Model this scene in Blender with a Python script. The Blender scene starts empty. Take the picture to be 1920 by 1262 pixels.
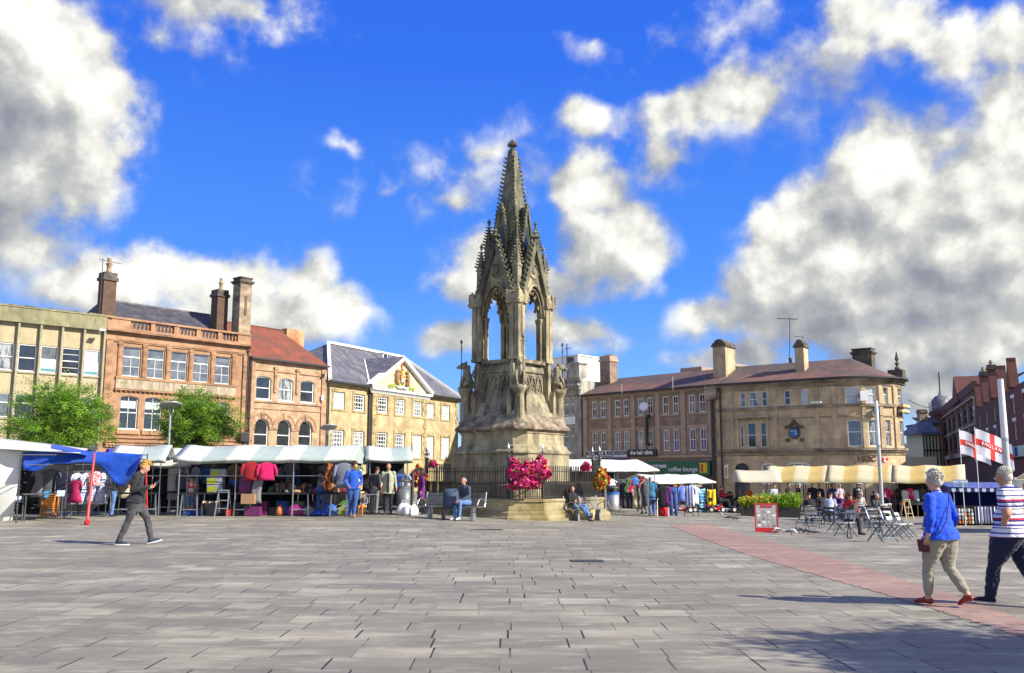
import bpy, math, random
from mathutils import Vector, Matrix, noise
RND = random.Random(11)
SC = bpy.context.scene
COL = SC.collection
rad = math.radians

# ------------------------------------------------------------------ camera geometry helpers
F, CX, CY, PITCH, CH = 1740.0, 960.0, 631.0, rad(8.46), 1.6

def ray(px, py):
 x = (px - CX) / F; y = -(py - CY) / F
 return Vector((x, math.cos(PITCH) - y * math.sin(PITCH), math.sin(PITCH) + y * math.cos(PITCH)))

def lerp(a, b, t): return a + (b - a) * t
def clamp(t, a=0.0, b=1.0): return max(a, min(b, t))
def sstep(t): t = clamp(t); return t * t * (3 - 2 * t)

def ground(x, y):
 s = sstep((y - 20) / 14)
 if x < -4: h = .22
 elif x < 14: h = lerp(.22, -.6, (x + 4) / 18)
 else: h = -.6
 return s * h

def gp(px, py):
 """where the sight line through a photo point meets the ground"""
 r = ray(px, py); z = 0.0
 for k in range(12):
  t = (z - CH) / r.z
  x, y = r.x * t, r.y * t
  z = ground(x, y)
 return Vector((x, y, z))

def pt(px, py, Y):
 r = ray(px, py); t = Y / r.y
 return Vector((r.x * t, Y, CH + r.z * t))

class Fac:
 """vertical facade plane through (px,py,Y) running at angle rot"""
 def __init__(s, o, rotdeg):
  s.o = Vector((o[0], o[1])); s.a = rad(rotdeg); s.d = (math.cos(s.a), math.sin(s.a))
 def uz(s, px, py):
  r = ray(px, py); d = s.d; o = s.o
  det = d[0] * (-r[1]) + r[0] * d[1]
  u = (-o.x * (-r[1]) - (-r[0]) * (-o.y)) / det
  y = o.y + u * d[1]; x = o.x + u * d[0]
  t = y / r[1]
  return u, CH + t * r[2]

# ------------------------------------------------------------------ mesh builder
class MB:
 def __init__(s):
  s.v = []; s.f = []; s.m = []; s.s = []; s.mi = 0; s.sm = False; s.M = None
 def add(s, vs, fs):
  o = len(s.v)
  if s.M is not None: vs = [s.M @ Vector(p) for p in vs]
  s.v += [tuple(p) for p in vs]
  for f in fs:
   s.f.append([i + o for i in f]); s.m.append(s.mi); s.s.append(s.sm)
  return s
 def box(s, x0, x1, y0, y1, z0, z1):
  return s.add([(x0,y0,z0),(x1,y0,z0),(x1,y1,z0),(x0,y1,z0),(x0,y0,z1),(x1,y0,z1),(x1,y1,z1),(x0,y1,z1)],
    [(0,3,2,1),(4,5,6,7),(0,1,5,4),(1,2,6,5),(2,3,7,6),(3,0,4,7)])
 def loft(s, rings, cap=True, closed=True):
  n = len(rings[0]); vs = [p for r in rings for p in r]; fs = []
  for k in range(len(rings) - 1):
   for i in range(n if closed else n - 1):
    j = (i + 1) % n
    fs.append((k*n+i, k*n+j, (k+1)*n+j, (k+1)*n+i))
  if cap:
   fs.append(tuple(reversed(range(n)))); fs.append(tuple((len(rings)-1)*n + i for i in range(n)))
  return s.add(vs, fs)
 def prism(s, poly, z0, z1):
  return s.loft([[(x,y,z0) for x,y in poly], [(x,y,z1) for x,y in poly]])
 def prismy(s, poly, y0, y1):
  """polygon in x,z extruded along y (counter-clockwise seen from -y)"""
  n = len(poly)
  vs = [(x,y0,z) for x,z in poly] + [(x,y1,z) for x,z in poly]
  fs = [tuple(range(n)), tuple(reversed(range(n, 2*n)))]
  for i in range(n):
   j = (i+1) % n; fs.append((j, i, n+i, n+j))
  return s.add(vs, fs)
 def beam(s, p0, p1, w, h=None):
  h = h or w
  p0 = Vector(p0); p1 = Vector(p1); d = (p1-p0).normalized()
  up = Vector((0,0,1)) if abs(d.z) < .95 else Vector((0,1,0))
  a = d.cross(up).normalized() * (w/2); b = a.cross(d).normalized() * (h/2)
  return s.loft([[p-a-b, p+a-b, p+a+b, p-a+b] for p in (p0,p1)])
 def tube(s, p0, p1, r0, r1=None, n=8, cap=True):
  return s.path([p0, p1], [r0, r0 if r1 is None else r1], n, cap)
 def path(s, pts, r, n=6, cap=True, flat=1.0):
  pts = [Vector(p) for p in pts]
  if not isinstance(r, (list, tuple)): r = [r] * len(pts)
  rings = []; prev = None
  for i, p in enumerate(pts):
   if i == 0: d = pts[1]-p
   elif i == len(pts)-1: d = p-pts[-2]
   else: d = (pts[i+1]-p).normalized() + (p-pts[i-1]).normalized()
   d = d.normalized() if d.length > 1e-9 else Vector((0,0,1))
   if prev is None:
    up = Vector((0,0,1)) if abs(d.z) < .9 else Vector((0,1,0))
    a = d.cross(up).normalized()
   else:
    a = (prev - d * prev.dot(d))
    a = a.normalized() if a.length > 1e-6 else d.orthogonal().normalized()
   prev = a; b = d.cross(a)
   rings.append([p + a*math.cos(2*math.pi*k/n)*r[i] + b*math.sin(2*math.pi*k/n)*r[i]*flat for k in range(n)])
  return s.loft(rings, cap)
 def lathe(s, prof, n=16, c=(0,0,0), ph=0.0, cap=True):
  return s.loft([[(c[0]+r*math.cos(2*math.pi*k/n+ph), c[1]+r*math.sin(2*math.pi*k/n+ph), c[2]+z) for k in range(n)] for r, z in prof], cap)
 def ball(s, c, r, n=10, m=6):
  if not isinstance(r, (list, tuple)): r = (r,r,r)
  rings = []
  for j in range(m+1):
   t = math.pi * (j+.02*(j==0)-.02*(j==m)) / m
   rings.append([(c[0]+r[0]*math.sin(t)*math.cos(2*math.pi*k/n), c[1]+r[1]*math.sin(t)*math.sin(2*math.pi*k/n), c[2]-r[2]*math.cos(t)) for k in range(n)])
  return s.loft(rings)
 def grid(s, nu, nv, fn, thick=None):
  vs = [fn(i/nu, j/nv) for j in range(nv+1) for i in range(nu+1)]
  fs = [(j*(nu+1)+i, j*(nu+1)+i+1, (j+1)*(nu+1)+i+1, (j+1)*(nu+1)+i) for j in range(nv) for i in range(nu)]
  if thick:
   o = len(vs); t = Vector(thick)
   vs = [Vector(p) for p in vs]; vs += [p + t for p in vs]
   fs2 = [tuple(reversed([i+o for i in f])) for f in fs]
   rim = [i for i in range(nu+1)] + [(j)*(nu+1)+nu for j in range(1, nv+1)] + [nv*(nu+1)+i for i in range(nu-1,-1,-1)] + [j*(nu+1) for j in range(nv-1,0,-1)]
   fs3 = [(rim[(k+1) % len(rim)], rim[k], rim[k]+o, rim[(k+1) % len(rim)]+o) for k in range(len(rim))]
   fs = fs + fs2 + fs3
  return s.add(vs, fs)
 def build(s, name, mats, parent=None, loc=None, smooth=None, rot=None):
  me = bpy.data.meshes.new(name)
  me.from_pydata(s.v, [], s.f)
  if not isinstance(mats, (list, tuple)): mats = [mats]
  for m in mats: me.materials.append(m)
  me.polygons.foreach_set('material_index', s.m)
  me.polygons.foreach_set('use_smooth', [True]*len(s.f) if smooth else s.s)
  me.update()
  o = bpy.data.objects.new(name, me); COL.objects.link(o)
  if parent: o.parent = parent
  if loc is not None: o.location = loc
  if rot is not None: o.rotation_euler = rot
  return o

def tag(o, label=None, cat=None, group=None, kind=None):
 if label: o['label'] = label
 if cat: o['category'] = cat
 if group: o['group'] = group
 if kind: o['kind'] = kind
 return o

def thing(name, label, cat, loc=(0,0,0), rz=0.0, group=None):
 o = bpy.data.objects.new(name, None); COL.objects.link(o)
 o.empty_display_size = .2
 o.location = loc; o.rotation_euler = (0,0,rz)
 return tag(o, label, cat, group)

def dup(o, loc=None, rz=None, label=None, group=None, parent=None):
 c = o.copy(); COL.objects.link(c)
 if parent is not None: c.parent = parent
 if loc is not None: c.location = loc
 if rz is not None: c.rotation_euler = (0,0,rz)
 if label: c['label'] = label
 if group: c['group'] = group
 for ch in [x for x in o.children]:
  dup(ch, parent=c)
 return c

# ------------------------------------------------------------------ materials
_mats = {}
def mat(name, col, rough=.8, col2=None, ns=3.0, nd=5, bump=0.0, bs=30.0, metal=0.0, spec=.4, brick=None,
  dirt=None, stretch=None, sheen=0, coords='Object', coat=0, lo=.35, hi=.65):
 if name in _mats: return _mats[name]
 m = bpy.data.materials.new(name); m.use_nodes = True
 nt = m.node_tree; N = nt.nodes; L = nt.links
 b = N['Principled BSDF']
 b.inputs['Roughness'].default_value = rough; b.inputs['Metallic'].default_value = metal
 b.inputs['Specular IOR Level'].default_value = spec
 if coat: b.inputs['Coat Weight'].default_value = coat
 if sheen: b.inputs['Sheen Weight'].default_value = sheen
 tc = N.new('ShaderNodeTexCoord'); src = tc.outputs[coords]
 def noise_(scale, det, s=None, ro=.6):
  n = N.new('ShaderNodeTexNoise'); n.inputs['Scale'].default_value = scale; n.inputs['Detail'].default_value = det
  n.inputs['Roughness'].default_value = ro
  if s:
   mp = N.new('ShaderNodeMapping'); mp.inputs['Scale'].default_value = s; L.new(src, mp.inputs[0]); L.new(mp.outputs[0], n.inputs[0])
  else: L.new(src, n.inputs[0])
  return n.outputs[0]
 def ramp(x, a, c):
  r = N.new('ShaderNodeMapRange'); r.inputs[1].default_value = a; r.inputs[2].default_value = c; L.new(x, r.inputs[0]); return r.outputs[0]
 def mix(fac, a, c, mode='MIX'):
  x = N.new('ShaderNodeMix'); x.data_type = 'RGBA'; x.blend_type = mode
  for i, q in ((0, fac), (6, a), (7, c)):
   if isinstance(q, (tuple, list)): x.inputs[i].default_value = (*q[:3], 1)
   elif isinstance(q, (int, float)): x.inputs[i].default_value = q
   else: L.new(q, x.inputs[i])
  return x.outputs[2]
 if col2 is None: col2 = tuple(c*.82 for c in col)
 out = mix(ramp(noise_(ns, nd, stretch), lo, hi), col, col2)
 h = None
 if brick:
  w, hh, mcol, mf = brick[:4]
  sp = N.new('ShaderNodeSeparateXYZ'); L.new(src, sp.inputs[0])
  ad = N.new('ShaderNodeMath'); ad.operation = 'ADD'; L.new(sp.outputs[0], ad.inputs[0]); L.new(sp.outputs[1], ad.inputs[1])
  cb = N.new('ShaderNodeCombineXYZ'); L.new(ad.outputs[0], cb.inputs[0]); L.new(sp.outputs[2], cb.inputs[1])
  bt = N.new('ShaderNodeTexBrick'); L.new(cb.outputs[0], bt.inputs[0])
  bt.inputs['Scale'].default_value = 1; bt.inputs['Brick Width'].default_value = w; bt.inputs['Row Height'].default_value = hh
  bt.inputs['Mortar Size'].default_value = brick[4] if len(brick) > 4 else .012
  bt.inputs['Color1'].default_value = (1,1,1,1); bt.inputs['Color2'].default_value = (.72,.72,.74,1); bt.inputs['Bias'].default_value = -.1
  bt.inputs['Mortar'].default_value = (1,1,1,1)
  out = mix(.8, out, bt.outputs[0], 'MULTIPLY')
  mm = N.new('ShaderNodeMath'); mm.operation = 'MULTIPLY'; mm.inputs[1].default_value = mf; L.new(bt.outputs[1], mm.inputs[0])
  out = mix(mm.outputs[0], out, mcol)
  h = bt.outputs[1]
 if dirt:
  dc, a, sc = dirt[:3]
  out = mix(ramp(noise_(sc, 6, dirt[3] if len(dirt) > 3 else None, .7), .62-a*.5, .82-a*.35), out, dc)
 L.new(out, b.inputs['Base Color'])
 if bump:
  bp = N.new('ShaderNodeBump'); bp.inputs['Strength'].default_value = bump; bp.inputs['Distance'].default_value = .02
  L.new(noise_(bs, 6), bp.inputs['Height'])
  if h is not None:
   b2 = N.new('ShaderNodeBump'); b2.invert = True; b2.inputs['Strength'].default_value = .6; b2.inputs['Distance'].default_value = .01
   L.new(h, b2.inputs['Height']); L.new(bp.outputs[0], b2.inputs['Normal']); L.new(b2.outputs[0], b.inputs['Normal'])
  else: L.new(bp.outputs[0], b.inputs['Normal'])
 _mats[name] = m
 return m

def stripes(name, cols, width, axis=0, rough=.8, trans=0.0, phase=0.0, seq=None):
 """cloth with straight coloured stripes along one local axis"""
 if name in _mats: return _mats[name]
 m = bpy.data.materials.new(name); m.use_nodes = True; N = m.node_tree.nodes; L = m.node_tree.links
 b = N['Principled BSDF']; b.inputs['Roughness'].default_value = rough; b.inputs['Specular IOR Level'].default_value = .25
 tc = N.new('ShaderNodeTexCoord'); sp = N.new('ShaderNodeSeparateXYZ'); L.new(tc.outputs['Object'], sp.inputs[0])
 a = N.new('ShaderNodeMath'); a.operation = 'MULTIPLY_ADD'; a.inputs[1].default_value = 1/width; a.inputs[2].default_value = phase + 100
 L.new(sp.outputs[axis], a.inputs[0])
 fr = N.new('ShaderNodeMath'); fr.operation = 'FRACT'; L.new(a.outputs[0], fr.inputs[0])
 rp = N.new('ShaderNodeValToRGB'); rp.color_ramp.interpolation = 'CONSTANT'
 seq = seq or [(i/len(cols), c) for i, c in enumerate(cols)]
 el = rp.color_ramp.elements
 for i, (p, c) in enumerate(seq):
  e = el[i] if i < 2 else el.new(p)
  e.position = p; e.color = (*c, 1)
 L.new(fr.outputs[0], rp.inputs[0])
 n = N.new('ShaderNodeTexNoise'); n.inputs['Scale'].default_value = 4; n.inputs['Detail'].default_value = 5; L.new(tc.outputs['Object'], n.inputs[0])
 mr = N.new('ShaderNodeMapRange'); mr.inputs[3].default_value = .82; mr.inputs[4].default_value = 1.08; L.new(n.outputs[0], mr.inputs[0])
 mx = N.new('ShaderNodeMix'); mx.data_type = 'RGBA'; mx.blend_type = 'MULTIPLY'; mx.inputs[0].default_value = 1
 L.new(rp.outputs[0], mx.inputs[6]); L.new(mr.outputs[0], mx.inputs[7])
 L.new(mx.outputs[2], b.inputs['Base Color'])
 if trans:
  t = N.new('ShaderNodeBsdfTranslucent'); L.new(mx.outputs[2], t.inputs[0])
  ms = N.new('ShaderNodeMixShader'); ms.inputs[0].default_value = trans
  L.new(b.outputs[0], ms.inputs[1]); L.new(t.outputs[0], ms.inputs[2]); L.new(ms.outputs[0], N['Material Output'].inputs[0])
 _mats[name] = m
 return m

def cloth(name, col, trans=0.0, var=.85, ns=5):
 m = mat(name, col, .85, tuple(c*var for c in col), ns, 5, .25, 14, spec=.2, sheen=.2)
 if trans and not m.get('tr'):
  m['tr'] = 1
  N = m.node_tree.nodes; L = m.node_tree.links; b = N['Principled BSDF']
  t = N.new('ShaderNodeBsdfTranslucent'); t.inputs[0].default_value = (*col, 1)
  ms = N.new('ShaderNodeMixShader'); ms.inputs[0].default_value = trans
  L.new(b.outputs[0], ms.inputs[1]); L.new(t.outputs[0], ms.inputs[2]); L.new(ms.outputs[0], N['Material Output'].inputs[0])
 return m

def lettering(text, size, material, parent, loc, rot=(rad(90),0,0), name='lettering', ext=.01, bold=0.0, sx=1.0):
 cu = bpy.data.curves.new(name, 'FONT'); cu.body = text; cu.size = size; cu.extrude = ext; cu.align_x = 'CENTER'; cu.align_y = 'CENTER'
 cu.offset = bold; cu.resolution_u = 3
 t = bpy.data.objects.new(name, cu); COL.objects.link(t)
 dg = bpy.context.evaluated_depsgraph_get(); dg.update()
 me = bpy.data.meshes.new_from_object(t.evaluated_get(dg))
 bpy.data.objects.remove(t)
 me.name = name; me.materials.clear(); me.materials.append(material)
 o = bpy.data.objects.new(name, me); COL.objects.link(o); o.parent = parent; o.location = loc; o.rotation_euler = rot; o.scale = (sx,1,1)
 return o

# common materials
MAT = dict(
 white=mat('white_paint', (.8,.8,.77), .5, (.7,.7,.68), 6),
 black=mat('black_iron', (.015,.015,.018), .45, (.03,.028,.025), 8, spec=.5),
 steel=mat('galvanised_steel', (.5,.51,.52), .4, (.38,.39,.4), 12, metal=.8),
 darksteel=mat('dark_steel', (.06,.06,.065), .5, (.1,.1,.1), 10, metal=.3),
 bluehi=mat('bluish_steel', (.33,.42,.5), .35, (.22,.3,.38), 10, metal=.5),
 redpole=mat('red_paint', (.5,.02,.02), .4, (.4,.02,.02), 8),
 wood=mat('orange_wood', (.62,.25,.05), .6, (.5,.18,.03), 3, stretch=(1,1,8)),
 dark=mat('dark_cloth', (.012,.012,.014), .9, (.025,.025,.028), 6),
 lead=mat('lead_gutter', (.03,.03,.033), .6, (.05,.05,.05), 5),
 glass=mat('window_glass', (.02,.024,.028), .04, (.035,.04,.045), 2, spec=.9, bump=.04, bs=2.5),
 glass_curtain=mat('glass_with_net_curtain', (.36,.38,.38), .12, (.05,.06,.07), 2.2, spec=.8, stretch=(2.5,1,.6), lo=.42, hi=.58),
 glass_blind=mat('glass_with_white_blind', (.5,.53,.54), .12, (.38,.41,.43), 3, spec=.7),
 glass_grey=mat('glass_grey_sky', (.17,.19,.21), .08, (.08,.09,.1), 1.6, spec=.9),
)
# ------------------------------------------------------------------ camera, render, light, sky
cam_d = bpy.data.cameras.new('camera'); cam = bpy.data.objects.new('camera', cam_d); COL.objects.link(cam)
cam_d.sensor_width = 36; cam_d.lens = F / 1920 * 36; cam_d.clip_end = 5000; cam_d.clip_start = .05
cam.location = (0,0,CH); cam.rotation_euler = (rad(90) + PITCH, 0, 0)
SC.camera = cam
SC.view_settings.view_transform = 'Standard'; SC.view_settings.look = 'None'; SC.view_settings.gamma = 1
SC.view_settings.exposure = 0.78
SC.render.resolution_x = 1024; SC.render.resolution_y = 673
SC.cycles.max_bounces = 6; SC.cycles.diffuse_bounces = 3; SC.cycles.glossy_bounces = 2; SC.cycles.transmission_bounces = 4
SC.cycles.transparent_max_bounces = 6
SC.cycles.sample_clamp_indirect = 6
try: SC.cycles.use_denoising = True
except Exception: pass

SUN_DIR = Vector((.915, -.40, .68)).normalized()       # towards the sun
sun_d = bpy.data.lights.new('sun', 'SUN'); sun_d.energy = 5.0; sun_d.angle = rad(.5); sun_d.color = (1, .93, .8)
sun = bpy.data.objects.new('sun', sun_d); COL.objects.link(sun)
sun.rotation_euler = SUN_DIR.to_track_quat('Z', 'Y').to_euler()

def build_sky():
 w = bpy.data.worlds.new('World'); SC.world = w; w.use_nodes = True
 nt = w.node_tree; N = nt.nodes; L = nt.links; N.clear()
 out = N.new('ShaderNodeOutputWorld')
 sky = N.new('ShaderNodeTexSky'); sky.sky_type = 'NISHITA'; sky.sun_disc = False
 sky.sun_elevation = math.asin(SUN_DIR.z); sky.sun_rotation = math.atan2(SUN_DIR.x, SUN_DIR.y)
 sky.altitude = 100; sky.air_density = 1; sky.dust_density = .3; sky.ozone_density = 3
 # clear-day blue: the bright band of the sky model near the horizon is evened out
 tc = N.new('ShaderNodeTexCoord'); sx = N.new('ShaderNodeSeparateXYZ'); L.new(tc.outputs['Generated'], sx.inputs[0])
 er = N.new('ShaderNodeValToRGB'); ee = er.color_ramp.elements; L.new(sx.outputs[2], er.inputs[0])
 ee[0].position = 0; ee[0].color = (.36,.56,.8,1); ee[1].position = .75; ee[1].color = (.008,.065,.47,1)
 for p_, c_ in ((.08,(.105,.29,.68)),(.2,(.035,.175,.62)),(.42,(.01,.095,.55))):
  q_ = ee.new(p_); q_.color = (*c_,1)
 sc_ = N.new('ShaderNodeMix'); sc_.data_type = 'RGBA'; sc_.blend_type = 'MULTIPLY'; sc_.inputs[0].default_value = 1; sc_.inputs[7].default_value = (10,10,10,1); L.new(er.outputs[0], sc_.inputs[6])
 sm_ = N.new('ShaderNodeMix'); sm_.data_type = 'RGBA'; sm_.clamp_factor = True; sm_.inputs[0].default_value = .86; L.new(sky.outputs[0], sm_.inputs[6]); L.new(sc_.outputs[2], sm_.inputs[7])
 bg = N.new('ShaderNodeBackground'); bg.inputs[1].default_value = .1; L.new(sm_.outputs[2], bg.inputs[0])
 # cloud field as a group of direction
 g = bpy.data.node_groups.new('cloud_field', 'ShaderNodeTree')
 g.interface.new_socket('Dir', in_out='INPUT', socket_type='NodeSocketVector')
 g.interface.new_socket('D', in_out='OUTPUT', socket_type='NodeSocketFloat')
 n = g.nodes; l = g.links
 gi = n.new('NodeGroupInput'); go = n.new('NodeGroupOutput')
 def math_(op, a, b=None, c=None):
  x = n.new('ShaderNodeMath'); x.operation = op
  for i, q in enumerate((a, b, c)):
   if q is None: continue
   if isinstance(q, (int, float)): x.inputs[i].default_value = q
   else: l.new(q, x.inputs[i])
  return x.outputs[0]
 sp = n.new('ShaderNodeSeparateXYZ'); l.new(gi.outputs[0], sp.inputs[0])
 az = math_('ARCTAN2', sp.outputs[0], sp.outputs[1]); el = math_('ARCSINE', sp.outputs[2])
 cb = n.new('ShaderNodeCombineXYZ'); l.new(az, cb.inputs[0]); l.new(el, cb.inputs[1])
 # domain warp
 wn = n.new('ShaderNodeTexNoise'); wn.inputs['Scale'].default_value = 9; wn.inputs['Detail'].default_value = 3; l.new(gi.outputs[0], wn.inputs[0])
 wv = n.new('ShaderNodeVectorMath'); wv.operation = 'MULTIPLY_ADD'; wv.inputs[1].default_value = (.09,.09,0); wv.inputs[2].default_value = (-.045,-.045,0)
 l.new(wn.outputs[1], wv.inputs[0])
 wa = n.new('ShaderNodeVectorMath'); wa.operation = 'ADD'; l.new(cb.outputs[0], wa.inputs[0]); l.new(wv.outputs[0], wa.inputs[1])
 uv = wa.outputs[0]
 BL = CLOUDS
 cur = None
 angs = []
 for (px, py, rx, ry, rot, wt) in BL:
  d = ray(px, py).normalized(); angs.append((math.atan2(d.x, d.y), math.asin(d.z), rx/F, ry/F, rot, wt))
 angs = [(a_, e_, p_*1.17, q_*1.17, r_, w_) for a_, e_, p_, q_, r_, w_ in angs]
 angs += [(a_, e_, p_, q_, 0, 1.2) for a_, e_, p_, q_ in FILL_CLOUDS]
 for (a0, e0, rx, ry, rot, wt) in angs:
  mp = n.new('ShaderNodeMapping'); mp.vector_type = 'TEXTURE'
  mp.inputs['Location'].default_value = (a0, e0, 0); mp.inputs['Rotation'].default_value = (0,0,rad(rot))
  mp.inputs['Scale'].default_value = (rx, ry, 1)
  l.new(uv, mp.inputs[0])
  ln = n.new('ShaderNodeVectorMath'); ln.operation = 'LENGTH'; l.new(mp.outputs[0], ln.inputs[0])
  v = math_('MULTIPLY_ADD', ln.outputs[1], -wt, wt)
  if cur is None: cur = v
  else:
   sm = n.new('ShaderNodeMath'); sm.operation = 'SMOOTH_MAX'; l.new(cur, sm.inputs[0]); l.new(v, sm.inputs[1]); sm.inputs[2].default_value = .25
   cur = sm.outputs[0]
 cur = math_('MAXIMUM', cur, -1.2)
 l.new(cur, go.inputs[0])
 g2 = bpy.data.node_groups.new('cloud_billows', 'ShaderNodeTree')
 g2.interface.new_socket('Dir', in_out='INPUT', socket_type='NodeSocketVector')
 g2.interface.new_socket('D', in_out='OUTPUT', socket_type='NodeSocketFloat'); g2.interface.new_socket('E', in_out='OUTPUT', socket_type='NodeSocketFloat')
 n = g2.nodes; l = g2.links; gi = n.new('NodeGroupInput'); go = n.new('NodeGroupOutput')
 def fbm(scale, det, ro):
  x = n.new('ShaderNodeTexNoise'); x.inputs['Scale'].default_value = scale; x.inputs['Detail'].default_value = det; x.inputs['Roughness'].default_value = ro
  l.new(gi.outputs[0], x.inputs[0]); return x.outputs[0]
 a = fbm(11, 9, .6)
 vo = n.new('ShaderNodeTexVoronoi'); vo.feature = 'SMOOTH_F1'; vo.inputs['Scale'].default_value = 26; vo.inputs['Smoothness'].default_value = .6
 vw = n.new('ShaderNodeVectorMath'); vw.operation = 'MULTIPLY_ADD'; vw.inputs[1].default_value = (.06,.06,.06)
 wn2 = n.new('ShaderNodeTexNoise'); wn2.inputs['Scale'].default_value = 25; wn2.inputs['Detail'].default_value = 4; l.new(gi.outputs[0], wn2.inputs[0])
 l.new(wn2.outputs[1], vw.inputs[0]); l.new(gi.outputs[0], vw.inputs[2]); l.new(vw.outputs[0], vo.inputs[0])
 # D = field + 2.0*(fbm-.5) + puffs
 t = math_('MULTIPLY_ADD', a, 2.3, -1.12)
 t2 = math_('MULTIPLY_ADD', vo.outputs[0], -.55, .24)
 l.new(math_('ADD', t, t2), go.inputs[0])
 E_ = math_('MULTIPLY_ADD', a, 1.9, -.9); E_ = math_('MULTIPLY_ADD', vo.outputs[0], -.55, E_); l.new(E_, go.inputs[1])
 # main graph
 def M_(op, a, b=None, c=None, cl=False):
  x = N.new('ShaderNodeMath'); x.operation = op; x.use_clamp = cl
  for i, q in enumerate((a, b, c)):
   if q is None: continue
   if isinstance(q, (int, float)): x.inputs[i].default_value = q
   else: L.new(q, x.inputs[i])
  return x.outputs[0]
 def grp(tree, off=None):
  x = N.new('ShaderNodeGroup'); x.node_tree = tree
  if off:
   va = N.new('ShaderNodeVectorMath'); va.operation = 'ADD'; va.inputs[1].default_value = off; L.new(tc.outputs['Generated'], va.inputs[0])
   L.new(va.outputs[0], x.inputs[0])
  else: L.new(tc.outputs['Generated'], x.inputs[0])
  return x.outputs
 big = (.034, 0, .056)
 F0 = grp(g)[0]; F1 = grp(g, big)[0]; B0 = grp(g2); B1 = grp(g2, big); B2 = grp(g2, (.011, 0, .015))
 D0 = M_('ADD', F0, B0[0])
 mr = N.new('ShaderNodeMapRange'); mr.interpolation_type = 'SMOOTHSTEP'; mr.inputs[1].default_value = -.1; mr.inputs[2].default_value = .58; L.new(D0, mr.inputs[0])
 fine = M_('SUBTRACT', B0[1], B2[1])
 lit = M_('ADD', M_('SUBTRACT', F0, F1), M_('SUBTRACT', B0[1], B1[1]))
 thick = N.new('ShaderNodeMapRange'); thick.inputs[1].default_value = .25; thick.inputs[2].default_value = 1.6; L.new(D0, thick.inputs[0])
 br = M_('MULTIPLY_ADD', lit, .42, .52)
 br = M_('MULTIPLY_ADD', fine, .62, br)
 br = M_('MULTIPLY_ADD', thick.outputs[0], -.06, br, True)
 cr = N.new('ShaderNodeValToRGB'); e = cr.color_ramp.elements
 e[0].position = 0; e[0].color = (.27,.29,.34,1); e[1].position = 1; e[1].color = (1.0,1.0,.92,1)
 x = e.new(.3); x.color = (.40,.42,.44,1)
 x = e.new(.52); x.color = (.53,.54,.53,1)
 x = e.new(.74); x.color = (.78,.78,.73,1)
 L.new(br, cr.inputs[0])
 bc = N.new('ShaderNodeBackground'); L.new(cr.outputs[0], bc.inputs[0])
 # unseen cloud behind the viewer is brightened to add fill light
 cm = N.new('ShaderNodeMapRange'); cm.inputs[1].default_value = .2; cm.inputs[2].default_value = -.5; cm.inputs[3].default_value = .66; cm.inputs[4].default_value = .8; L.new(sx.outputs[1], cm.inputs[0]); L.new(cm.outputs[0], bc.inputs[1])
 ms = N.new('ShaderNodeMixShader'); fa = N.new('ShaderNodeMapRange'); fa.interpolation_type = 'SMOOTHSTEP'; fa.inputs[1].default_value = -.35; fa.inputs[2].default_value = .45; L.new(F0, fa.inputs[0]); L.new(M_('MULTIPLY', mr.outputs[0], fa.outputs[0]), ms.inputs[0]); L.new(bg.outputs[0], ms.inputs[1]); L.new(bc.outputs[0], ms.inputs[2])
 L.new(ms.outputs[0], out.inputs[0])

CLOUDS = [
 # photo px, py, half-width, half-height (photo px), tilt, weight
 (60,120,190,140,0,1.3),(170,190,100,130,0,1.2),(60,310,160,120,0,1.3),(40,430,120,60,0,.6),
 (170,520,90,50,0,.9),(300,525,170,60,0,1.1),(430,545,160,70,0,1.1),(540,540,90,80,0,1),(630,600,100,60,0,1),(480,610,220,60,0,1.1),
 (450,0,170,55,0,.75),(652,280,34,22,10,.5),(717,365,26,18,20,.3),(800,315,36,16,10,.3),(850,395,75,34,5,.4),(910,275,60,22,15,.4),
 (900,510,80,65,0,1.1),(1120,345,75,65,0,1.3),(1145,455,105,100,0,1.5),(1060,530,90,60,0,1.1),(1060,630,120,50,0,1),(860,640,60,40,0,.8),
 (1280,205,150,62,18,1.15),(1395,175,75,40,0,.9),(1245,280,60,55,0,.8),(1095,225,60,48,0,.9),
 (1690,60,130,75,-15,1),(1790,70,100,80,0,1),(1600,20,90,45,0,.6),(1900,40,80,80,0,1),(1095,70,45,28,0,.35),
 (1900,190,90,130,0,.8),(1880,310,90,70,0,.8),
 (1640,315,125,85,0,1.3),(1555,385,95,85,0,1.2),(1500,480,100,110,0,1.2),(1610,480,180,140,0,1.4),(1760,450,150,130,0,1.4),(1870,420,140,150,0,1.4),(1440,550,90,80,0,1.2),(1820,330,110,80,0,1.2),(1560,600,160,70,0,1.1),(1650,570,220,70,0,1.2),(1840,570,170,80,0,1.3),
 (1330,590,65,42,0,.9),(1400,665,110,34,0,.9),(1530,625,110,34,0,.9),(1700,650,200,55,0,1.1),(1860,640,150,70,0,1.1),(1760,730,130,50,0,.9),
 (850,330,190,60,14,.26),(1450,140,150,70,20,.32),(1350,60,200,60,10,.3),(1560,110,90,90,0,.36),(330,60,110,40,0,.3),
 (300,-260,260,150,0,1),(1200,-420,300,160,0,1),(-500,200,400,250,0,1.1),(2500,250,450,300,0,1.2),
]
FILL_CLOUDS = [(2.4,.5,.7,.4),(-2.4,.55,.7,.35),(3.1,.3,.6,.25),(-3.1,.3,.6,.25),(1.5,.55,.3,.3),(-1.5,.4,.4,.3),(0,1.2,.6,.2),(2.5,1.2,1.0,.2)]  # clouds added out of view, as neutral fill for the shaded sides
build_sky()

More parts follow.
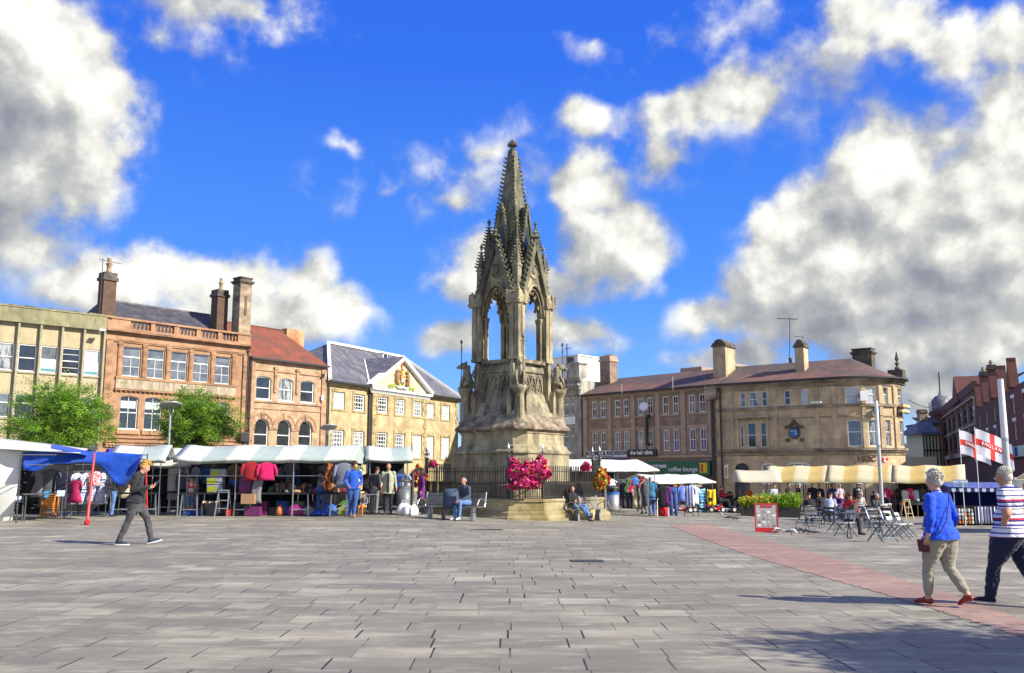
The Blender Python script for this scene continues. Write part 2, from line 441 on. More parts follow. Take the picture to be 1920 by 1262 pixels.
# ------------------------------------------------------------------ ground
def paving(name, base, light, dark, joint, course=.5, length=.62, tint=None):
 m = bpy.data.materials.new(name); m.use_nodes = True; N = m.node_tree.nodes; L = m.node_tree.links
 b = N['Principled BSDF']; b.inputs['Roughness'].default_value = .72; b.inputs['Specular IOR Level'].default_value = .35
 geo = N.new('ShaderNodeTexCoord'); sp = N.new('ShaderNodeSeparateXYZ'); L.new(geo.outputs['Object'], sp.inputs[0])
 def M_(op, a, b=None, c=None, cl=False):
  x = N.new('ShaderNodeMath'); x.operation = op; x.use_clamp = cl
  for i, q in enumerate((a, b, c)):
   if q is None: continue
   if isinstance(q, (int, float)): x.inputs[i].default_value = q
   else: L.new(q, x.inputs[i])
  return x.outputs[0]
 def wn(v, dim='1D'):
  x = N.new('ShaderNodeTexWhiteNoise'); x.noise_dimensions = dim
  L.new(v, x.inputs['W' if dim == '1D' else 0]); return x.outputs[0]
 yy = M_('MULTIPLY_ADD', sp.outputs[0], .012, sp.outputs[1])
 v = M_('DIVIDE', yy, course); row = M_('FLOOR', v); fv = M_('FRACT', v)
 rr = wn(row)
 ln = M_('MULTIPLY_ADD', wn(M_('ADD', row, 91.3)), .5, .75)
 u = M_('DIVIDE', sp.outputs[0], length); u = M_('MULTIPLY', u, ln); u = M_('MULTIPLY_ADD', rr, 7.3, u)
 col = M_('FLOOR', u); fu = M_('FRACT', u)
 cb = N.new('ShaderNodeCombineXYZ'); L.new(col, cb.inputs[0]); L.new(row, cb.inputs[1])
 cell = wn(cb.outputs[0], '2D')
 cb2 = N.new('ShaderNodeCombineXYZ'); L.new(M_('ADD', col, 17.7), cb2.inputs[0]); L.new(row, cb2.inputs[1])
 cell2 = wn(cb2.outputs[0], '2D')
 # joints: cross joints wide and dark (some filled), bed joints thin
 def rng(x, a, c, lo=0, hi=1):
  r = N.new('ShaderNodeMapRange'); r.inputs[1].default_value = a; r.inputs[2].default_value = c; r.inputs[3].default_value = lo; r.inputs[4].default_value = hi; L.new(x, r.inputs[0]); return r.outputs[0]
 def noise_(scale, det, s, ro=.65):
  mp = N.new('ShaderNodeMapping'); mp.inputs['Scale'].default_value = s; L.new(geo.outputs['Object'], mp.inputs[0])
  n = N.new('ShaderNodeTexNoise'); n.inputs['Scale'].default_value = scale; n.inputs['Detail'].default_value = det; n.inputs['Roughness'].default_value = ro
  L.new(mp.outputs[0], n.inputs[0]); return n.outputs[0]
 def edge(f, w):
  d = M_('MINIMUM', f, M_('SUBTRACT', 1, f)); return M_('LESS_THAN', d, w)
 ju = M_('MULTIPLY', edge(fu, .014), M_('MULTIPLY', M_('GREATER_THAN', cell2, .25), rng(noise_(.5,2,(1,1,1)), .38, .5, .25, 1)))
 ju2 = M_('MULTIPLY', edge(fu, .006), .25)
 jv = M_('MULTIPLY', edge(fv, .012), M_('MULTIPLY', rr, .3))
 J = M_('MAXIMUM', M_('MAXIMUM', ju, jv), ju2)
 def noise_(scale, det, s, ro=.65):
  mp = N.new('ShaderNodeMapping'); mp.inputs['Scale'].default_value = s; L.new(geo.outputs['Object'], mp.inputs[0])
  n = N.new('ShaderNodeTexNoise'); n.inputs['Scale'].default_value = scale; n.inputs['Detail'].default_value = det; n.inputs['Roughness'].default_value = ro
  L.new(mp.outputs[0], n.inputs[0]); return n.outputs[0]
 def rng(x, a, c, lo=0, hi=1):
  r = N.new('ShaderNodeMapRange'); r.inputs[1].default_value = a; r.inputs[2].default_value = c; r.inputs[3].default_value = lo; r.inputs[4].default_value = hi; L.new(x, r.inputs[0]); return r.outputs[0]
 def mix(f, a, c, mode='MIX'):
  x = N.new('ShaderNodeMix'); x.data_type = 'RGBA'; x.blend_type = mode
  for i, q in ((0, f), (6, a), (7, c)):
   if isinstance(q, (tuple, list)): x.inputs[i].default_value = (*q[:3], 1)
   elif isinstance(q, (int, float)): x.inputs[i].default_value = q
   else: L.new(q, x.inputs[i])
  return x.outputs[2]
 big = noise_(.22, 4, (.45,1,1)); mid = noise_(1.4, 5, (.35,1,1)); fine = noise_(26, 5, (1,1,1))
 str_ = noise_(.9, 6, (.4,1.3,1), .7); st2 = noise_(3.0, 7, (.5,1.2,1), .75)
 c = mix(rng(cell, 0, 1, 0, .5), base, dark)
 c = mix(M_('MULTIPLY', rng(str_, .42, .62), .6), c, dark)
 c = mix(M_('MULTIPLY', rng(st2, .52, .7), .6), c, light)
 lt = M_('MULTIPLY', rng(cell2, .86, .94), rng(mid, .35, .6)); c = mix(M_('MULTIPLY', lt, .5), c, light)
 worn = rng(mid, .5, .72); c = mix(M_('MULTIPLY', worn, .55), c, light)
 c = mix(M_('MULTIPLY', rng(big, .45, .68), .42), c, dark)
 c = mix(rng(fine, .3, .75, .0, .3), c, dark)
 spot = N.new('ShaderNodeTexVoronoi'); spot.inputs['Scale'].default_value = 1.9; L.new(geo.outputs['Object'], spot.inputs[0])
 gum = M_('LESS_THAN', spot.outputs[0], .022); c = mix(M_('MULTIPLY', gum, .6), c, light)
 stn = rng(noise_(.6, 7, (.8,1,1), .7), .6, .7); c = mix(M_('MULTIPLY', stn, .55), c, dark)
 c = mix(J, c, joint)
 L.new(c, b.inputs['Base Color'])
 hgt = M_('MULTIPLY_ADD', J, -1, M_('MULTIPLY', cell, .35)); hgt = M_('MULTIPLY_ADD', fine, .25, hgt)
 bp = N.new('ShaderNodeBump'); bp.inputs['Strength'].default_value = .5; bp.inputs['Distance'].default_value = .008; L.new(hgt, bp.inputs['Height']); L.new(bp.outputs[0], b.inputs['Normal'])
 L.new(rng(mid, .3, .7, .6, .85), b.inputs['Roughness'])
 return m

def axis_pts(segs):
 out = []
 for a, b, n in segs:
  out += [lerp(a, b, i/n) for i in range(n)]
 return out + [segs[-1][1]]
gx = axis_pts([(-900,-60,6),(-60,-24,8),(-24,24,60),(24,60,8),(60,900,6)])
gy = axis_pts([(-60,4,10),(4,44,60),(44,120,10),(120,1200,6)])
mb = MB(); mb.sm = True
mb.add([(x,y,ground(x,y)) for y in gy for x in gx], [(j*len(gx)+i, j*len(gx)+i+1, (j+1)*len(gx)+i+1, (j+1)*len(gx)+i) for j in range(len(gy)-1) for i in range(len(gx)-1)])
g = mb.build('ground', paving('grey_paving', (.27,.247,.19), (.54,.5,.38), (.135,.125,.1), (.02,.02,.022)))
tag(g, 'worn grey stone slab paving of the market square', kind='structure')

# band of red paving winding through the square
Ledge = [(1255,985),(1290,1000),(1400,1040),(1480,1064),(1560,1087),(1650,1112),(1740,1140),(1830,1168),(1920,1196),(2060,1240)]
Redge = [(1330,983),(1360,993),(1440,1014),(1530,1038),(1610,1062),(1700,1088),(1790,1117),(1870,1145),(1950,1174),(2090,1216)]
mb = MB(); pts = []
for k in range(len(Ledge)-1):
 for q in range(24):
  t = q/24; j_ = .07*(RND.random()-.5); j2_ = .07*(RND.random()-.5)
  a = gp(lerp(Ledge[k][0],Ledge[k+1][0],t), lerp(Ledge[k][1],Ledge[k+1][1],t))+Vector((j_,j_,0)); c = Vector((j2_,j2_,0))+ gp(lerp(Redge[k][0],Redge[k+1][0],t), lerp(Redge[k][1],Redge[k+1][1],t))
  pts.append((a,c))
rings = []
for a, c in pts:
 row = []
 for i in range(5):
  p = a.lerp(c, i/4); row.append((p.x, p.y, ground(p.x,p.y)+.006))
 rings.append(row)
mb.loft([list(reversed(r)) for r in rings], cap=False, closed=False)
path = mb.build('path', paving('red_paving', (.35,.215,.165), (.45,.34,.27), (.21,.135,.11), (.1,.05,.045), .22, .2))
tag(path, 'band of red block paving winding across the grey square', kind='structure')

# iron drain gratings let into the paving
def slab(name, label, px, py, w, d, m, cat):
 p = gp(px, py); b = MB()
 z = .007
 b.box(-w/2, w/2, -d/2, d/2, -.03, z)
 b.mi = 1
 n = max(3, int(w/.07))
 for i in range(n):
  x = lerp(-w/2+.03, w/2-.03, (i+.5)/n); b.box(x-.012, x+.012, -d/2+.03, d/2-.03, z, z+.004)
 o = b.build(name, [MAT['black'], MAT['darksteel']], loc=p); tag(o, label, cat)
slab('drain_grate', 'narrow black drain grate in the paving in front of the monument', 905, 993, 1.1, .24, MAT['black'], 'drain')
slab('manhole_cover', 'square rusty cover among broken slabs in the middle of the square', 1100, 1052, .62, .5, MAT['black'], 'manhole cover')
# ------------------------------------------------------------------ building kit
def arc_z(x, x0, x1, zs, zt):
 """height of an arched head at x"""
 t = (x - x0) / (x1 - x0) * 2 - 1
 return zs + (zt - zs) * math.sqrt(max(0, 1 - t*t))

def wall(mb, x0, x1, z0, z1, ops, depth=.18, xs_extra=(), y=0.0):
 """front skin in the plane y with openings (a,b,c,d[,spring]) and their reveals"""
 xs = sorted({round(v,4) for v in [x0,x1] + [o[0] for o in ops] + [o[1] for o in ops] + [v for v in xs_extra if x0 < v < x1]})
 zs = sorted({round(v,4) for v in [z0,z1] + [o[2] for o in ops] + [o[3] for o in ops]})
 for i in range(len(xs)-1):
  for j in range(len(zs)-1):
   xm, zm = (xs[i]+xs[i+1])/2, (zs[j]+zs[j+1])/2
   if any(o[0] < xm < o[1] and o[2] < zm < o[3] for o in ops): continue
   a,b,c,d = xs[i],xs[i+1],zs[j],zs[j+1]
   mb.add([(a,y,c),(b,y,c),(b,y,d),(a,y,d)], [(0,1,2,3)])
 for o in ops:
  a,b,c,d = o[:4]; e = y+depth
  sp = o[4] if len(o) > 4 else None
  top = sp if sp is not None else d
  mb.add([(a,y,c),(a,e,c),(a,e,top),(a,y,top)], [(0,1,2,3)])
  mb.add([(b,y,c),(b,y,top),(b,e,top),(b,e,c)], [(0,1,2,3)])
  mb.add([(a,y,c),(b,y,c),(b,e,c),(a,e,c)], [(0,1,2,3)])
  if sp is None: mb.add([(a,y,d),(a,e,d),(b,e,d),(b,y,d)], [(0,1,2,3)])
  else:
   n = 12
   for k in range(n):
    t0 = a + (b-a)*(1-math.cos(math.pi*k/n))/2; t1 = a + (b-a)*(1-math.cos(math.pi*(k+1)/n))/2
    h0, h1 = arc_z(t0,a,b,sp,d), arc_z(t1,a,b,sp,d)
    mb.add([(t0,y,h0),(t1,y,h1),(t1,y,d),(t0,y,d)], [(0,1,2,3)])
    mb.add([(t0,y,h0),(t0,e,h0),(t1,e,h1),(t1,y,h1)], [(0,1,2,3)])

def frange(a, b, st):
 n = max(1, int(math.ceil((b-a)/st))); return [a+(b-a)*i/n for i in range(n+1)]

def band(mb, x0, x1, prof, st=50):
 """moulding: closed profile in (y,z) swept along x"""
 mb.loft([[(x,py,pz) for py,pz in prof] for x in frange(x0,x1,st)])

def bandbox(mb, x0, x1, y0, y1, z0, z1, st=50):
 band(mb, x0, x1, [(y0,z0),(y0,z1),(y1,z1),(y1,z0)], st)

class Bend:
 def __init__(s, u0, r): s.u0 = u0; s.r = r
 def p(s, x, y, z):
  if x <= s.u0: return (x,y,z)
  a = (x-s.u0)/s.r
  return (s.u0+(s.r-y)*math.sin(a), s.r-(s.r-y)*math.cos(a), z)
 def __call__(s, mb): mb.v = [s.p(*q) for q in mb.v]; return mb

def window(parent, x0, x1, z0, z1, y=.13, cols=2, rows=2, glass='glass', fm=None, spring=None, fw=.06, bw=.025, rail=.5, sill=None, bend=None, railw=None, split=None, tilt=None):
 """pane (part) with its painted frame (sub-part)"""
 fm = fm or MAT['white']
 gm = MAT[glass] if isinstance(glass, str) else glass
 nx = 10 if spring is not None else (4 if bend else 1)
 xs = [lerp(x0+fw*.5, x1-fw*.5, i/nx) for i in range(nx+1)]
 top = lambda x: (z1-fw*.4) if spring is None else max(spring, arc_z(x,x0,x1,spring,z1)-fw*.4)
 g = MB()
 for i in range(nx):
  a,b = xs[i],xs[i+1]
  g.loft([[(a,y,z0),(b,y,z0),(b,y+.02,z0),(a,y+.02,z0)], [(a,y,top(a)),(b,y,top(b)),(b,y+.02,top(b)),(a,y+.02,top(a))]])
 if bend: bend(g)
 w = g.build('window', gm, parent)
 f = MB(); ya, yb = y-.05, y-.004
 tt = z1 if spring is None else spring
 f.box(x0,x0+fw,ya,yb,z0,tt); f.box(x1-fw,x1,ya,yb,z0,tt)
 if bend:
  for a in (z0, z1-fw): bandbox(f, x0+fw, x1-fw, ya, yb, a, a+fw, .15)
 else:
  f.box(x0+fw,x1-fw,ya,yb,z0,z0+fw)
  if spring is None: f.box(x0+fw,x1-fw,ya,yb,z1-fw,z1)
  else:
   ring0 = []; n = 14
   for k in range(n+1):
    t = math.pi*(1-k/n); cx = (x0+x1)/2; rx = (x1-x0)/2; rz = z1-spring
    o_ = (cx+rx*math.cos(t), spring+rz*math.sin(t)); i_ = (cx+(rx-fw)*math.cos(t), spring+max(0,rz-fw)*math.sin(t))
    ring0.append([(i_[0],ya,i_[1]),(o_[0],ya,o_[1]),(o_[0],yb,o_[1]),(i_[0],yb,i_[1])])
   f.loft(ring0)
 zt = z1-fw
 if rail:
  zr = lerp(z0,z1,rail); rw = railw or .05
  if bend: bandbox(f, x0+fw, x1-fw, y-.045, yb, zr-rw/2, zr+rw/2, .15)
  else: f.box(x0+fw,x1-fw,y-.045,yb,zr-rw/2,zr+rw/2)
 if rows > 1:
  for k in range(1, rows):
   zr = lerp(z0,z1,k/rows)
   if rail and abs(zr-lerp(z0,z1,rail)) < .04: continue
   f.box(x0+fw,x1-fw,y-.03,yb,zr-bw/2,zr+bw/2)
 for k in range(1, cols):
  xx = lerp(x0,x1,k/cols); zz = zt if spring is None else arc_z(xx,x0,x1,spring,z1)-fw
  f.box(xx-bw/2,xx+bw/2,y-.028,yb,z0+fw, zz if not split else lerp(z0,z1,split))
 if bend: bend(f)
 f.build('frame', fm, w)
 if sill is not None:
  s = MB()
  if bend: bandbox(s, x0-.08, x1+.08, -.07, y-.05, z0-.1, z0, .15); bend(s)
  else: s.box(x0-.08,x1+.08,-.07,y-.052,z0-.1,z0-.002)
  s.build('sill', sill, w)
 return w

def roofslab(mb, quad, th=.12):
 a = [Vector(p) for p in quad]; n = (a[1]-a[0]).cross(a[-1]-a[0]).normalized()*th
 k = len(a); mb.add(a+[p-n for p in a], [tuple(range(k)), tuple(reversed(range(k,2*k)))] + [((i+1)%k, i, k+i, k+(i+1)%k) for i in range(k)])

def chimney(parent, x0, x1, y0, y1, z0, z1, m, capm, pots=(), potm=None, style=0):
 b = MB(); b.box(x0,x1,y0,y1,z0,z1-.5)
 c = MB()
 if style == 0:
  c.box(x0-.09,x1+.09,y0-.09,y1+.09,z1-.5,z1-.3); c.box(x0-.02,x1+.02,y0-.02,y1+.02,z1-.3,z1)
 elif style == 1:
  b.box(x0+.03,x1-.03,y0+.03,y1-.03,z1-.5,z1-.46)
  c.box(x0-.06,x1+.06,y0-.06,y1+.06,z1-.46,z1-.36); c.box(x0-.14,x1+.14,y0-.14,y1+.14,z1-.36,z1-.26); c.box(x0,x1,y0,y1,z1-.26,z1-.08); c.box(x0-.05,x1+.05,y0-.05,y1+.05,z1-.08,z1)
 else:
  c.box(x0-.1,x1+.1,y0-.1,y1+.1,z1-.5,z1-.36); c.box(x0-.03,x1+.03,y0-.03,y1+.03,z1-.36,z1-.2)
  n = 8; xm = (x0+x1)/2; r = (x1-x0)/2*.8
  c.prismy([(xm+r*math.cos(math.pi*k/n), z1-.2+.28*math.sin(math.pi*k/n)) for k in range(n+1)], y0, y1)
 o = b.build('chimney', m, parent); c.build('chimney_cap', capm, o)
 for (px_, py_, h, r) in pots:
  p = MB(); p.sm = True
  p.lathe([(r*1.05,0),(r*.85,h*.15),(r*.8,h*.5),(r*1.15,h*.55),(r*1.15,h*.65),(r*.75,h*.7),(r*.7,h*.95),(r*.9,h),(r*.5,h)], 12, (px_,py_,z1))
  p.build('chimney_pot', potm or MAT['pot'], o)
 return o

MAT['pot'] = mat('clay_pot', (.42,.33,.22), .8, (.25,.18,.12), 5, bump=.2)
MAT['concrete'] = mat('stained_concrete', (.35,.325,.19), .85, (.27,.255,.15), 1.3, 6, .25, 18, dirt=((.16,.15,.08), .5, 1.5, (1,1,.5)))
MAT['panel'] = mat('beige_panel', (.45,.385,.24), .85, (.37,.31,.2), 2, 6, .2, 40, dirt=((.3,.24,.14), .3, 1.6, (1,1,.4)))
MAT['rib'] = mat('brown_rib', (.36,.33,.22), .8, (.26,.23,.16), 3, 5, .2, 30)
MAT['sandstone'] = mat('red_sandstone', (.45,.265,.15), .85, (.34,.2,.115), 1.4, 7, .3, 24, brick=(.62,.3,(.4,.19,.09),.35,.006), dirt=((.24,.12,.07), .35, 1.1, (1,1,.6)))
MAT['sandtrim'] = mat('red_sandstone_trim', (.47,.26,.14), .85, (.34,.19,.105), 2.5, 6, .25, 30, dirt=((.14,.08,.05), .45, 1.2, (.5,1,1.5)))
MAT['sandgrey'] = mat('grey_stone_panel', (.46,.39,.28), .85, (.34,.28,.2), 2, 6, .2, 30, stretch=(2,1,.5), dirt=((.18,.14,.1), .4, 2, (2,1,.35)))
MAT['slate'] = mat('dark_slates', (.075,.075,.085), .65, (.045,.045,.052), 2, 6, .3, 25, brick=(.3,.16,(.03,.03,.035),.6,.008), dirt=((.12,.1,.09), .3, 1.2))
MAT['slate2'] = mat('blue_grey_slates', (.13,.13,.155), .6, (.085,.085,.1), 1.3, 6, .3, 25, stretch=(1.6,1,.5), brick=(.34,.17,(.06,.06,.07),.6,.008), dirt=((.2,.19,.19), .35, 1.2, (1.5,1,.4)))
MAT['redtile'] = mat('red_roof_tiles', (.31,.085,.04), .75, (.22,.06,.032), 1.2, 6, .3, 25, brick=(.22,.13,(.13,.03,.02),.6,.01), dirt=((.14,.06,.04), .5, .6))
MAT['browntile'] = mat('brown_roof_tiles', (.135,.1,.082), .75, (.088,.072,.065), .7, 6, .3, 25, brick=(.24,.14,(.07,.04,.03),.5,.01), dirt=((.27,.115,.065), .3, .3))
MAT['buff'] = mat('buff_ashlar', (.52,.385,.235), .85, (.43,.31,.2), 2, 6, .3, 26, brick=(.55,.26,(.33,.21,.13),.5,.007), dirt=((.27,.16,.09), .4, 1.4))
MAT['pinktrim'] = mat('pink_stone_trim', (.5,.29,.18), .85, (.4,.23,.14), 2.5, 6, .25, 30, dirt=((.12,.07,.05), .35, 1.6, (.6,1,1.4)))
MAT['gold'] = mat('golden_limestone', (.6,.51,.29), .85, (.5,.42,.24), 1.6, 7, .35, 22, brick=(.5,.25,(.36,.28,.13),.45,.007), dirt=((.32,.23,.12), .5, 1.0))
MAT['goldtrim'] = mat('golden_stone_trim', (.52,.42,.2), .85, (.36,.28,.14), 2.5, 6, .25, 30, dirt=((.16,.12,.07), .4, 1.6))
MAT['cream'] = mat('cream_paint', (.58,.53,.34), .7, (.5,.45,.28), 2, 5)
MAT['brownbrick'] = mat('brown_brick', (.39,.275,.195), .85, (.31,.22,.16), 1.2, 6, .25, 40, brick=(.22,.075,(.25,.18,.14),.7,.009), dirt=((.15,.1,.075), .35, 1))
MAT['browntrim'] = mat('brown_stone', (.42,.31,.22), .85, (.32,.23,.165), 2, 6, .2, 30)
MAT['bank'] = mat('yellow_sandstone_ashlar', (.68,.52,.31), .85, (.54,.41,.25), 1.1, 7, .35, 22, brick=(.7,.33,(.3,.22,.14),.4,.008), dirt=((.3,.22,.15), .4, .9, (1,1,.55)))
MAT['banktrim'] = mat('sooty_stone_moulding', (.5,.38,.24), .85, (.3,.23,.16), 2, 6, .3, 26, dirt=((.09,.08,.07), .5, 1.1, (.5,1,1.6)))
MAT['sooty'] = mat('blackened_stone', (.2,.165,.125), .9, (.1,.085,.07), 2, 6, .35, 22, dirt=((.05,.045,.04), .5, 1.6))
MAT['oldbrick'] = mat('old_dark_brick', (.16,.085,.055), .9, (.09,.05,.035), 3, 6, .3, 40, brick=(.2,.07,(.13,.1,.08),.7,.009))
MAT['redbrick'] = mat('red_brick', (.125,.03,.022), .85, (.085,.022,.018), 1.4, 6, .25, 40, brick=(.22,.075,(.3,.2,.16),.55,.009))
MAT['greystone'] = mat('grey_limestone', (.48,.45,.38), .85, (.36,.34,.3), 2, 6, .3, 26, dirt=((.16,.15,.13), .5, 1.2, (1,1,.5)))
MAT['shopdark'] = mat('dark_shopfront', (.02,.02,.025), .3, (.05,.05,.06), .8, 3, spec=.6)
MAT['bluefascia'] = mat('bright_blue_fascia', (.015,.05,.5), .5, (.012,.04,.42), 2)

def shell(parent, W, D, H, m, ops, base=-1.5, xs=(), depth=.18, name='wall'):
 b = MB(); wall(b, 0, W, base, H, ops, depth, xs)
 b.add([(0,0,base),(0,D,base),(0,D,H),(0,0,H)], [(0,3,2,1)]); b.add([(W,0,base),(W,D,base),(W,D,H),(W,0,H)], [(0,1,2,3)])
 b.add([(0,D,base),(W,D,base),(W,D,H),(0,D,H)], [(0,3,2,1)]); b.add([(0,.02,H-.02),(W,.02,H-.02),(W,D,H-.02),(0,D,H-.02)], [(0,1,2,3)])
 # dark back plane some way behind the openings so the shell is never see-through
 return b.build(name, m, parent)

def at(o, a): return (o[0], o[1], 0), rad(a)
ARCHS = dict(B1=((-30.9,48.5),42.5), B2=((-24.2,54.65),49.17), B3=((-17.7,62.15),52.35), B4=((-13.55,67.55),62.52), B6=((5.83,76.73),-45.54), HB=((14.78,67.62),-36.38))

# ------------------------------------------------------------------ concrete office block
def build_office():
 o, a = ARCHS['B1']; loc, rz = at(o,a)
 t = thing('office_building', 'beige concrete panel office block with ribs and white framed windows', 'building', loc, rz)
 ribs = [.88,2.03,3.18,4.33,5.48,6.63,7.84,8.98]
 ups = []; los = []
 for i in range(len(ribs)-1):
  ups.append((ribs[i]+.09, ribs[i+1]-.1, 7.32, 8.87)); los.append((ribs[i]+.09, ribs[i+1]-.1, 4.72, 6.05))
 ups.insert(0, (-.3+.09, .78, 7.32, 8.87)); los.insert(0, (-.3+.09, .78, 4.72, 6.05))
 shell(t, 9.06, 9, 10.05, MAT['panel'], [q for q in ups+los if q[0] > 0] + [(.4,8.7,-1.5,3.2)], depth=.14)
 p = MB(); p.box(-.2,9.03,-.32,.4,10.03,10.86); p.box(-.25,9.05,-.36,.5,10.86,10.95)
 for k in range(26):
  x = RND.uniform(-.1,8.9); p.box(x,x+RND.uniform(.2,.7),-.37,-.3,10.95,10.95+RND.uniform(.02,.05))
 p.build('parapet', MAT['concrete'], t)
 for x in ribs:
  r = MB(); r.box(x-.055,x+.055,-.26,.01,3.4,9.99); r.build('rib', MAT['rib'], t)
 glz = ['glass','glass_grey','glass','glass_curtain','glass','glass_grey','glass_blind','glass_blind']
 for i, q in enumerate(ups):
  if q[0] < 0: continue
  window(t, *q, y=.1, cols=1, rows=1 if i != 6 else 4, rail=.5, glass='glass' if i == 6 else glz[i], fw=.07, railw=.05, sill=MAT['rib'])
 for i, q in enumerate(los):
  if q[0] < 0: continue
  window(t, *q, y=.1, cols=1, rows=1, rail=.62, glass='glass_grey' if i % 2 else 'glass', fw=.06, sill=MAT['rib'])
 # two window posters
 teal = mat('teal_print', (.05,.27,.33), .6)
 ink = mat('grey_ink', (.12,.14,.15), .6)
 for i in (5,7):
  q = ups[i]; b = MB(); b.box(q[0]+.09,q[1]-.09,.03,.044,7.42,8.05)
  po = b.build('poster', MAT['white'], t)
  b = MB(); b.box(q[0]+.11,q[1]-.11,.02,.029,7.44,7.58); b.build('poster_stripe', teal, po)
  lettering('evolution', .2, ink, po, ((q[0]+q[1])/2,.027,7.8), ext=.002)
 s = MB(); s.box(4.2,9,-.12,-.005,3.0,3.4); s.build('fascia_board', MAT['shopdark'], t)
 g = MB(); g.box(.4,8.7,.2,.24,-1.5,3.2); g.build('shop_window', MAT['shopdark'], t)
 # floodlight on a bracket below the parapet
 f = MB(); f.box(8.42,8.76,-.95,-.62,9.93,10.02); f.beam((8.6,-.65,9.93),(8.6,-.30,9.8),.05)
 f.build('floodlight', MAT['white'], t)

# ------------------------------------------------------------------ red sandstone building
def build_sandstone():
 o, a = ARCHS['B2']; loc, rz = at(o,a); W = 9.86
 t = thing('sandstone_building', 'orange sandstone building with balustraded parapet, tall chimneys and five tall windows', 'building', loc, rz)
 up = [(1.16+1.553*i, 2.28+1.553*i, 7.48, 9.27) for i in range(5)]
 lo = [(1.15+1.553*i, 2.3+1.553*i, 4.3, 6.3, 6.13) for i in range(5)]
 shell(t, W, 9, 10.2, MAT['sandstone'], up+lo+[(.5,W-.5,-1.5,2.9)], depth=.22)
 b = MB()
 for z0,z1,pr in ((9.50,9.58,.07),(9.58,9.66,.1),(10.02,10.1,.18),(10.1,10.22,.32)): bandbox(b, -.05, W+.05, -pr, .02, z0, z1)
 for i in range(6):
  x = 1.72+1.553*(i-.5); b.box(x-.13,x+.13,-.09,-.004,7.4,9.5); b.box(x-.17,x+.17,-.12,-.092,9.32,9.48)
  b.box(x-.09,x+.09,-.11,-.092,7.5,9.25)
 for x in (.05,W-.45): b.box(x,x+.4,-.12,-.004,3.7,9.5)
 b.box(.72,8.96,-.14,-.004,7.3,7.42); b.box(.70,8.98,-.17,-.004,6.6,6.7)
 for i in range(28): x = .75+8.1*i/27; b.box(x,x+.09,-.12,-.004,6.52,6.6)
 for z0,z1,pr in ((3.2,3.35,.1),(3.35,3.5,.2),(3.5,3.62,.28),(3.75,3.82,.1)): bandbox(b, .3, W-.3, -pr, -.004, z0, z1)
 for i in range(40): x = .35+9.1*i/39; b.box(x,x+.1,-.17,-.102,3.24,3.35)
 for x0 in (1.15+1.553*i for i in range(5)): b.box(x0-.14,x0+1.29,-.1,-.004,4.0,4.26)
 b.build('moulding', MAT['sandtrim'], t)
 b = MB(); b.box(.76,8.94,-.1,-.004,6.72,7.29); b.build('stone_panel', MAT['sandgrey'], t)
 # balustrade
 b = MB(); b.box(0,W,-.16,.2,10.22,10.36); b.box(-.02,W+.02,-.2,.24,10.86,10.98)
 groups = [(1.45,2.75),(3.05,4.3),(4.65,5.85),(6.15,7.4),(7.7,8.9)]
 edges = [0]+[v for g_ in groups for v in g_]+[W]
 for k in range(0,len(edges),2): b.box(edges[k],edges[k+1],-.14,.18,10.36,10.86)
 bal = b.build('balustrade', MAT['sandstone'], t)
 for x0,x1 in groups:
  for k in range(5):
   m = MB(); m.sm = True; m.lathe([(.075,0),(.075,.04),(.045,.06),(.075,.18),(.08,.26),(.04,.4),(.06,.45),(.06,.5)], 8, (lerp(x0,x1,(k+.5)/5),.02,10.36)); m.build('baluster', MAT['sandtrim'], bal)
 for i, q in enumerate(up): window(t, *q, y=.16, cols=2, rows=3, rail=.66, split=.66, glass='glass_grey', fw=.05, railw=.07)
 for i, q in enumerate(lo): window(t, *q[:4], y=.16, cols=2, rows=1, rail=.5, glass='glass' if i < 2 else 'glass_grey', fw=.06, spring=q[4], sill=MAT['white'])
 for i in (0,1):   # white roller blinds in the heads of the lower windows
  q = lo[i]; b = MB(); b.box(q[0]+.1,q[1]-.1,.148,.156,5.55,6.0); b.build('roller_blind', MAT['glass_blind'], t)
 r = MB(); roofslab(r, [(.7,.5,10.3),(W-.2,.5,10.3),(W-.6,4.2,12.7),(1.6,4.2,12.7)]); roofslab(r, [(W-.2,9,10.3),(.7,9,10.3),(1.6,4.2,12.7),(W-.6,4.2,12.7)])
 r.add([(.7,.5,10.28),(1.6,4.2,12.68),(.7,9,10.28)], [(0,1,2)]); r.add([(W-.2,.5,10.28),(W-.6,4.2,12.68),(W-.2,9,10.28)], [(0,2,1)])
 ro = r.build('roof', MAT['slate'], t)
 rd = MB(); rd.beam((1.5,4.2,12.72),(W-.5,4.2,12.72),.16,.1); rd.build('ridge', MAT['slate2'], ro)
 chimney(t, .25,1.05,1.2,1.9, 10.3, 13.9, MAT['oldbrick'], MAT['sooty'], [(.65,1.5,.95,.17)])
 chimney(t, 8.3,9.1,1.6,2.4, 10.3, 14.1, MAT['oldbrick'], MAT['sooty'], [(8.75,2.0,.85,.15)])
 chimney(t, 9.22,10.12,.35,1.25, 10.3, 14.95, MAT['banktrim'], MAT['sooty'], style=1)
 b = MB(); b.box(9.6,9.74,.30,.348,12.3,13.6); b.build('chimney_slot', MAT['sooty'], t)
 ae = MB(); ae.tube((.1,1.2,10.5),(.1,1.2,14.7),.025); ae.tube((-.1,1.2,14.6),(1.3,1.2,14.55),.014)
 for k in range(8): ae.tube((.0+.15*k,1.0,14.59-.005*k),(.0+.15*k,1.4,14.59-.005*k),.01,n=4)
 ae.build('aerial', MAT['darksteel'], t)
 b = MB(); b.box(.5,W-.5,-.3,-.005,2.45,3.1); b.build('fascia_board', MAT['bluefascia'], t)
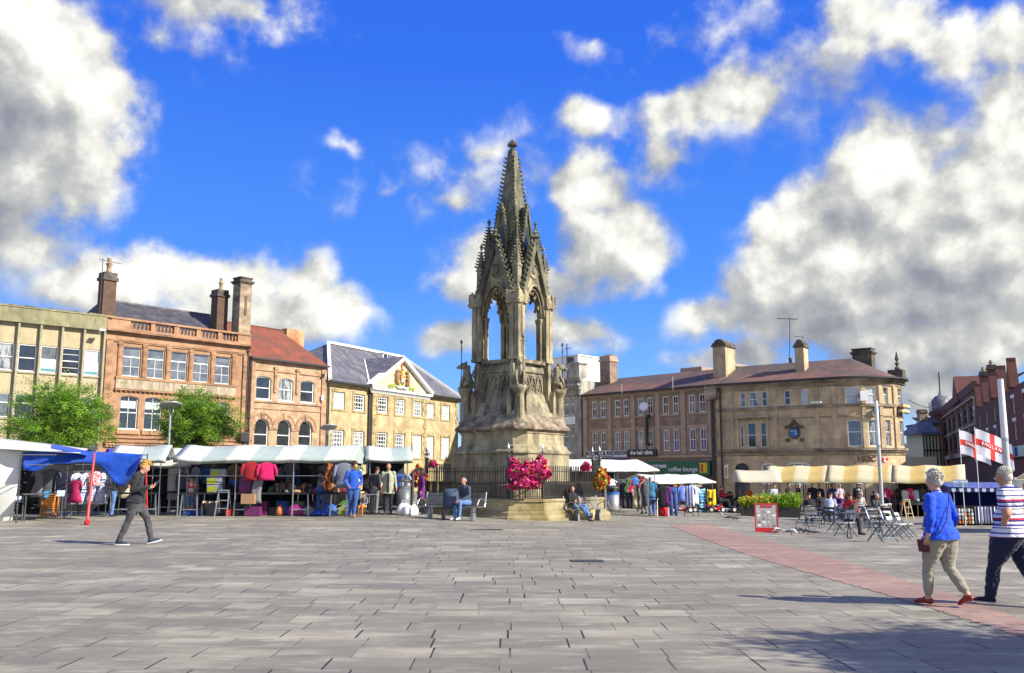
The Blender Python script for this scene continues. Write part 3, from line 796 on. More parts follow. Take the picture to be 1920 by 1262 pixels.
 b = MB(); b.box(.5,W-.5,.2,.24,-1.5,2.9); b.build('shop_window', MAT['shopdark'], t)
 b = MB(); b.tube((W-.12,-.12,3.6),(W-.12,-.12,9.9),.06); b.build('downpipe', MAT['lead'], t)
 b = MB(); b.box(9.2,9.75,-.5,-.1,3.75,4.35); b.tube((9.5,-.3,3.3),(9.5,-.3,3.75),.05); b.build('floodlight', MAT['black'], t)

# ------------------------------------------------------------------ buff stone building with round arches
def build_buff():
 o, a = ARCHS['B3']; loc, rz = at(o,a); W = 6.72
 t = thing('stone_building', 'narrow buff stone building with red tiled roof and three round arched windows', 'building', loc, rz)
 up = [(.62+1.91*i, 1.86+1.91*i, 6.66, 8.24, 8.05) for i in range(3)]
 lo = [(.6+1.9*i, 1.79+1.9*i, 3.5, 5.37, 4.78) for i in range(3)]
 shell(t, W, 8, 9.45, MAT['buff'], up+lo+[(.4,W-.4,-1.5,2.8)], depth=.2)
 b = MB()
 bandbox(b, 0, W, -.07, -.004, 8.62, 8.72); bandbox(b, 0, W, -.09, -.004, 6.46, 6.6); bandbox(b, 0, W, -.06, -.004, 6.02, 6.1); bandbox(b, 0, W, -.1, -.004, 9.2, 9.4)
 for i in (0,1):
  x = 2.17+1.91*i; b.box(x-.1,x+.1,-.1,-.004,7.2,9.0); b.box(x-.16,x+.16,-.14,-.102,8.75,8.98)
 for x in (0,W-.42): b.box(x,x+.42,-.1,-.004,3,9.2)
 b.build('moulding', MAT['pinktrim'], t)
 for i, q in enumerate(lo):   # voussoir arches on imposts
  v = MB(); cx = (q[0]+q[1])/2; r0 = (q[1]-q[0])/2; r1 = r0+.3; n = 12
  for k in range(n):
   t0, t1 = math.pi*k/n+.012, math.pi*(k+1)/n-.012
   P = [(cx+r*math.cos(t_), 4.78+r*math.sin(t_)) for r,t_ in ((r0,t0),(r1,t0),(r1,t1),(r0,t1))]
   v.mi = k % 2; v.prismy(P, -.06-.012*(k%2), -.004)
  v.mi = 1; v.prismy([(cx-.1,5.36),(cx+.1,5.36),(cx+.15,5.8),(cx-.15,5.8)], -.13, -.075)
  rr = r1+.06
  for k in range(n):
   t0, t1 = math.pi*k/n, math.pi*(k+1)/n
   P = [(cx+r*math.cos(t_), 4.78+r*math.sin(t_)) for r,t_ in ((r1+.002,t0),(rr,t0),(rr,t1),(r1+.002,t1))]
   v.mi = 1; v.prismy(P, -.1, -.004)
  v.build('arch', [MAT['buff'], MAT['pinktrim']], t)
  m = MB(); m.box(q[0]-.36 if i == 0 else q[0]-.36, q[0]-.002,-.09,-.004,4.66,4.78); m.box(q[1]+.002,q[1]+.36 if i == 2 else q[1]+.34,-.09,-.004,4.64,4.76); m.build('impost', MAT['pinktrim'], t)
 for i, q in enumerate(up): window(t, *q[:4], y=.15, cols=1, rows=1, rail=.5, spring=q[4], glass=['glass','glass_curtain','glass'][i], fw=.08, railw=.06, sill=MAT['white'])
 for i, q in enumerate(lo): window(t, *q[:4], y=.15, cols=1, rows=1, rail=.42, spring=q[4], glass='glass', fw=.08, railw=.06, sill=MAT['white'])
 r = MB(); roofslab(r, [(-.05,-.25,9.42),(W+.1,-.25,9.42),(W-.9,4,12.2),(-.05,4,12.2)]); roofslab(r, [(W+.1,-.25,9.42),(W+.1,8,9.42),(W-.9,4.1,12.2),(W-.9,4,12.2)]); roofslab(r, [(W+.1,8,9.42),(-.05,8,9.42),(-.05,4.1,12.2),(W-.9,4.1,12.2)])
 ro = r.build('roof', MAT['redtile'], t)
 b = MB(); b.beam((-.05,4.05,12.24),(W-.8,4.05,12.24),.2,.14)
 for k in range(34): x = .05+(W-1)*k/33; b.box(x-.04,x+.04,3.99,4.11,12.3,12.42)
 b.build('ridge', MAT['redtile'], ro)
 b = MB(); bandbox(b, -.05, W+.1, -.36, -.2, 9.33, 9.46); b.tube((.07,-.14,3.4),(.07,-.14,9.3),.055); b.build('gutter', MAT['lead'], t)
 b = MB(); b.box(8.3-1.6,10.0-1.6,4.6,5.2,11.2,12.7); b.build('chimney', mat('rendered_chimney', (.5,.13,.06), .9, (.4,.36,.2), .8, 3), t)
 b = MB(); b.box(6.22,6.42,-.2,-.104,6.9,7.25); b.build('alarm_box', MAT['white'], t)
 b = MB(); b.box(6.32,6.62,-.75,-.4,8.95,9.05); b.beam((6.5,-.4,9),(6.5,-.1,9),.05); b.build('floodlight', MAT['white'], t)
 b = MB(); b.box(.4,W-.4,.2,.24,-1.5,2.8); b.build('shop_window', MAT['shopdark'], t)

# ------------------------------------------------------------------ Georgian hall with pediment
def coat_of_arms(parent, cx, z, y):
 """painted relief: quartered shield, crown, two supporters, scroll"""
 red = mat('arms_red', (.38,.08,.05), .6); gold = mat('arms_gold', (.62,.52,.12), .5); blue = mat('arms_blue', (.14,.18,.3), .6); wht = MAT['white']; grn = mat('arms_green', (.3,.42,.06), .7); brn = mat('arms_brown', (.3,.16,.08), .7)
 b = MB()
 def sh(dx, s, mi, y0, y1, q=None):
  pts = [(-.36,.45),(.36,.45),(.36,.0),(.27,-.25),(0,-.45),(-.27,-.25),(-.36,0)]
  b.mi = mi; b.prismy([(cx+dx+px_*s, z+.25+pz*s) for px_,pz in reversed(pts)][::-1][::-1], y-y1, y-y0)
 b.mi = 1; b.ball((cx,y-.03,z+.25),(.56,.07,.62),16,8)
 b.mi = 0; b.prismy([(cx-.36,z+.25),(cx,z+.25),(cx,z+.7),(cx-.36,z+.7)], y-.16, y-.06)
 b.mi = 1; b.prismy([(cx,z+.25),(cx+.36,z+.25),(cx+.36,z+.7),(cx,z+.7)], y-.16, y-.06)
 b.mi = 2; b.prismy([(cx-.36,z+.25),(cx-.27,z),(cx,z-.2),(cx,z+.25)], y-.16, y-.06)
 b.mi = 0; b.prismy([(cx,z+.25),(cx,z-.2),(cx+.27,z),(cx+.36,z+.25)], y-.16, y-.06)
 b.mi = 3; b.ball((cx,y-.16,z+.26),(.14,.03,.17),10,6)
 for qx,qz,mi in ((-.18,.5,1),(.18,.5,0),(-.16,.1,1),(.16,.1,1)): b.mi = mi; b.ball((cx+qx,y-.165,z+qz),(.1,.02,.09),8,5)
 # crown
 b.mi = 0; b.ball((cx,y-.08,z+1.02),(.2,.08,.16),10,6); b.mi = 1
 b.prismy([(cx-.24,z+.84),(cx+.24,z+.84),(cx+.28,z+.98),(cx+.14,z+.92),(cx,z+1.0),(cx-.14,z+.92),(cx-.28,z+.98)], y-.17, y-.02)
 b.ball((cx,y-.08,z+1.28),(.07,.05,.09),8,5); b.mi = 0; b.ball((cx,y-.05,z+1.42),(.16,.06,.13),9,5); b.ball((cx,y-.05,z+1.6),(.1,.05,.1),8,5)
 # supporters
 for s, mi in ((-1,5),(1,5)):
  b.mi = mi; b.sm = True
  b.path([(cx+s*.78,y-.05,z-.25),(cx+s*.8,y-.08,z+.1),(cx+s*.74,y-.1,z+.5),(cx+s*.72,y-.1,z+.75)], [.13,.19,.21,.14], 8)
  b.ball((cx+s*.66,y-.13,z+.92),(.15,.11,.15),9,6); b.ball((cx+s*.54,y-.14,z+.86),(.09,.07,.07),8,5)
  for k in range(5): b.ball((cx+s*(.8+.03*math.sin(k)),y-.09,z+.68+.07*k),(.1,.08,.07),7,5)
  b.path([(cx+s*.66,y-.12,z+.62),(cx+s*.5,y-.14,z+.66),(cx+s*.4,y-.14,z+.6)], [.07,.06,.04], 6)
  b.path([(cx+s*.66,y-.12,z+.4),(cx+s*.5,y-.14,z+.36),(cx+s*.4,y-.14,z+.3)], [.07,.06,.04], 6)
  b.path([(cx+s*.74,y-.1,z+.05),(cx+s*.58,y-.14,z-.1),(cx+s*.66,y-.12,z-.3)], [.1,.08,.06], 6)
  b.path([(cx+s*.88,y-.08,z+.0),(cx+s*1.05,y-.08,z+.2),(cx+s*1.0,y-.08,z+.5),(cx+s*1.1,y-.08,z+.65)], [.03,.03,.03,.06], 6)
  b.sm = False
  b.mi = 4
  for k in range(9):
   x = cx+s*(.95+.11*k); b.ball((x,y-.05,z-.28-.02*k+.08*math.sin(k*1.7)),(.13-.006*k,.06,.09),7,5)
  b.mi = 1
  for k in range(5): b.ball((cx+s*(1.0+.2*k),y-.09,z-.2-.02*k+.08*math.sin(k*2.3)),(.05,.05,.05),6,4)
 b.mi = 3; b.path([(cx-.85,y-.08,z-.3),(cx-.45,y-.12,z-.42),(cx,y-.13,z-.36),(cx+.45,y-.12,z-.42),(cx+.85,y-.08,z-.3)], .09, 6)
 b.build('coat_of_arms', [red,gold,blue,wht,grn,brn], parent)

def build_hall():
 o, a = ARCHS['B4']; loc, rz = at(o,a); W = 18.75
 t = thing('georgian_hall', 'golden stone Georgian hall with coloured coat of arms in its white pediment', 'building', loc, rz)
 xs = [.82,3.3,5.98,8.44,10.98,13.35,15.92]; w = 1.35
 up = [(x,x+w,6.42,7.68) for x in xs]; lo = [(x,x+w,3.0,4.88) for x in xs]
 PX0,PX1 = 5.3,13.1; pr = .28
 side = [q for q in up+lo if q[0] < 5 or q[0] > 13.2]; mid = [q for q in up+lo if 5 < q[0] < 13.2]
 b = MB(); wall(b, 0, PX0, -1.5, 8.3, [q for q in side if q[0] < 5], .2); wall(b, PX1, W, -1.5, 8.3, [q for q in side if q[0] > 13], .2)
 wall(b, PX0, PX1, -1.5, 8.3, mid, .2, y=-pr)
 b.add([(PX0,0,-1.5),(PX0,-pr,-1.5),(PX0,-pr,8.3),(PX0,0,8.3)], [(0,1,2,3)]); b.add([(PX1,0,-1.5),(PX1,-pr,-1.5),(PX1,-pr,8.3),(PX1,0,8.3)], [(0,3,2,1)])
 b.add([(0,0,-1.5),(0,10,-1.5),(0,10,8.3),(0,0,8.3)], [(0,3,2,1)]); b.add([(W,0,-1.5),(W,10,-1.5),(W,10,8.3),(W,0,8.3)], [(0,1,2,3)]); b.add([(0,10,-1.5),(W,10,-1.5),(W,10,8.3),(0,10,8.3)], [(0,3,2,1)])
 b.build('wall', MAT['gold'], t)
 # architraves round every window, quoins, cornice
 tr = MB()
 for q in up+lo:
  yy = -pr if q in mid else 0
  for (x0,x1,z0,z1) in ((q[0]-.17,q[0]-.003,q[2],q[3]),(q[1]+.003,q[1]+.17,q[2],q[3]),(q[0]-.2,q[1]+.2,q[3]+.003,q[3]+.2),(q[0]-.22,q[1]+.22,q[2]-.16,q[2]-.003)):
   tr.box(x0,x1,yy-.055,yy-.004,z0,z1)
 for (x0,s,yy) in ((PX0,1,-pr),(PX1,-1,-pr),(W,-1,0)):
  for k in range(17):
   L_ = .5 if k % 2 else .32; z0 = 2.2+.36*k
   if z0 > 7.9: break
   tr.box(min(x0,x0+s*L_),max(x0,x0+s*L_),yy-.04,yy-.004,z0+.01,z0+.35)
 tr.build('stone_trim', MAT['goldtrim'], t)
 for x0,x1,yy in ((-.02,PX0-.36,0),(PX1+.36,W+.3,0)):
  c = MB(); bandbox(c, x0, x1, yy-.14, yy-.004, 8.06, 8.2); bandbox(c, x0, x1, yy-.3, yy-.004, 8.2, 8.34); c.build('cornice', MAT['goldtrim'], t)
 c = MB(); bandbox(c, PX0-.35, PX1+.35, -pr-.16, -pr-.004, 8.02, 8.16); bandbox(c, PX0-.42, PX1+.42, -pr-.34, -pr-.004, 8.16, 8.34)
 for i in range(44): x = PX0-.2+(PX1-PX0+.4)*i/43; c.box(x-.05,x+.05,-pr-.12,-pr-.006,7.9,8.02)
 ax, az = 9.2, 10.85
 for s,x0 in ((1,PX0-.45),(-1,PX1+.45)):
  d = Vector((ax-x0,0,az-8.34)); n = Vector((-d.z,0,d.x)).normalized()*(.26 if s > 0 else -.26)
  P = [(x0,8.345),(ax,az),(ax+0,az+.3),(x0-s*.1,8.55)]
  c.prismy(P if s > 0 else list(reversed(P)), -pr-.36, .05)
 c.build('pediment_cornice', MAT['white'], t)
 c = MB(); c.prismy([(PX0,8.345),(PX1,8.345),(ax,az-.02)], -pr-.02, .1); ty = c.build('tympanum', MAT['cream'], t)
 coat_of_arms(ty, 9.2, 9.0, -pr-.03)
 # hipped roof
 d = 5; R0, R1, zr = 6.45, 18.3-6, 12.25
 r = MB(); e = .4
 roofslab(r, [(-.1,-e,8.36),(W+.25,-e,8.36),(17.2,d,zr),(6.3,d,zr)]); roofslab(r, [(W+.25,-e,8.36),(W+.25,10.4,8.36),(17.2,d,zr)]); roofslab(r, [(-.1,10.4,8.36),(-.1,-e,8.36),(6.3,d,zr)]); roofslab(r, [(W+.25,10.4,8.36),(-.1,10.4,8.36),(6.3,d,zr),(17.2,d,zr)])
 # roof behind the pediment
 yb = (10.95-8.36)/(zr-8.36)*(d+e)-e
 roofslab(r, [(PX0-.5,-pr-.3,8.42),(ax,-pr-.3,11.1),(ax,yb+.3,11.1),(PX0-.5,-e+.1,8.42)][::-1], .1); roofslab(r, [(PX1+.5,-pr-.3,8.42),(ax,-pr-.3,11.1),(ax,yb+.3,11.1),(PX1+.5,-e+.1,8.42)], .1)
 ro = r.build('roof', MAT['slate2'], t)
 f = MB()
 f.beam((-.1,-e,8.46),(6.3,d,zr+.1),.26,.2); f.beam((6.3,d,zr+.1),(17.2,d,zr+.1),.3,.2); f.beam((17.2,d,zr+.1),(W+.25,-e,8.46),.26,.2)
 f.beam((PX0-.5,-e+.02,8.5),(ax,yb+.2,11.15),.2,.1)
 f.build('lead_flashing', MAT['white'], ro)
 dm = MB(); dm.box(12.0,12.75,3.6,4.6,11.2,12.0); dm.box(11.92,12.83,3.5,4.7,12.0,12.08); dm.build('dormer', MAT['white'], ro)
 dm = MB(); dm.box(12.12,12.63,3.57,3.598,11.3,11.92); dm.build('dormer_window', MAT['glass'], ro)
 gl = ['glass_blind','glass','glass','glass_curtain','glass_curtain','glass_blind','glass_blind']; g2 = ['glass_grey','glass_curtain','glass','glass_grey','glass_blind','glass_blind','glass_blind']
 for i, q in enumerate(up): window(t, *q, y=.12-(pr if q in mid else 0), cols=4, rows=4, rail=.5, glass=gl[i], fw=.12, bw=.045, railw=.08)
 for i, q in enumerate(lo): window(t, *q, y=.12-(pr if q in mid else 0), cols=4, rows=6, rail=.5, glass=g2[i], fw=.12, bw=.045, railw=.09)
 g_ = MB(); bandbox(g_, -.1, PX0-.4, -.5, -.32, 8.3, 8.42); g_.build('gutter', MAT['lead'], t); g_ = MB(); bandbox(g_, PX1+.45, W+.35, -.5, -.32, 8.3, 8.42); g_.build('gutter', MAT['lead'], t); g_ = MB(); g_.tube((.12,-.15,0),(.12,-.15,8.2),.07); g_.build('downpipe', MAT['lead'], t); g_ = MB(); g_.tube((PX0-.16,-.12,0),(PX0-.16,-.12,8.1),.075)
 g_.build('downpipe', MAT['lead'], t)
 b = MB(); b.box(1.5,3.0,-.45,-.1,3.1-.5,2.95); b.build('window_box', MAT['lead'], t)
 b = MB(); b.box(15.6,17.6,-.05,-.004,2.0,2.5); b.build('name_plaque', MAT['sooty'], t)

# ------------------------------------------------------------------ pale building beside the monument
def build_pale():
 t = thing('classical_building', 'pale grey and white classical building with roof balustrade behind the monument', 'building', (-1.2,84.1,0), rad(-45.54)); W = 9.9
 wins = [(7.3,7.72,6.5,8.0),(7.85,8.55,6.5,8.0),(8.68,9.1,6.5,8.0),(7.3,7.72,3.4,5.6),(7.85,8.55,3.4,5.6),(8.68,9.1,3.4,5.6)]
 shell(t, W, 8, 9.4, MAT['greystone'], wins, depth=.2)
 for q in wins: window(t, *q, y=.14, cols=1, rows=1, rail=.62, glass='glass_grey', fw=.07, railw=.07)
 b = MB(); b.box(7.1,9.3,-.1,-.004,5.75,6.4); b.build('white_band', MAT['white'], t)
 b = MB(); bandbox(b, -.1, W+.1, -.5, -.004, 8.9, 9.08); bandbox(b, 0, W, -.25, -.004, 8.65, 8.9); bandbox(b, 0, W, -.2, -.004, 8.2, 8.32)
 for i in range(26): x = .2+9.4*i/25; b.box(x-.1,x+.1,-.42,-.252,8.72,8.9)
 b.build('cornice', MAT['greystone'], t)
 b = MB(); b.box(0,W,-.1,.3,9.4,9.6); b.box(0,8.5,-.14,.34,10.33,10.46); b.box(8.5,W,-.2,.8,9.6,10.75); b.box(8.4,W+.1,-.3,.9,10.75,10.88); b.box(0,.5,-.09,.29,9.6,10.33); b.box(5.3,5.8,-.09,.29,9.6,10.33)
 ba = b.build('balustrade', MAT['greystone'], t)
 for k in range(18):
  x = 5.95+2.45*k/17
  if k % 2 == 0:
   m = MB(); m.sm = True; m.lathe([(.1,0),(.06,.05),(.11,.25),(.05,.55),(.09,.73)], 8, (x,.1,9.6)); m.build('baluster', MAT['white'], ba)
 b = MB(); b.box(2.5,7.4,2.5,6,9.4,11.9); b.box(2.4,7.5,2.4,6.1,11.9,12.0); b.build('plant_room', MAT['white'], t)
 b = MB(); b.tube((6.3,2.3,9.4),(6.3,2.3,13.0),.05); b.tube((6.0,2.3,12.6),(6.7,2.3,12.6),.03); b.box(6.35,6.9,2.2,2.45,11.0,11.8); b.build('aerial', MAT['darksteel'], t)
 b = MB(); bandbox(b, 0, W, -.35, -.004, 2.0, 2.4); b.box(W-.6,W+.1,-.9,-.3,2.3,2.8); b.build('fascia_board', MAT['lead'], t)

# ------------------------------------------------------------------ brown brick building with shop signs
def build_brownbrick():
 o, a = ARCHS['B6']; loc, rz = at(o,a); W = 12.78
 t = thing('brick_building', 'long brown brick building with paired sash windows over green coffee lounge shopfront', 'building', loc, rz)
 pr = [(.99,1.57),(1.89,2.47),(3.39,3.96),(4.27,4.83),(5.72,6.27),(6.62,7.17),(8.1,8.66),(9.03,9.56),(10.47,11.05),(11.4,11.97)]
 up = [(x0,x1,6.16,7.5) for x0,x1 in pr]; lo = [(x0,x1,3.35,4.97) for x0,x1 in pr]
 shell(t, W, 9, 8.05, MAT['brownbrick'], up+lo+[(.4,W-.4,-1.5,2.6)], depth=.16)
 b = MB()
 for x in (.35,2.9,5.28,7.64,10.0,12.4): b.box(x-.2,x+.2,-.1,-.004,3.1,7.9)
 for k in range(5):
  x0 = pr[2*k][0]-.18; x1 = pr[2*k+1][1]+.18; b.box(x0,x1,-.1,-.004,6.0,6.14); b.box(x0,x1,-.03,-.004,4.99,5.25)
 bandbox(b, 0, W, -.14, -.004, 2.85, 3.05); bandbox(b, 0, W, -.06, -.004, 7.75, 8.0)
 b.build('stone_trim', MAT['browntrim'], t)
 violet = mat('glass_with_violet_curtain', (.1,.08,.32), .1, (.03,.03,.05), 1.5, spec=.8, stretch=(2,1,.6))
 for i, q in enumerate(up): window(t, *q, y=.1, cols=2, rows=1, split=None, rail=.55, glass='glass' if i not in (4,8) else 'glass_grey', fw=.07, bw=.03)
 for i, q in enumerate(lo): window(t, *q, y=.1, cols=2, rows=1, rail=.5, glass=('glass_curtain' if i in (4,5) else 'glass_grey' if i in (2,3,6) else violet if i in (7,8,9) else 'glass'), fw=.07, bw=.03)
 r = MB(); roofslab(r, [(-.1,-.35,8.05),(W-.05,-.35,8.05),(W-.05,4,9.75),(-1.0,4,9.75)][:2]+[(W-.05,4,9.75),(.3,4,9.75)]); roofslab(r, [(W-.05,9.3,8.05),(-.1,9.3,8.05),(.3,4.1,9.75),(W-.05,4.1,9.75)]); roofslab(r, [(-.1,9.3,8.05),(-.1,-.35,8.05),(.3,4,9.75),(.3,4.1,9.75)])
 ro = r.build('roof', MAT['browntile'], t)
 g = MB(); bandbox(g, -.15, W, -.5, -.34, 7.96, 8.1)
 for x in (12.2,): g.path([(x,-.45,8.7),(x,-.45,8.0),(x+.1,-.45,7.9),(x+.25,-.45,7.95)], .03)
 g.build('gutter', MAT['lead'], t)
 g = MB()
 for x,z in ((4.6,7.7),(9.5,7.95),(.2,7.6)): g.tube((x,-.55,z-.1),(x,-.55,z+.95),.028)
 g.build('bracket_pole', MAT['steel'], t)
 chimney(t, -.5+.4,1.0,2.4,3.4, 8.6, 11.55, MAT['brownbrick'], MAT['browntrim'], [(.1+.25*k,2.9,.18,.09) for k in range(4)])
 b = MB(); b.tube((6.75,-.25,3.9),(6.75,-.25,6.0),.13); b.tube((6.75,-.25,5.98),(7.05,-.25,6.1),.13); b.tube((6.75,-.25,3.92),(7.0,-.25,3.85),.13); b.build('extract_duct', MAT['black'], t)
 sd = MB(); sd.sm = True; sd.lathe([(.05,0),(.25,.05),(.36,.15),(.34,.17),(.2,.08)], 16); sd.M = None
 sd.build('satellite_dish', MAT['white'], t, (6.7,-.45,6.75), rot=(rad(75),0,rad(20)))
 # signs
 ink = mat('black_print', (.02,.02,.025), .5); wh = MAT['white']
 b = MB(); b.box(.56,4.76,-.26,-.15,2.96,3.5); s = b.build('sign_board', mat('grey_white_sign', (.62,.64,.68), .5), t)
 lettering('BOWMER & ANDERSON', .44, ink, s, (2.66,-.27,3.28), bold=.012, ext=.006, sx=.88); lettering('Estate and Letting Department', .13, ink, s, (2.66,-.27,3.05), ext=.006)
 b = MB(); b.box(4.80,7.6,-.26,-.15,2.96,3.5); s = b.build('sign_board', ink, t)
 lettering('the hair clinic', .42, wh, s, (6.2,-.27,3.27), bold=.014, ext=.006, sx=.95)
 b = MB(); b.box(.5,5.0,-.3,-.15,2.62,2.86); b.build('fascia_board', mat('violet_blue_sign', (.03,.03,.22), .5), t)
 gm = mat('green_sign', (.02,.13,.075), .45, (.015,.1,.06), 2); og = mat('orange_print', (.6,.22,.03), .5)
 b = MB(); b.box(6.2,12.35,-.26,-.004,1.55,2.6); s = b.build('fascia_board', gm, t)
 lettering('evergreen', .46, wh, s, (7.6,-.275,2.25), bold=.01, ext=.006); lettering('garden', .34, og, s, (7.5,-.275,1.85), bold=.006, ext=.006); lettering('coffee lounge', .48, wh, s, (10.0,-.275,1.98), bold=.004, ext=.006)
 b = MB(); b.box(11.5,12.15,-.3,-.27,1.72,2.45); s = b.build('yellow_sign', mat('yellow_sign', (.72,.5,.02), .5), t)
 b = MB(); b.box(11.62,11.8,-.312,-.302,1.8,2.35); b.build('sign_print', mat('sign_red', (.5,.03,.06), .5), s)
 b = MB(); b.box(.4,W-.4,.16,.2,-1.5,2.6); b.build('shop_window', MAT['shopdark'], t)
 # structures seen above the ridge
 b = MB(); b.box(5.6,7.7,6,9,8.05,10.35); b.build('roof_room', MAT['browntrim'], t)
 b = MB(); b.prismy([(9.1,8.05),(11.2,8.05),(11.2,10.0),(10.1,10.5),(9.1,10.0)], 6, 9); b.build('rear_gable', MAT['browntrim'], t)

# ------------------------------------------------------------------ bank with the round corner
def build_bank():
 o, a = ARCHS['HB']; loc, rz = at(o,a); U0, R_ = 8.5, 3.5; SL = U0+R_*rad(112)
 bd = Bend(U0, R_)
 fac = Fac(o, a)
 def s_px(px):
  best = None
  for k in range(0, 1120):
   s = U0+R_*rad(k/10); x,y,_ = bd.p(s,0,0)
   X = o[0]+x*fac.d[0]-y*fac.d[1]; Y = o[1]+x*fac.d[1]+y*fac.d[0]
   d = abs(CX+X/Y*F/math.cos(PITCH)*.985-px)
   if best is None or d < best[0]: best = (d, s)
  return best[1]
 t = thing('bank_building', 'yellow sandstone bank with rounded corner and crest plaque on its wall', 'building', loc, rz)
 up = [(1.95,2.33,6.36,7.4),(2.6,3.28,6.36,7.4),(3.54,3.94,6.36,7.4),(5.17,5.6,6.36,7.4),(6.35,6.82,6.36,7.4)]
 lo = [(1.86,2.1,3.5,5.1),(2.4,3.03,3.5,5.24),(3.36,3.8,3.5,5.24)]
 cw = [(1583,1610),(1622,1641),(1654,1663),(1681,1690)]
 cu = [(s_px(p), s_px(q), 6.28, 7.4) for p,q in cw]; cl = [(s_px(p+1), s_px(q+1.5), 3.45, 5.2) for p,q in cw]
 gr = [(1.35,2.45,-1.5,2.4,1.95),(3.3,4.4,.9,2.42,2.15),(5.1,6.75,.9,2.45,2.2)]
 st = .28
 xs = [v for v in frange(U0-.3,SL,st)]
 b = MB(); wall(b, 0, SL, -1.6, 7.95, up+lo+cu+cl+gr, .17, xs); bd(b)
 b.add([(0,0,-1.6),(0,9,-1.6),(0,9,7.95),(0,0,7.95)], [(0,3,2,1)])
 ex, ey, _ = bd.p(SL,0,0)
 b.add([(ex,ey,-1.6),(ex-3.2,ey+8,-1.6),(ex-3.2,ey+8,7.95),(ex,ey,7.95)], [(0,1,2,3)]); b.add([(0,9,-1.6),(ex-3.2,ey+8,-1.6),(ex-3.2,ey+8,7.95),(0,9,7.95)], [(0,3,2,1)])
 b.build('wall', MAT['bank'], t)
 m = MB()
 for z0,z1,p in ((7.5,7.62,.06),(7.72,7.84,.14),(7.84,7.98,.26),(6.1,6.24,.14),(6.24,6.3,.08),(5.42,5.5,.05),(3.08,3.2,.12),(3.2,3.36,.22),(2.9,2.97,.06)): bandbox(m, 0, SL, -p, -.004, z0, z1, st)
 bd(m); m.build('string_course', MAT['banktrim'], t)
 m = MB()
 for s0 in (.3,1.25,4.5,7.4,8.6): m.box(s0-.16,s0+.16,-.06,-.004,3.36,7.5)
 for i in range(3):
  for q0,q1 in ((cu[i],cu[i+1]),):
   c = (q0[1]+q1[0])/2; w_ = min(.12,(q1[0]-q0[1])*.3)
   for z0,z1 in ((3.37,5.42),(5.5,6.1),(6.3,7.5)): m.box(c-w_,c+w_,-.1,-.004,z0,z1)
 m.box(1.6,4.1,-.3,-.004,5.56,5.66); m.box(1.68,4.02,-.2,-.004,5.66,5.78)     # hood over the triple window
 for s0 in (1.72,3.92): m.box(s0-.08,s0+.08,-.12,-.004,3.36,5.56)
 bandbox(m, cl[3][0]-.4, cl[3][1]+.4, -.5, -.26, 6.1, 6.3, .2); bandbox(m, cl[3][0]-.45, cl[3][1]+.45, -.45, -.15, 5.75, 5.95, .2)
 for q in gr[1:]:
  m.box(q[0]-.15,q[0]-.003,-.06,-.004,.9,2.2); m.box(q[1]+.003,q[1]+.15,-.06,-.004,.9,2.2)
 bd(m); m.build('pilaster', MAT['bank'], t)
 for i, q in enumerate(up): window(t, *q, y=.12, cols=1, rows=1, rail=.5, glass=['glass_grey','glass_curtain','glass','glass','glass_blind'][i], fw=.05, railw=.04)
 for i, q in enumerate(lo): window(t, *q, y=.12, cols=1, rows=1, rail=.5, glass='glass', fw=.05, railw=.04)
 for i, q in enumerate(cu): window(t, *q, y=.12, cols=1, rows=1, rail=.55, glass='glass_blind' if i < 2 else 'glass_curtain', fw=.06 if i < 2 else .04, railw=.05, bend=bd)
 for i, q in enumerate(cl): window(t, *q, y=.12, cols=1, rows=1, rail=.55, glass='glass_grey' if i == 0 else 'glass_curtain', fw=.06 if i < 2 else .04, railw=.05, bend=bd)
 for q in gr[1:]: window(t, q[0], q[1], q[2], q[3], y=.12, cols=3, rows=1, rail=None, spring=q[4], glass='glass_grey', fw=.12, bw=.06)
 d = MB(); d.box(1.35,2.45,.14,.18,-1.5,2.35); d.build('door', MAT['shopdark'], t)
 # crest plaque
 p = MB(); p.mi = 0; p.box(5.55,6.15,-.12,-.004,4.15,4.85); p.prismy([(5.2,4.75),(5.5,4.75),(5.83,5.1),(6.16,4.75),(6.46,4.75),(6.46,4.9),(6.2,4.95),(5.83,5.38),(5.46,4.95),(5.2,4.9)], -.2, -.004)
 p.box(5.2,5.45,-.12,-.004,3.85,4.05); p.box(6.2,6.45,-.12,-.004,3.85,4.05)
 p.sm = True; p.ball((5.83,-.08,4.42),(.42,.09,.42),14,8); p.sm = False
 p.mi = 1; p.prismy([(5.58,4.66),(5.58,4.3),(5.83,4.08),(6.08,4.3),(6.08,4.66)], -.2, -.13)
 p.mi = 2
 for x,z in ((5.7,4.55),(5.95,4.38),(5.93,4.56)): p.ball((x,-.2,z),(.06,.02,.05),8,5)
 p.build('crest_plaque', [MAT['sooty'], mat('crest_blue', (.04,.14,.5), .5), MAT['white']], t)
 # lettering along the curve
 dk = mat('bronze_letters', (.1,.05,.03), .5)
 for k, ch in enumerate('HSBC'):
  s = 10.08+.285*k; x,y,_ = bd.p(s,-.03,0); ang = (s-U0)/R_
  lettering(ch, .5, dk, t, (x,y,2.62), rot=(rad(90),0,ang), ext=.02, bold=.008)
 hx = MB(); s = 11.72; w_ = .26; h_ = .15; z = 2.6
 P = lambda dx,dz: (dx,dz)
 hx.mi = 0; hx.prismy([(-w_/2,-h_),(w_/2,-h_),(w_,0),(w_/2,h_),(-w_/2,h_),(-w_,0)], -.02, .0); hx.mi = 1
 hx.prismy([(-w_/2,-h_),(w_/2,-h_),(0,0)], -.035, -.022); hx.prismy([(w_/2,h_),(-w_/2,h_),(0,0)], -.035, -.022)
 hx.mi = 2
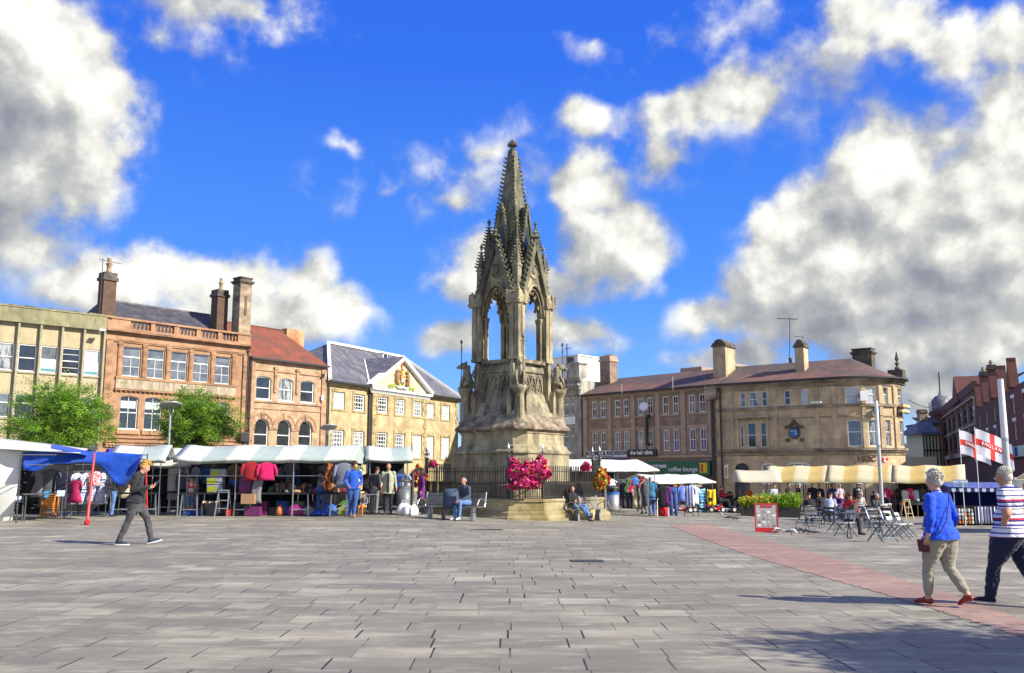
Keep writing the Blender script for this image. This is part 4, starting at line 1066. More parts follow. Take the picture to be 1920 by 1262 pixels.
 hx.prismy([(-w_/2,-h_),(0,0),(-w_/2,h_),(-w_,0)], -.035, -.022); hx.prismy([(w_/2,-h_),(w_,0),(w_/2,h_),(0,0)], -.035, -.022)
 x,y,_ = bd.p(s,-.03,0); hx.build('hexagon_sign', [MAT['white'], MAT['white'], mat('sign_bright_red', (.6,.02,.03), .5)], t, (x,y,z), rot=(0,0,(s-U0)/R_))
 # roof following the curve
 r = MB(); rows = []
 for s in [0]+frange(U0,SL,.3):
  x,y,_ = bd.p(s,-.34,0); xi,yi,_ = bd.p(min(s,U0+1e-6),4.5,0)
  rows.append(((x,y,8.0),(lerp(xi,8.58,sstep((s-U0)/1.5)) if s > U0 else xi,4.5,9.85)))
 for k in range(len(rows)-1):
  a_, b_ = rows[k], rows[k+1]; r.add([a_[0],b_[0],b_[1],a_[1]], [(0,1,2,3)])
 r.add([rows[-1][0],(ex-3.0,ey+8,8.0),(8.58,4.5,9.85)], [(0,1,2)]); r.add([(0,9.3,8),(0,4.5,9.85),(8.58,4.5,9.85),(ex-3,ey+8,8)], [(0,3,2,1)])
 ro = r.build('roof', MAT['browntile'], t)
 g = MB(); bandbox(g, 0, SL, -.5, -.3, 7.99, 8.1, st); bd(g); g.tube((.5,-.2,-1),(.5,-.2,7.9),.07); g.tube((-.12,-.25,-1),(-.12,-.25,8.0),.12); g.build('gutter', MAT['lead'], t)
 chimney(t, -.75,.25,1.6,3.4, 7.9, 11.6, MAT['bank'], MAT['sooty'], style=2)
 chimney(t, 5.4,6.05,1.9,2.8, 8.5, 11.1, MAT['bank'], MAT['sooty'], style=2)
 chimney(t, 8.4,9.75,5.4,6.3, 8.2, 10.65, MAT['sooty'], MAT['sooty'], style=1)
 b = MB(); b.prismy([(-.62,7.0),(.28,7.0),(.28,8.1),(-.62,8.1)], -.42, 1.0); b.build('kneeler', MAT['banktrim'], t)
 for k in range(3):
  q = MB(); q.lathe([(.13,0),(.11,.4),(.15,.42),(.15,.5)], 10, (4.0+.5*k,4.9,9.75)); q.build('chimney_pot', MAT['oldbrick'], t)
 ae = MB(); ae.tube((3.9,4.9,9.7),(4.1,4.9,13.3),.03); ae.tube((3.1,4.9,13.35),(4.7,4.9,13.15),.03); ae.tube((5.0,4.9,9.9),(5.0,4.9,11.9),.02); ae.tube((4.4,4.9,11.85),(5.1,4.9,11.75),.02)
 ae.build('aerial', MAT['darksteel'], t)
 # clock on a bracket, wall lantern, camera box, round the corner
 x,y,_ = bd.p(10.3,-.55,0); ang = (10.3-U0)/R_
 c = MB(); c.box(-.25,.25,-.5,.35,-.35,.3); cb = c.build('bracket_clock', MAT['white'], t, (x,y,6.75), rot=(0,0,ang))
 c = MB(); c.M = Matrix.Translation((-.256,-.08,0)) @ Matrix.Rotation(rad(90),4,'Y'); c.lathe([(.2,-.01),(.2,.005)], 20); c.build('clock_face', MAT['shopdark'], cb)
 for s_,z_,w_ in ((7.6,6.42,.35),): 
  f = MB(); f.box(s_-w_,s_+w_,-.75,-.4,z_-.06,z_+.06); f.beam((s_,-.4,z_),(s_,-.1,z_-.1),.06); f.build('floodlight', MAT['white'], t)
 x,y,_ = bd.p(11.15,-.28,0); f = MB(); f.sm = True; f.ball((0,0,0),(.2,.2,.32),10,8); f.sm = False; f.box(-.05,.05,0,.3,.2,.3); f.build('wall_lantern', [mat('blue_lantern', (.05,.25,.5), .3)], t, (x,y,5.75))
 w_ = MB(); w_.box(.95,1.2,-.85,-.78,1.35,2.25); w_.box(1.05,1.1,-.8,-.1,2.3,2.35); hs = w_.build('hanging_sign', MAT['white'], t)
 w_ = MB(); w_.box(1.0,1.15,-.865,-.852,1.45,2.1); w_.build('sign_print', mat('sign_amber', (.5,.3,.05), .5), hs)
 b = MB(); x,y,_ = bd.p(SL-.1,0,0); b.box(x-.9,x+.1,y+.3,y+1.2,7.8,8.9); b.lathe([(.12,0),(.2,.1),(.06,.3),(.16,.45),(.05,.6),(.14,.75),(.02,1.3)], 8, (x-.3,y+.6,8.9)); b.build('corner_finial', MAT['sooty'], t)

# ------------------------------------------------------------------ street running off behind the bank
def build_street():
 ang = math.atan2(1,.372)
 ux, uy = math.cos(ang), math.sin(ang)
 def on(px, off=0):   # ground point of the terrace front under photo column px
  k = (px-CX)/F*math.cos(PITCH)
  t_ = (k*70-38.2)/(.372-k)
  return Vector((38.2+.372*t_+off*uy, 70+t_-off*ux, 0))
 rzc = math.atan2(-uy,-ux)       # facing the street: local x runs towards the camera
 def terrace(pxa, pxb, H, label, m, style):
  A, B = on(pxa), on(pxb); W = (A-B).length
  t = thing('terrace_building', label, 'building', A, rzc)
  return t, W
 # far to near: local x=0 at the far end
 t, W = terrace(1776,1838,0, 'dark red brick Victorian building with gablet, behind the two flags', None, 0)
 n = 6; ops = []
 for i in range(n):
  c = (i+.5)*W/n; wd = W/n*.28; ops += [(c-wd,c+wd,4.6,6.4,6.0),(c-wd,c+wd,7.2,8.9,8.5)]
 H = 10.3
 shell(t, W, 10, H, MAT['redbrick'], ops, base=-3)
 for q in ops: window(t, *q[:4], y=.12, cols=1, rows=1, rail=.5, spring=q[4], glass='glass', fm=MAT['darksteel'], fw=.1)
 b = MB(); bandbox(b,0,W,-.3,-.004,9.4,9.6); bandbox(b,0,W,-.15,-.004,6.7,6.95); bandbox(b,0,W,-.4,-.004,3.6,4.1)
 for i in range(n+1): b.box(i*W/n-.2,i*W/n+.2,-.15,-.004,4.1,9.4)
 b.build('stone_trim', MAT['browntrim'], t)
 b = MB(); b.prismy([(W*.42,H),(W*.62,H),(W*.52,H+3.2)], -.2, 3); b.box(W*.4,W*.64,-.3,.3,H-.2,H); b.box(0,W,-.1,.3,H,H+.9); b.build('gablet', MAT['redbrick'], t)
 b = MB(); roofslab(b, [(0,.4,H),(W,.4,H),(W,5,H+1.8),(0,5,H+1.8)]); b.build('roof', MAT['slate'], t)
 for x in (.8,.97): chimney(t, W*x-.5,W*x+.4,1.5,2.3,H,H+2.6, MAT['redbrick'], MAT['sooty'], [(W*x-.2,1.9,.5,.2)])
 b = MB(); b.box(0,W,.15,.2,-3,4.0); b.build('shop_window', MAT['shopdark'], t)
 # near terrace of gabled bays
 t, W = terrace(1838,2010,0, 'red brick terrace with a row of pointed gables and white window lintels', None, 0)
 ops = []; n = 8
 for i in range(n):
  c = W-(i+.5)*W/n*1.0; wd = .62; ops += [(c-wd,c+wd,4.3,5.7),(c-wd,c+wd,6.3,7.5)]
 H = 8.3
 shell(t, W, 9, H, MAT['redbrick'], ops, base=-3)
 for q in ops[::2]+ops[1:8:2]: b = MB(); b.box(q[0]-.2,q[1]+.2,-.05,-.004,q[3]+.003,q[3]+.25); b.build('stone_lintel', MAT['white'], t)
 for q in ops: window(t, *q, y=.12, cols=2, rows=1, rail=.5, glass='glass', fw=.08)
 for i in range(n):
  c = W-(i+.5)*W/n; gb = MB()
  if i > 2: gb.prismy([(c-.95,H),(c+.95,H),(c+.12,H+2.0),(c+.12,H+2.35),(c-.12,H+2.35),(c-.12,H+2.0)], -.25, .4); gb.build('gable', MAT['redbrick'], t)
 b = MB(); roofslab(b, [(0,.3,H),(W,.3,H),(W,4.5,H+1.9),(0,4.5,H+1.9)]); b.build('roof', MAT['slate'], t)
 b = MB(); b.box(0,W,.15,.2,-3,3.9); b.box(0,W,-.4,-.005,2.9,3.7); b.build('shop_window', MAT['shopdark'], t)
 for i,(c,tx) in enumerate((((.5,.42,.1),''),((.62,.6,.55),''),((.05,.12,.4),''),((.4,.4,.4),''))):
  b = MB(); x = W*(.1+.2*i); b.box(x,x+W*.12,-.5,-.402,2.95,3.65); b.build('fascia_board', mat('fascia_%d' % i, c, .5), t)
 # domed corner
 A = on(1773); d = thing('domed_tower', 'far street corner tower with small grey dome and weathervane', 'tower', A, rzc)
 b = MB(); b.M = Matrix.Translation((0,0,-2.2)); b.lathe([(1.5,-1),(1.5,12.2),(1.75,12.3),(1.75,12.7),(1.5,12.75)], 8); b.build('wall', MAT['redbrick'], d)
 b = MB(); b.M = Matrix.Translation((0,0,-2.2)); b.sm = True; b.lathe([(1.6,12.75),(1.55,13.5),(1.3,14.4),(.8,15.0),(.2,15.3),(.15,15.8)], 16); b.build('dome', mat('lead_dome', (.16,.16,.2), .5, (.1,.1,.12), 3), d)
 b = MB(); b.tube((0,0,13.5),(0,0,16.4),.09); b.tube((-.8,0,15.7),(.8,0,15.7),.07); b.tube((-.5,0,15.0),(.5,0,15.0),.06); b.build('weathervane', MAT['black'], d)
 for dx in (-1.3,.6):
  b = MB(); b.box(dx*.8,dx*.8+.6,-1.6,-1.3,10.7,12.0); b.build('dormer_window', MAT['white'], d)
 # half timbered house
 A = pt(1735,890,118); hx = thing('timbered_house', 'black and white half timbered house at the far end of the street', 'house', (A.x,A.y,-1.5), rad(-4)); 
 b = MB(); b.box(0,2.1,0,6,-2,8.3); b.build('wall', MAT['cream'], hx)
 b = MB()
 for x in (0,.4,.8,1.2,1.6,2.0): b.box(x-.06,x+.07,-.09,-.003,4.0,8.3)
 for z in (4.0,6.2,8.4): b.box(-.1,2.2,-.12,-.095,z-.15,z)
 b.build('timber', MAT['black'], hx)
 b = MB(); roofslab(b, [(-1.0,-.4,8.2),(2.3,-.4,8.2),(2.0,3,9.9),(.6,3,9.9)]); roofslab(b, [(2.3,-.4,8.2),(2.3,6.5,8.2),(2.0,3,9.9)]); roofslab(b, [(-1.0,6.5,8.2),(-1.0,-.4,8.2),(.6,3,9.9)]); b.build('roof', MAT['slate2'], hx)
 b = MB(); b.box(-.05,2.15,-.1,-.003,-2,3.6); b.build('shop_window', MAT['shopdark'], hx)
 A = pt(1729,800,130); hz = thing('slate_house', 'tall brown house with chimney behind the half timbered house', 'house', (A.x,A.y,-1.5), rad(-4))
 b = MB(); b.box(0,2.6,0,6,-2,9.9); b.build('wall', MAT['brownbrick'], hz); b = MB(); b.box(-.2,2.0,-.3,6,9.9,10.2); roofslab(b,[(-.3,-.3,10.2),(2.8,-.3,10.2),(2.8,3,11.2),(-.3,3,11.2)]); b.build('roof', MAT['slate'], hz)
 chimney(hz, .1,1.2,1,2, 10,12.2, MAT['brownbrick'], MAT['sooty'])
 b = MB()
 for x in (.3,1.5): b.box(x,x+.7,-.06,-.003,7.6,9.1)
 b.build('window', MAT['glass'], hz)
 # low shops on the bank side and a far closing block
 A = pt(1694,880,96); s = thing('shop_row', 'low shops with blue awning beyond the bank corner', 'shop', (A.x,A.y,-1.2), rad(-10))
 b = MB(); b.box(0,3.2,0,6,-2,4.6); b.build('wall', MAT['cream'], s); b = MB(); roofslab(b, [(-.1,-1.6,2.2),(3.2,-1.6,2.2),(3.2,-.01,3.4),(-.1,-.01,3.4)]); b.build('awning', mat('blue_awning', (.06,.18,.5), .7), s)
 b = MB(); b.box(.2,3.0,-.06,-.004,-2,2.1); b.build('shop_window', MAT['shopdark'], s)
 A = pt(1700,880,160); s = thing('far_block', 'pale distant building closing the end of the street', 'building', (A.x,A.y,-2), rad(-6))
 b = MB(); b.box(0,9,0,8,-2,7); b.build('wall', MAT['greystone'], s); b = MB(); roofslab(b, [(-.3,-.3,7),(9.3,-.3,7),(9.3,4,9.0),(-.3,4,9.0)]); b.build('roof', MAT['slate'], s)
 b = MB()
 for x in (1,3,5,7): b.box(x,x+1,-.05,-.004,4,6)
 b.build('window', MAT['glass'], s)
 # wire strung across the street with a lamp
 pa, pb = pt(1703,750,66), pt(1776,742,118)
 b = MB(); b.path([pa.lerp(pb,k/10)-Vector((0,0,1.0*math.sin(math.pi*k/10))) for k in range(11)], .03, 5); tag(b.build('street_wire', MAT['black']), 'thin wire strung across the street from the bank corner', 'wire')

build_office(); build_sandstone(); build_buff(); build_hall(); build_pale(); build_brownbrick(); build_bank(); build_street()
# ------------------------------------------------------------------ Gothic memorial
MX, MY, MROT = 0.02, 36.9, rad(53)
MAT['mstone'] = mat('weathered_memorial_stone', (.57,.49,.29), .9, (.42,.36,.22), 1.6, 7, .45, 16, brick=(.75,.42,(.3,.27,.19),.35,.006), dirt=((.12,.1,.07), .55, 1.7, (1,1,.45)))
MAT['mstone2'] = mat('carved_memorial_stone', (.44,.385,.24), .9, (.24,.21,.145), 3.5, 7, .6, 22, dirt=((.075,.07,.055), .55, 2.2, (1,1,.5)))
MAT['mlichen'] = mat('lichened_stone', (.5,.44,.28), .95, (.22,.19,.14), 3, 8, .6, 20, dirt=((.12,.08,.065), .6, 2.6))
MAT['mgreen'] = mat('mossy_spire_stone', (.27,.26,.15), .9, (.17,.165,.11), 2.0, 7, .5, 18, dirt=((.06,.06,.045), .6, 1.8, (1,1,.5)))
MAT['mbase'] = mat('stained_plinth_stone', (.5,.44,.28), .9, (.38,.33,.2), 1.2, 7, .4, 18, brick=(1.1,.34,(.25,.2,.12),.4,.008), dirt=((.2,.16,.06), .6, 1.1, (1,1,.8)))

def chsq(a, k):
 return [(a-k,-a),(a,-a+k),(a,a-k),(a-k,a),(-a+k,a),(-a,a-k),(-a,-a+k),(-a+k,-a)]
def ring(a, k, z): return [(x,y,z) for x,y in chsq(a,k)]
def R4(fn):
 for q in range(4): fn(q, Matrix.Rotation(rad(90*q), 4, 'Z'))

mon = thing('gothic_memorial', 'tall Gothic stone memorial with crocketed spire in the middle of the square', 'monument', (MX,MY,0), MROT)

# enclosure: step and low wall
b = MB(); b.loft([ring(3.16,1.0,-.3), ring(3.16,1.0,.09), ring(3.1,.97,.17), ring(3.1,.97,.20)]); b.build('step', MAT['mbase'], mon)
b = MB(); b.loft([ring(3.02,.94,.2), ring(3.02,.94,.27), ring(2.93,.91,.31), ring(2.93,.91,.62), ring(2.97,.92,.64), ring(2.97,.92,.70), ring(2.92,.9,.73)]); b.build('low_wall', MAT['mbase'], mon)

# plinth and cornice
b = MB(); k = .39
b.loft([ring(1.92,.45,.73), ring(1.92,.45,1.2), ring(1.76,k,1.3), ring(1.76,k,2.34), ring(1.82,k,2.40), ring(1.82,k,2.47), ring(1.72,k,2.56), ring(1.70,k,2.66), ring(1.62,k,2.72), ring(1.61,k,3.12), ring(1.65,k,3.16), ring(1.65,k,3.2)])
pl = b.build('plinth', MAT['mstone'], mon)
b = MB(); b.loft([ring(1.66,k,3.201), ring(1.74,k,3.28), ring(1.80,k,3.3), ring(1.80,k,3.38), ring(1.7,k,3.5), ring(1.5,.3,3.75), ring(1.42,.25,3.84)]); b.build('cornice', MAT['mlichen'], mon)
# battered stage
b = MB(); b.loft([ring(1.42,.05,3.841), ring(1.36,.05,4.0), ring(1.28,.05,4.02), ring(1.18,.05,4.38), ring(1.12,.05,4.4), ring(1.02,.05,4.72), ring(.98,.05,4.75), ring(.96,.05,5.52), ring(1.03,.05,5.56), ring(1.03,.05,5.64), ring(.95,.05,5.8), ring(.9,.05,5.98), ring(.9,.05,6.02)])
stg = b.build('panel_stage', MAT['mstone2'], mon)
def carve(q, M):
 b = MB(); b.M = M; b.mi = 0
 y = -.985
 for c in (-.42,0,.42):     # blind traceried panels
  n = 8; pts_o = []; pts_i = []
  def arch(w, zt, zs, zb):
   L_ = [(c-w,zb),(c-w,zs)] + [(c-w+w*(k_/n), zs+(zt-zs)*math.sin(math.pi/2*k_/n)) for k_ in range(1,n)] + [(c,zt)]
   return L_ + [(2*c-x,z) for x,z in reversed(L_[:-1])]
  o_, i_ = arch(.2,5.46,5.1,4.78), arch(.15,5.36,5.08,4.78)
  for k_ in range(len(o_)-1):
   b.prismy([i_[k_],i_[k_+1],o_[k_+1],o_[k_]], y-.05, y+.03) if True else None
  b.path([(c+.09*math.cos(t_/10*2*math.pi), y-.02, 5.0+.11*math.sin(t_/10*2*math.pi)) for t_ in range(11)], .025, 5)
  for s in (-1,1):
   for k_ in range(4): b.ball((c+s*(.11+.02*k_), y-.02, 5.2+.07*k_), (.035,.03,.035), 6, 4)
 b.box(-.68,.68,y-.03,y+.01,4.74,4.79)
 b.build('carved_panel', MAT['mstone2'], stg)
 # gablets with sloped tops either side on the stage
 for s in (-1,1):
  f = MB(); f.M = M; f.prismy([(s*.86-.09,3.7),(s*.86+.09,3.7),(s*.86+.09,5.8),(s*.86,6.0),(s*.86-.09,5.8)], -1.2, -.9)
  f.prismy([(s*.9-.1,3.7),(s*.9+.1,3.7),(s*.9+.1,4.55),(s*.9,4.85),(s*.9-.1,4.55)], -1.42, -1.2); f.build('buttress', MAT['mstone'], stg)
R4(carve)

# diagonal fins with column pedestals and heraldic beasts
def corner(q, M):
 D = M @ Matrix.Rotation(rad(-135+90), 4, 'Z')     # local -y now points out along the diagonal... +x out
 D = M @ Matrix.Rotation(rad(-135), 4, 'Z')        # +x runs out along the (-,-) diagonal
 b = MB(); b.M = D
 b.prismy([(1.1,3.6),(1.78,3.6),(1.7,4.2),(1.55,4.7),(1.45,5.3),(1.3,5.9),(1.1,6.1)], -.09, .09)
 b.sm = True
 b.lathe([(.27,3.4),(.27,3.62),(.2,3.72),(.18,4.6),(.2,4.66),(.27,4.78),(.3,4.84),(.3,4.93),(.26,4.97)], 8, (1.88,0,0), ph=rad(22.5)); b.sm = False
 for k_ in range(9): b.ball((2.07,0,3.75+.095*k_), (.035,.035,.04), 6, 4)
 p = b.build('corner_pedestal', MAT['mstone'], mon)
 b = MB(); b.M = D; b.sm = True                     # seated beast looking outwards, holding a vane
 b.path([(1.76,0,4.95),(1.76,0,5.2),(1.82,0,5.5),(1.86,0,5.68),(1.9,0,5.78)], [.2,.21,.18,.13,.1], 9)
 b.ball((1.95,0,5.86),(.17,.13,.14),9,7); b.path([(2.02,0,5.84),(2.16,0,5.8),(2.24,0,5.78)], [.09,.07,.035], 7)
 for s in (-1,1):
  b.ball((1.86,s*.1,5.98),(.045,.035,.07),6,4)
  b.path([(1.9,s*.13,5.5),(2.02,s*.15,5.3),(2.06,s*.12,5.0)], [.075,.06,.055], 6); b.ball((2.1,s*.12,4.98),(.09,.06,.045),6,4)
  b.path([(1.72,s*.17,5.1),(1.9,s*.21,5.18),(1.98,s*.2,4.99)], [.12,.1,.06], 6)
  for k_ in range(4): b.ball((1.78,s*.1,5.55+.09*k_),(.1,.08,.07),7,5)
 b.path([(1.6,.1,5.0),(1.5,.16,5.3),(1.62,.2,5.5),(1.55,.24,5.66)], [.05,.045,.04,.06], 6)
 bo = b.build('heraldic_beast', MAT['mstone2'], mon)
 if q in (0,3,1,2):
  v = MB(); v.M = D; v.tube((2.06,.12,4.95),(2.06,.12,6.75),.018,n=6); v.ball((2.06,.12,6.8),(.05,.05,.09),6,4); v.box(2.03,2.09,.1,.14,6.5,6.54)
  v.tube((2.06,-.0,6.62),(2.06,.24,6.62),.014,n=5)
  if q in (3,): v.add([(2.06,.13,6.3),(2.06,.5,6.35),(2.06,.38,6.45),(2.06,.5,6.6),(2.06,.13,6.55)], [(0,1,2,3,4)])
  v.build('vane', MAT['darksteel'], bo)
R4(corner)

# corner piers with shafts, caps and pinnacles
def crocket_edge(b, p0, p1, n, size, out):
 p0 = Vector(p0); p1 = Vector(p1); o = Vector(out).normalized()
 for k_ in range(n):
  p = p0.lerp(p1, (k_+.5)/n); s = size*(1-.35*k_/n)
  b.ball(p+o*s*.7, (s,s,s*.8), 6, 4); b.ball(p+o*s*1.5+Vector((0,0,s*.5)), (s*.6,s*.6,s*.6), 5, 4)

def pinnacle(b, x, y, z0, zs, zt, w, bands=1):
 sq = lambda r, z: [(x-r,y-r,z),(x+r,y-r,z),(x+r,y+r,z),(x-r,y+r,z)]
 b.loft([sq(w,z0),sq(w,zs)])
 b.loft([sq(w*1.25,zs+.001),sq(w*1.25,zs+.06),sq(w*.95,zs+.1),sq(w*.14,zt-.18),sq(w*.14,zt-.12)])
 for dx,dy in ((-1,0),(1,0),(0,-1),(0,1)):   # little gablets
  if dx: b.add([(x+dx*w*1.05,y-w,zs-.12),(x+dx*w*1.05,y+w,zs-.12),(x+dx*w*1.05,y,zs+.3),(x+dx*w*.5,y,zs+.3)], [(0,1,2),(0,2,3),(1,3,2)])
  else: b.add([(x-w,y+dy*w*1.05,zs-.12),(x+w,y+dy*w*1.05,zs-.12),(x,y+dy*w*1.05,zs+.3),(x,y+dy*w*.5,zs+.3)], [(0,1,2),(0,2,3),(1,3,2)])
 n = max(3, int((zt-zs)/.16))
 for sx,sy in ((-1,-1),(1,-1),(1,1),(-1,1)):
  crocket_edge(b, (x+sx*w*.95,y+sy*w*.95,zs+.12), (x+sx*w*.16,y+sy*w*.16,zt-.2), n, .06, (sx,sy,0))
 b.ball((x,y,zt-.1),(w*.5,w*.5,.05),7,4); b.ball((x,y,zt-.02),(w*.7,w*.7,.05),7,4); b.ball((x,y,zt+.05),(w*.3,w*.3,.06),6,4)

PA = .94
def pier(q, M):
 b = MB(); b.M = M; c = -PA
 sq = lambda r, z: [(c-r,c-r,z),(c+r,c-r,z),(c+r,c+r,z),(c-r,c+r,z)]
 b.loft([sq(.24,6.0),sq(.24,6.12),sq(.17,6.2),sq(.17,8.4)])
 for dx,dy in ((-1,1),(1,-1),(-1,-1)):      # attached buttress faces
  b.box(c-.1+dx*.12,c+.1+dx*.12,c-.1+dy*.12,c+.1+dy*.12,6.0,8.2)
 # cap with little gables
 b.loft([sq(.25,8.2),sq(.3,8.28),sq(.3,8.5),sq(.12,8.85)])
 for dx,dy in ((-1,-1),(1,-1),(-1,1)):
  cx_, cy_ = c+dx*.2, c+dy*.2
  b.loft([[(cx_-.11,cy_-.11,8.2),(cx_+.11,cy_-.11,8.2),(cx_+.11,cy_+.11,8.2),(cx_-.11,cy_+.11,8.2)],[(cx_-.12,cy_-.12,8.62),(cx_+.12,cy_-.12,8.62),(cx_+.12,cy_+.12,8.62),(cx_-.12,cy_+.12,8.62)],[(cx_-.02,cy_-.02,8.86)]*4])
  b.ball((cx_+dx*.1,cy_+dy*.1,8.3),(.07,.07,.06),6,4)
  for k_ in range(3): b.ball((cx_+dx*.09,cy_+dy*.09,8.5+.1*k_),(.05,.05,.05),6,4)
 p = b.build('pier', MAT['mstone'], mon)
 b = MB(); b.M = M; pinnacle(b, c+.04, c+.04, 8.5, 9.7, 10.75, .13); b.build('pinnacle', MAT['mstone2'], p)
 b = MB(); b.M = M; pinnacle(b, -.68, -.68, 8.7, 10.65, 11.8, .135); b.build('pinnacle', MAT['mgreen'], p)
 b = MB(); b.M = M; b.sm = True                     # nook shafts carrying the arches
 for x,y in ((c+.33,c+.0),(c+.0,c+.33),(c+.26,c+.16),(c+.16,c+.26)):
  b.lathe([(.075,6.0),(.09,6.1),(.06,6.2),(.055,7.55),(.07,7.6),(.1,7.72),(.1,7.78)], 8, (x,y,0))
 b.build('shaft', MAT['mstone'], p)
R4(pier)

# cusped arches with crocketed gables, one per side
def bay(q, M):
 b = MB(); b.M = M; y0, y1 = -1.13, -.8; w = .66; zs, za = 7.78, 9.0
 n = 10; R_ = 1.25
 def ia(x):   # pointed arch height
  t = min(1, abs(x)/w); return zs+(za-zs)*math.sqrt(max(0, 1-t**1.7))
 gx_, gb, gt = 1.0, 8.25, 10.85
 xs = [-.72+1.44*k_/24 for k_ in range(25)]
 for k_ in range(24):
  xa, xb = xs[k_], xs[k_+1]
  ta, tb = [min(gt-.1, gb+.35+(gt-gb-.35)*(1-abs(x)/.78)) for x in (xa,xb)]
  la, lb = [ia(x) if abs(x) < w else 7.7 for x in (xa,xb)]
  b.prismy([(xa,la),(xb,lb),(xb,max(tb,lb+.02)),(xa,max(ta,la+.02))], y0+.09, y1)
 # moulded arch ring and cusps
 ringp = [(x, y0+.04, ia(x)+.05) for x in [w*(-1+2*k_/20) for k_ in range(21)]]
 b.sm = True; b.path(ringp, .06, 6); b.path([(p[0]*.88, y0+.12, zs+(p[2]-zs)*.88) for p in ringp], .045, 6)
 for s in (-1,1):
  for t_,dx in ((.85,.12),(.55,.16),(.28,.12)):
   x = s*w*t_; z = ia(x)
   b.ball((x-s*dx*.5, y0+.2, z-.1), (.09,.07,.1), 7, 5); b.ball((x-s*dx, y0+.2, z-.2), (.06,.06,.07), 6, 4)
 b.sm = False
 arch = b.build('arch', MAT['mstone'], mon)
 g = MB(); g.M = M
 for s in (-1,1):                                   # raking coping with crockets
  g.beam((s*.86,y0,8.45),(0,y0,10.8),.16,.2)
  for k_ in range(11):
   t_ = (k_+.4)/11; p = Vector((s*.86,y0,8.45)).lerp(Vector((0,y0,10.8)), t_); o = Vector((s*.9,0,.35)).normalized()
   g.ball(p+o*.12, (.085,.09,.07), 6, 4); g.ball(p+o*.2+Vector((0,0,.06)), (.05,.055,.05), 6, 4)
 # finial
 g.lathe([(.06,-.35),(.06,-.15),(.13,-.09),(.06,-.03),(.06,.05),(.11,.09),(.02,.22)], 8, (0,y0,11.1))
 for k_ in range(6): g.ball((.13*math.cos(k_*1.05), y0+.13*math.sin(k_*1.05), 11.02),(.08,.08,.06),6,4)
 g.build('gable_coping', MAT['mgreen'], arch)
 m = MB(); m.M = M @ Matrix.Translation((0,y0+.085,9.62)) @ Matrix.Rotation(rad(90),4,'X')    # roundel
 m.lathe([(.3,-.02),(.3,.05),(.25,.05),(.24,.01),(.001,.01)], 20); m.sm = True; m.ball((0,0,.03),(.12,.14,.06),8,6); m.ball((0,.12,.03),(.07,.07,.05),8,6); m.build('roundel', MAT['mstone2'], arch)
 # sill weathering between piers
 f = MB(); f.M = M; f.prismy([(-.7,5.9),(.7,5.9),(.7,6.04),(-.7,6.04)], -1.12, -.82); f.build('opening_sill', MAT['mlichen'], arch)
 # lucarne: upper steep gablet on the spire foot
 l_ = MB(); l_.M = M
 l_.prismy([(-.26,10.3),(.26,10.3),(.26,10.9),(0,12.35),(-.26,10.9)], -.72, -.3)
 for s in (-1,1):
  l_.beam((s*.31,-.74,10.8),(0,-.74,12.45),.08,.1)
  crocket_edge(l_, (s*.31,-.74,10.85), (0,-.74,12.4), 9, .075, (s,-.2,.3))
 l_.build('lucarne', MAT['mgreen'], mon)
 v = MB(); v.M = M
 n = 8; L_ = [(-.15,10.4),(.15,10.4),(.15,10.95)] + [(.15*math.cos(math.pi/2*k_/n), 10.95+.55*math.sin(math.pi/2*k_/n)) for k_ in range(1,n+1)] + [(-.15*math.cos(math.pi/2*k_/n), 10.95+.55*math.sin(math.pi/2*k_/n)) for k_ in range(n-1,-1,-1)]
 v.prismy(L_, -.728, -.70); v.build('lucarne_opening', MAT['shopdark'], mon)
R4(bay)
# vault slab over the open stage keeps the sky out of the spire
b = MB(); b.box(-.8,.8,-.8,.8,9.2,9.4); b.box(-.16,.16,-.16,.16,8.9,9.2); b.build('vault', MAT['mstone2'], mon)
# spire
b = MB(); a_ = lambda z: max(.085, .78-.1085*(z-9.0)) if z < 14.9 else .07
b.loft([ring(a_(z), a_(z)*.28, z) for z in (9.0,9.8,10.6,11.4,12.2,13,13.8,14.6,14.86)]); spire = b.build('spire', MAT['mgreen'], mon)
c = MB()
for sx,sy in ((-1,-1),(1,-1),(1,1),(-1,1)):
 for off in (0,):
  crocket_edge(c, (sx*a_(10)*.88,sy*a_(10)*.88,10.0), (sx*a_(14.6)*.88,sy*a_(14.6)*.88,14.6), 26, .095, (sx,sy,.2))
for sx,sy in ((0,-1),(1,0),(0,1),(-1,0)):
 c.beam((sx*a_(11.5)*1.0,sy*a_(11.5)*1.0,11.5),(sx*.1,sy*.1,14.7),.05)
c.build('crocket', MAT['mstone2'], spire)
f = MB(); f.lathe([(.1,14.86),(.13,14.92),(.08,14.97),(.07,15.04)], 8)
for z,r,n in ((15.1,.15,8),(15.2,.11,6)):
 for k_ in range(n): f.ball((r*math.cos(2*math.pi*k_/n),r*math.sin(2*math.pi*k_/n),z),(.07,.07,.06),6,4)
f.ball((0,0,15.14),(.13,.13,.12),8,6); f.ball((0,0,15.29),(.08,.08,.05),8,5); f.build('finial', MAT['sooty'], spire)

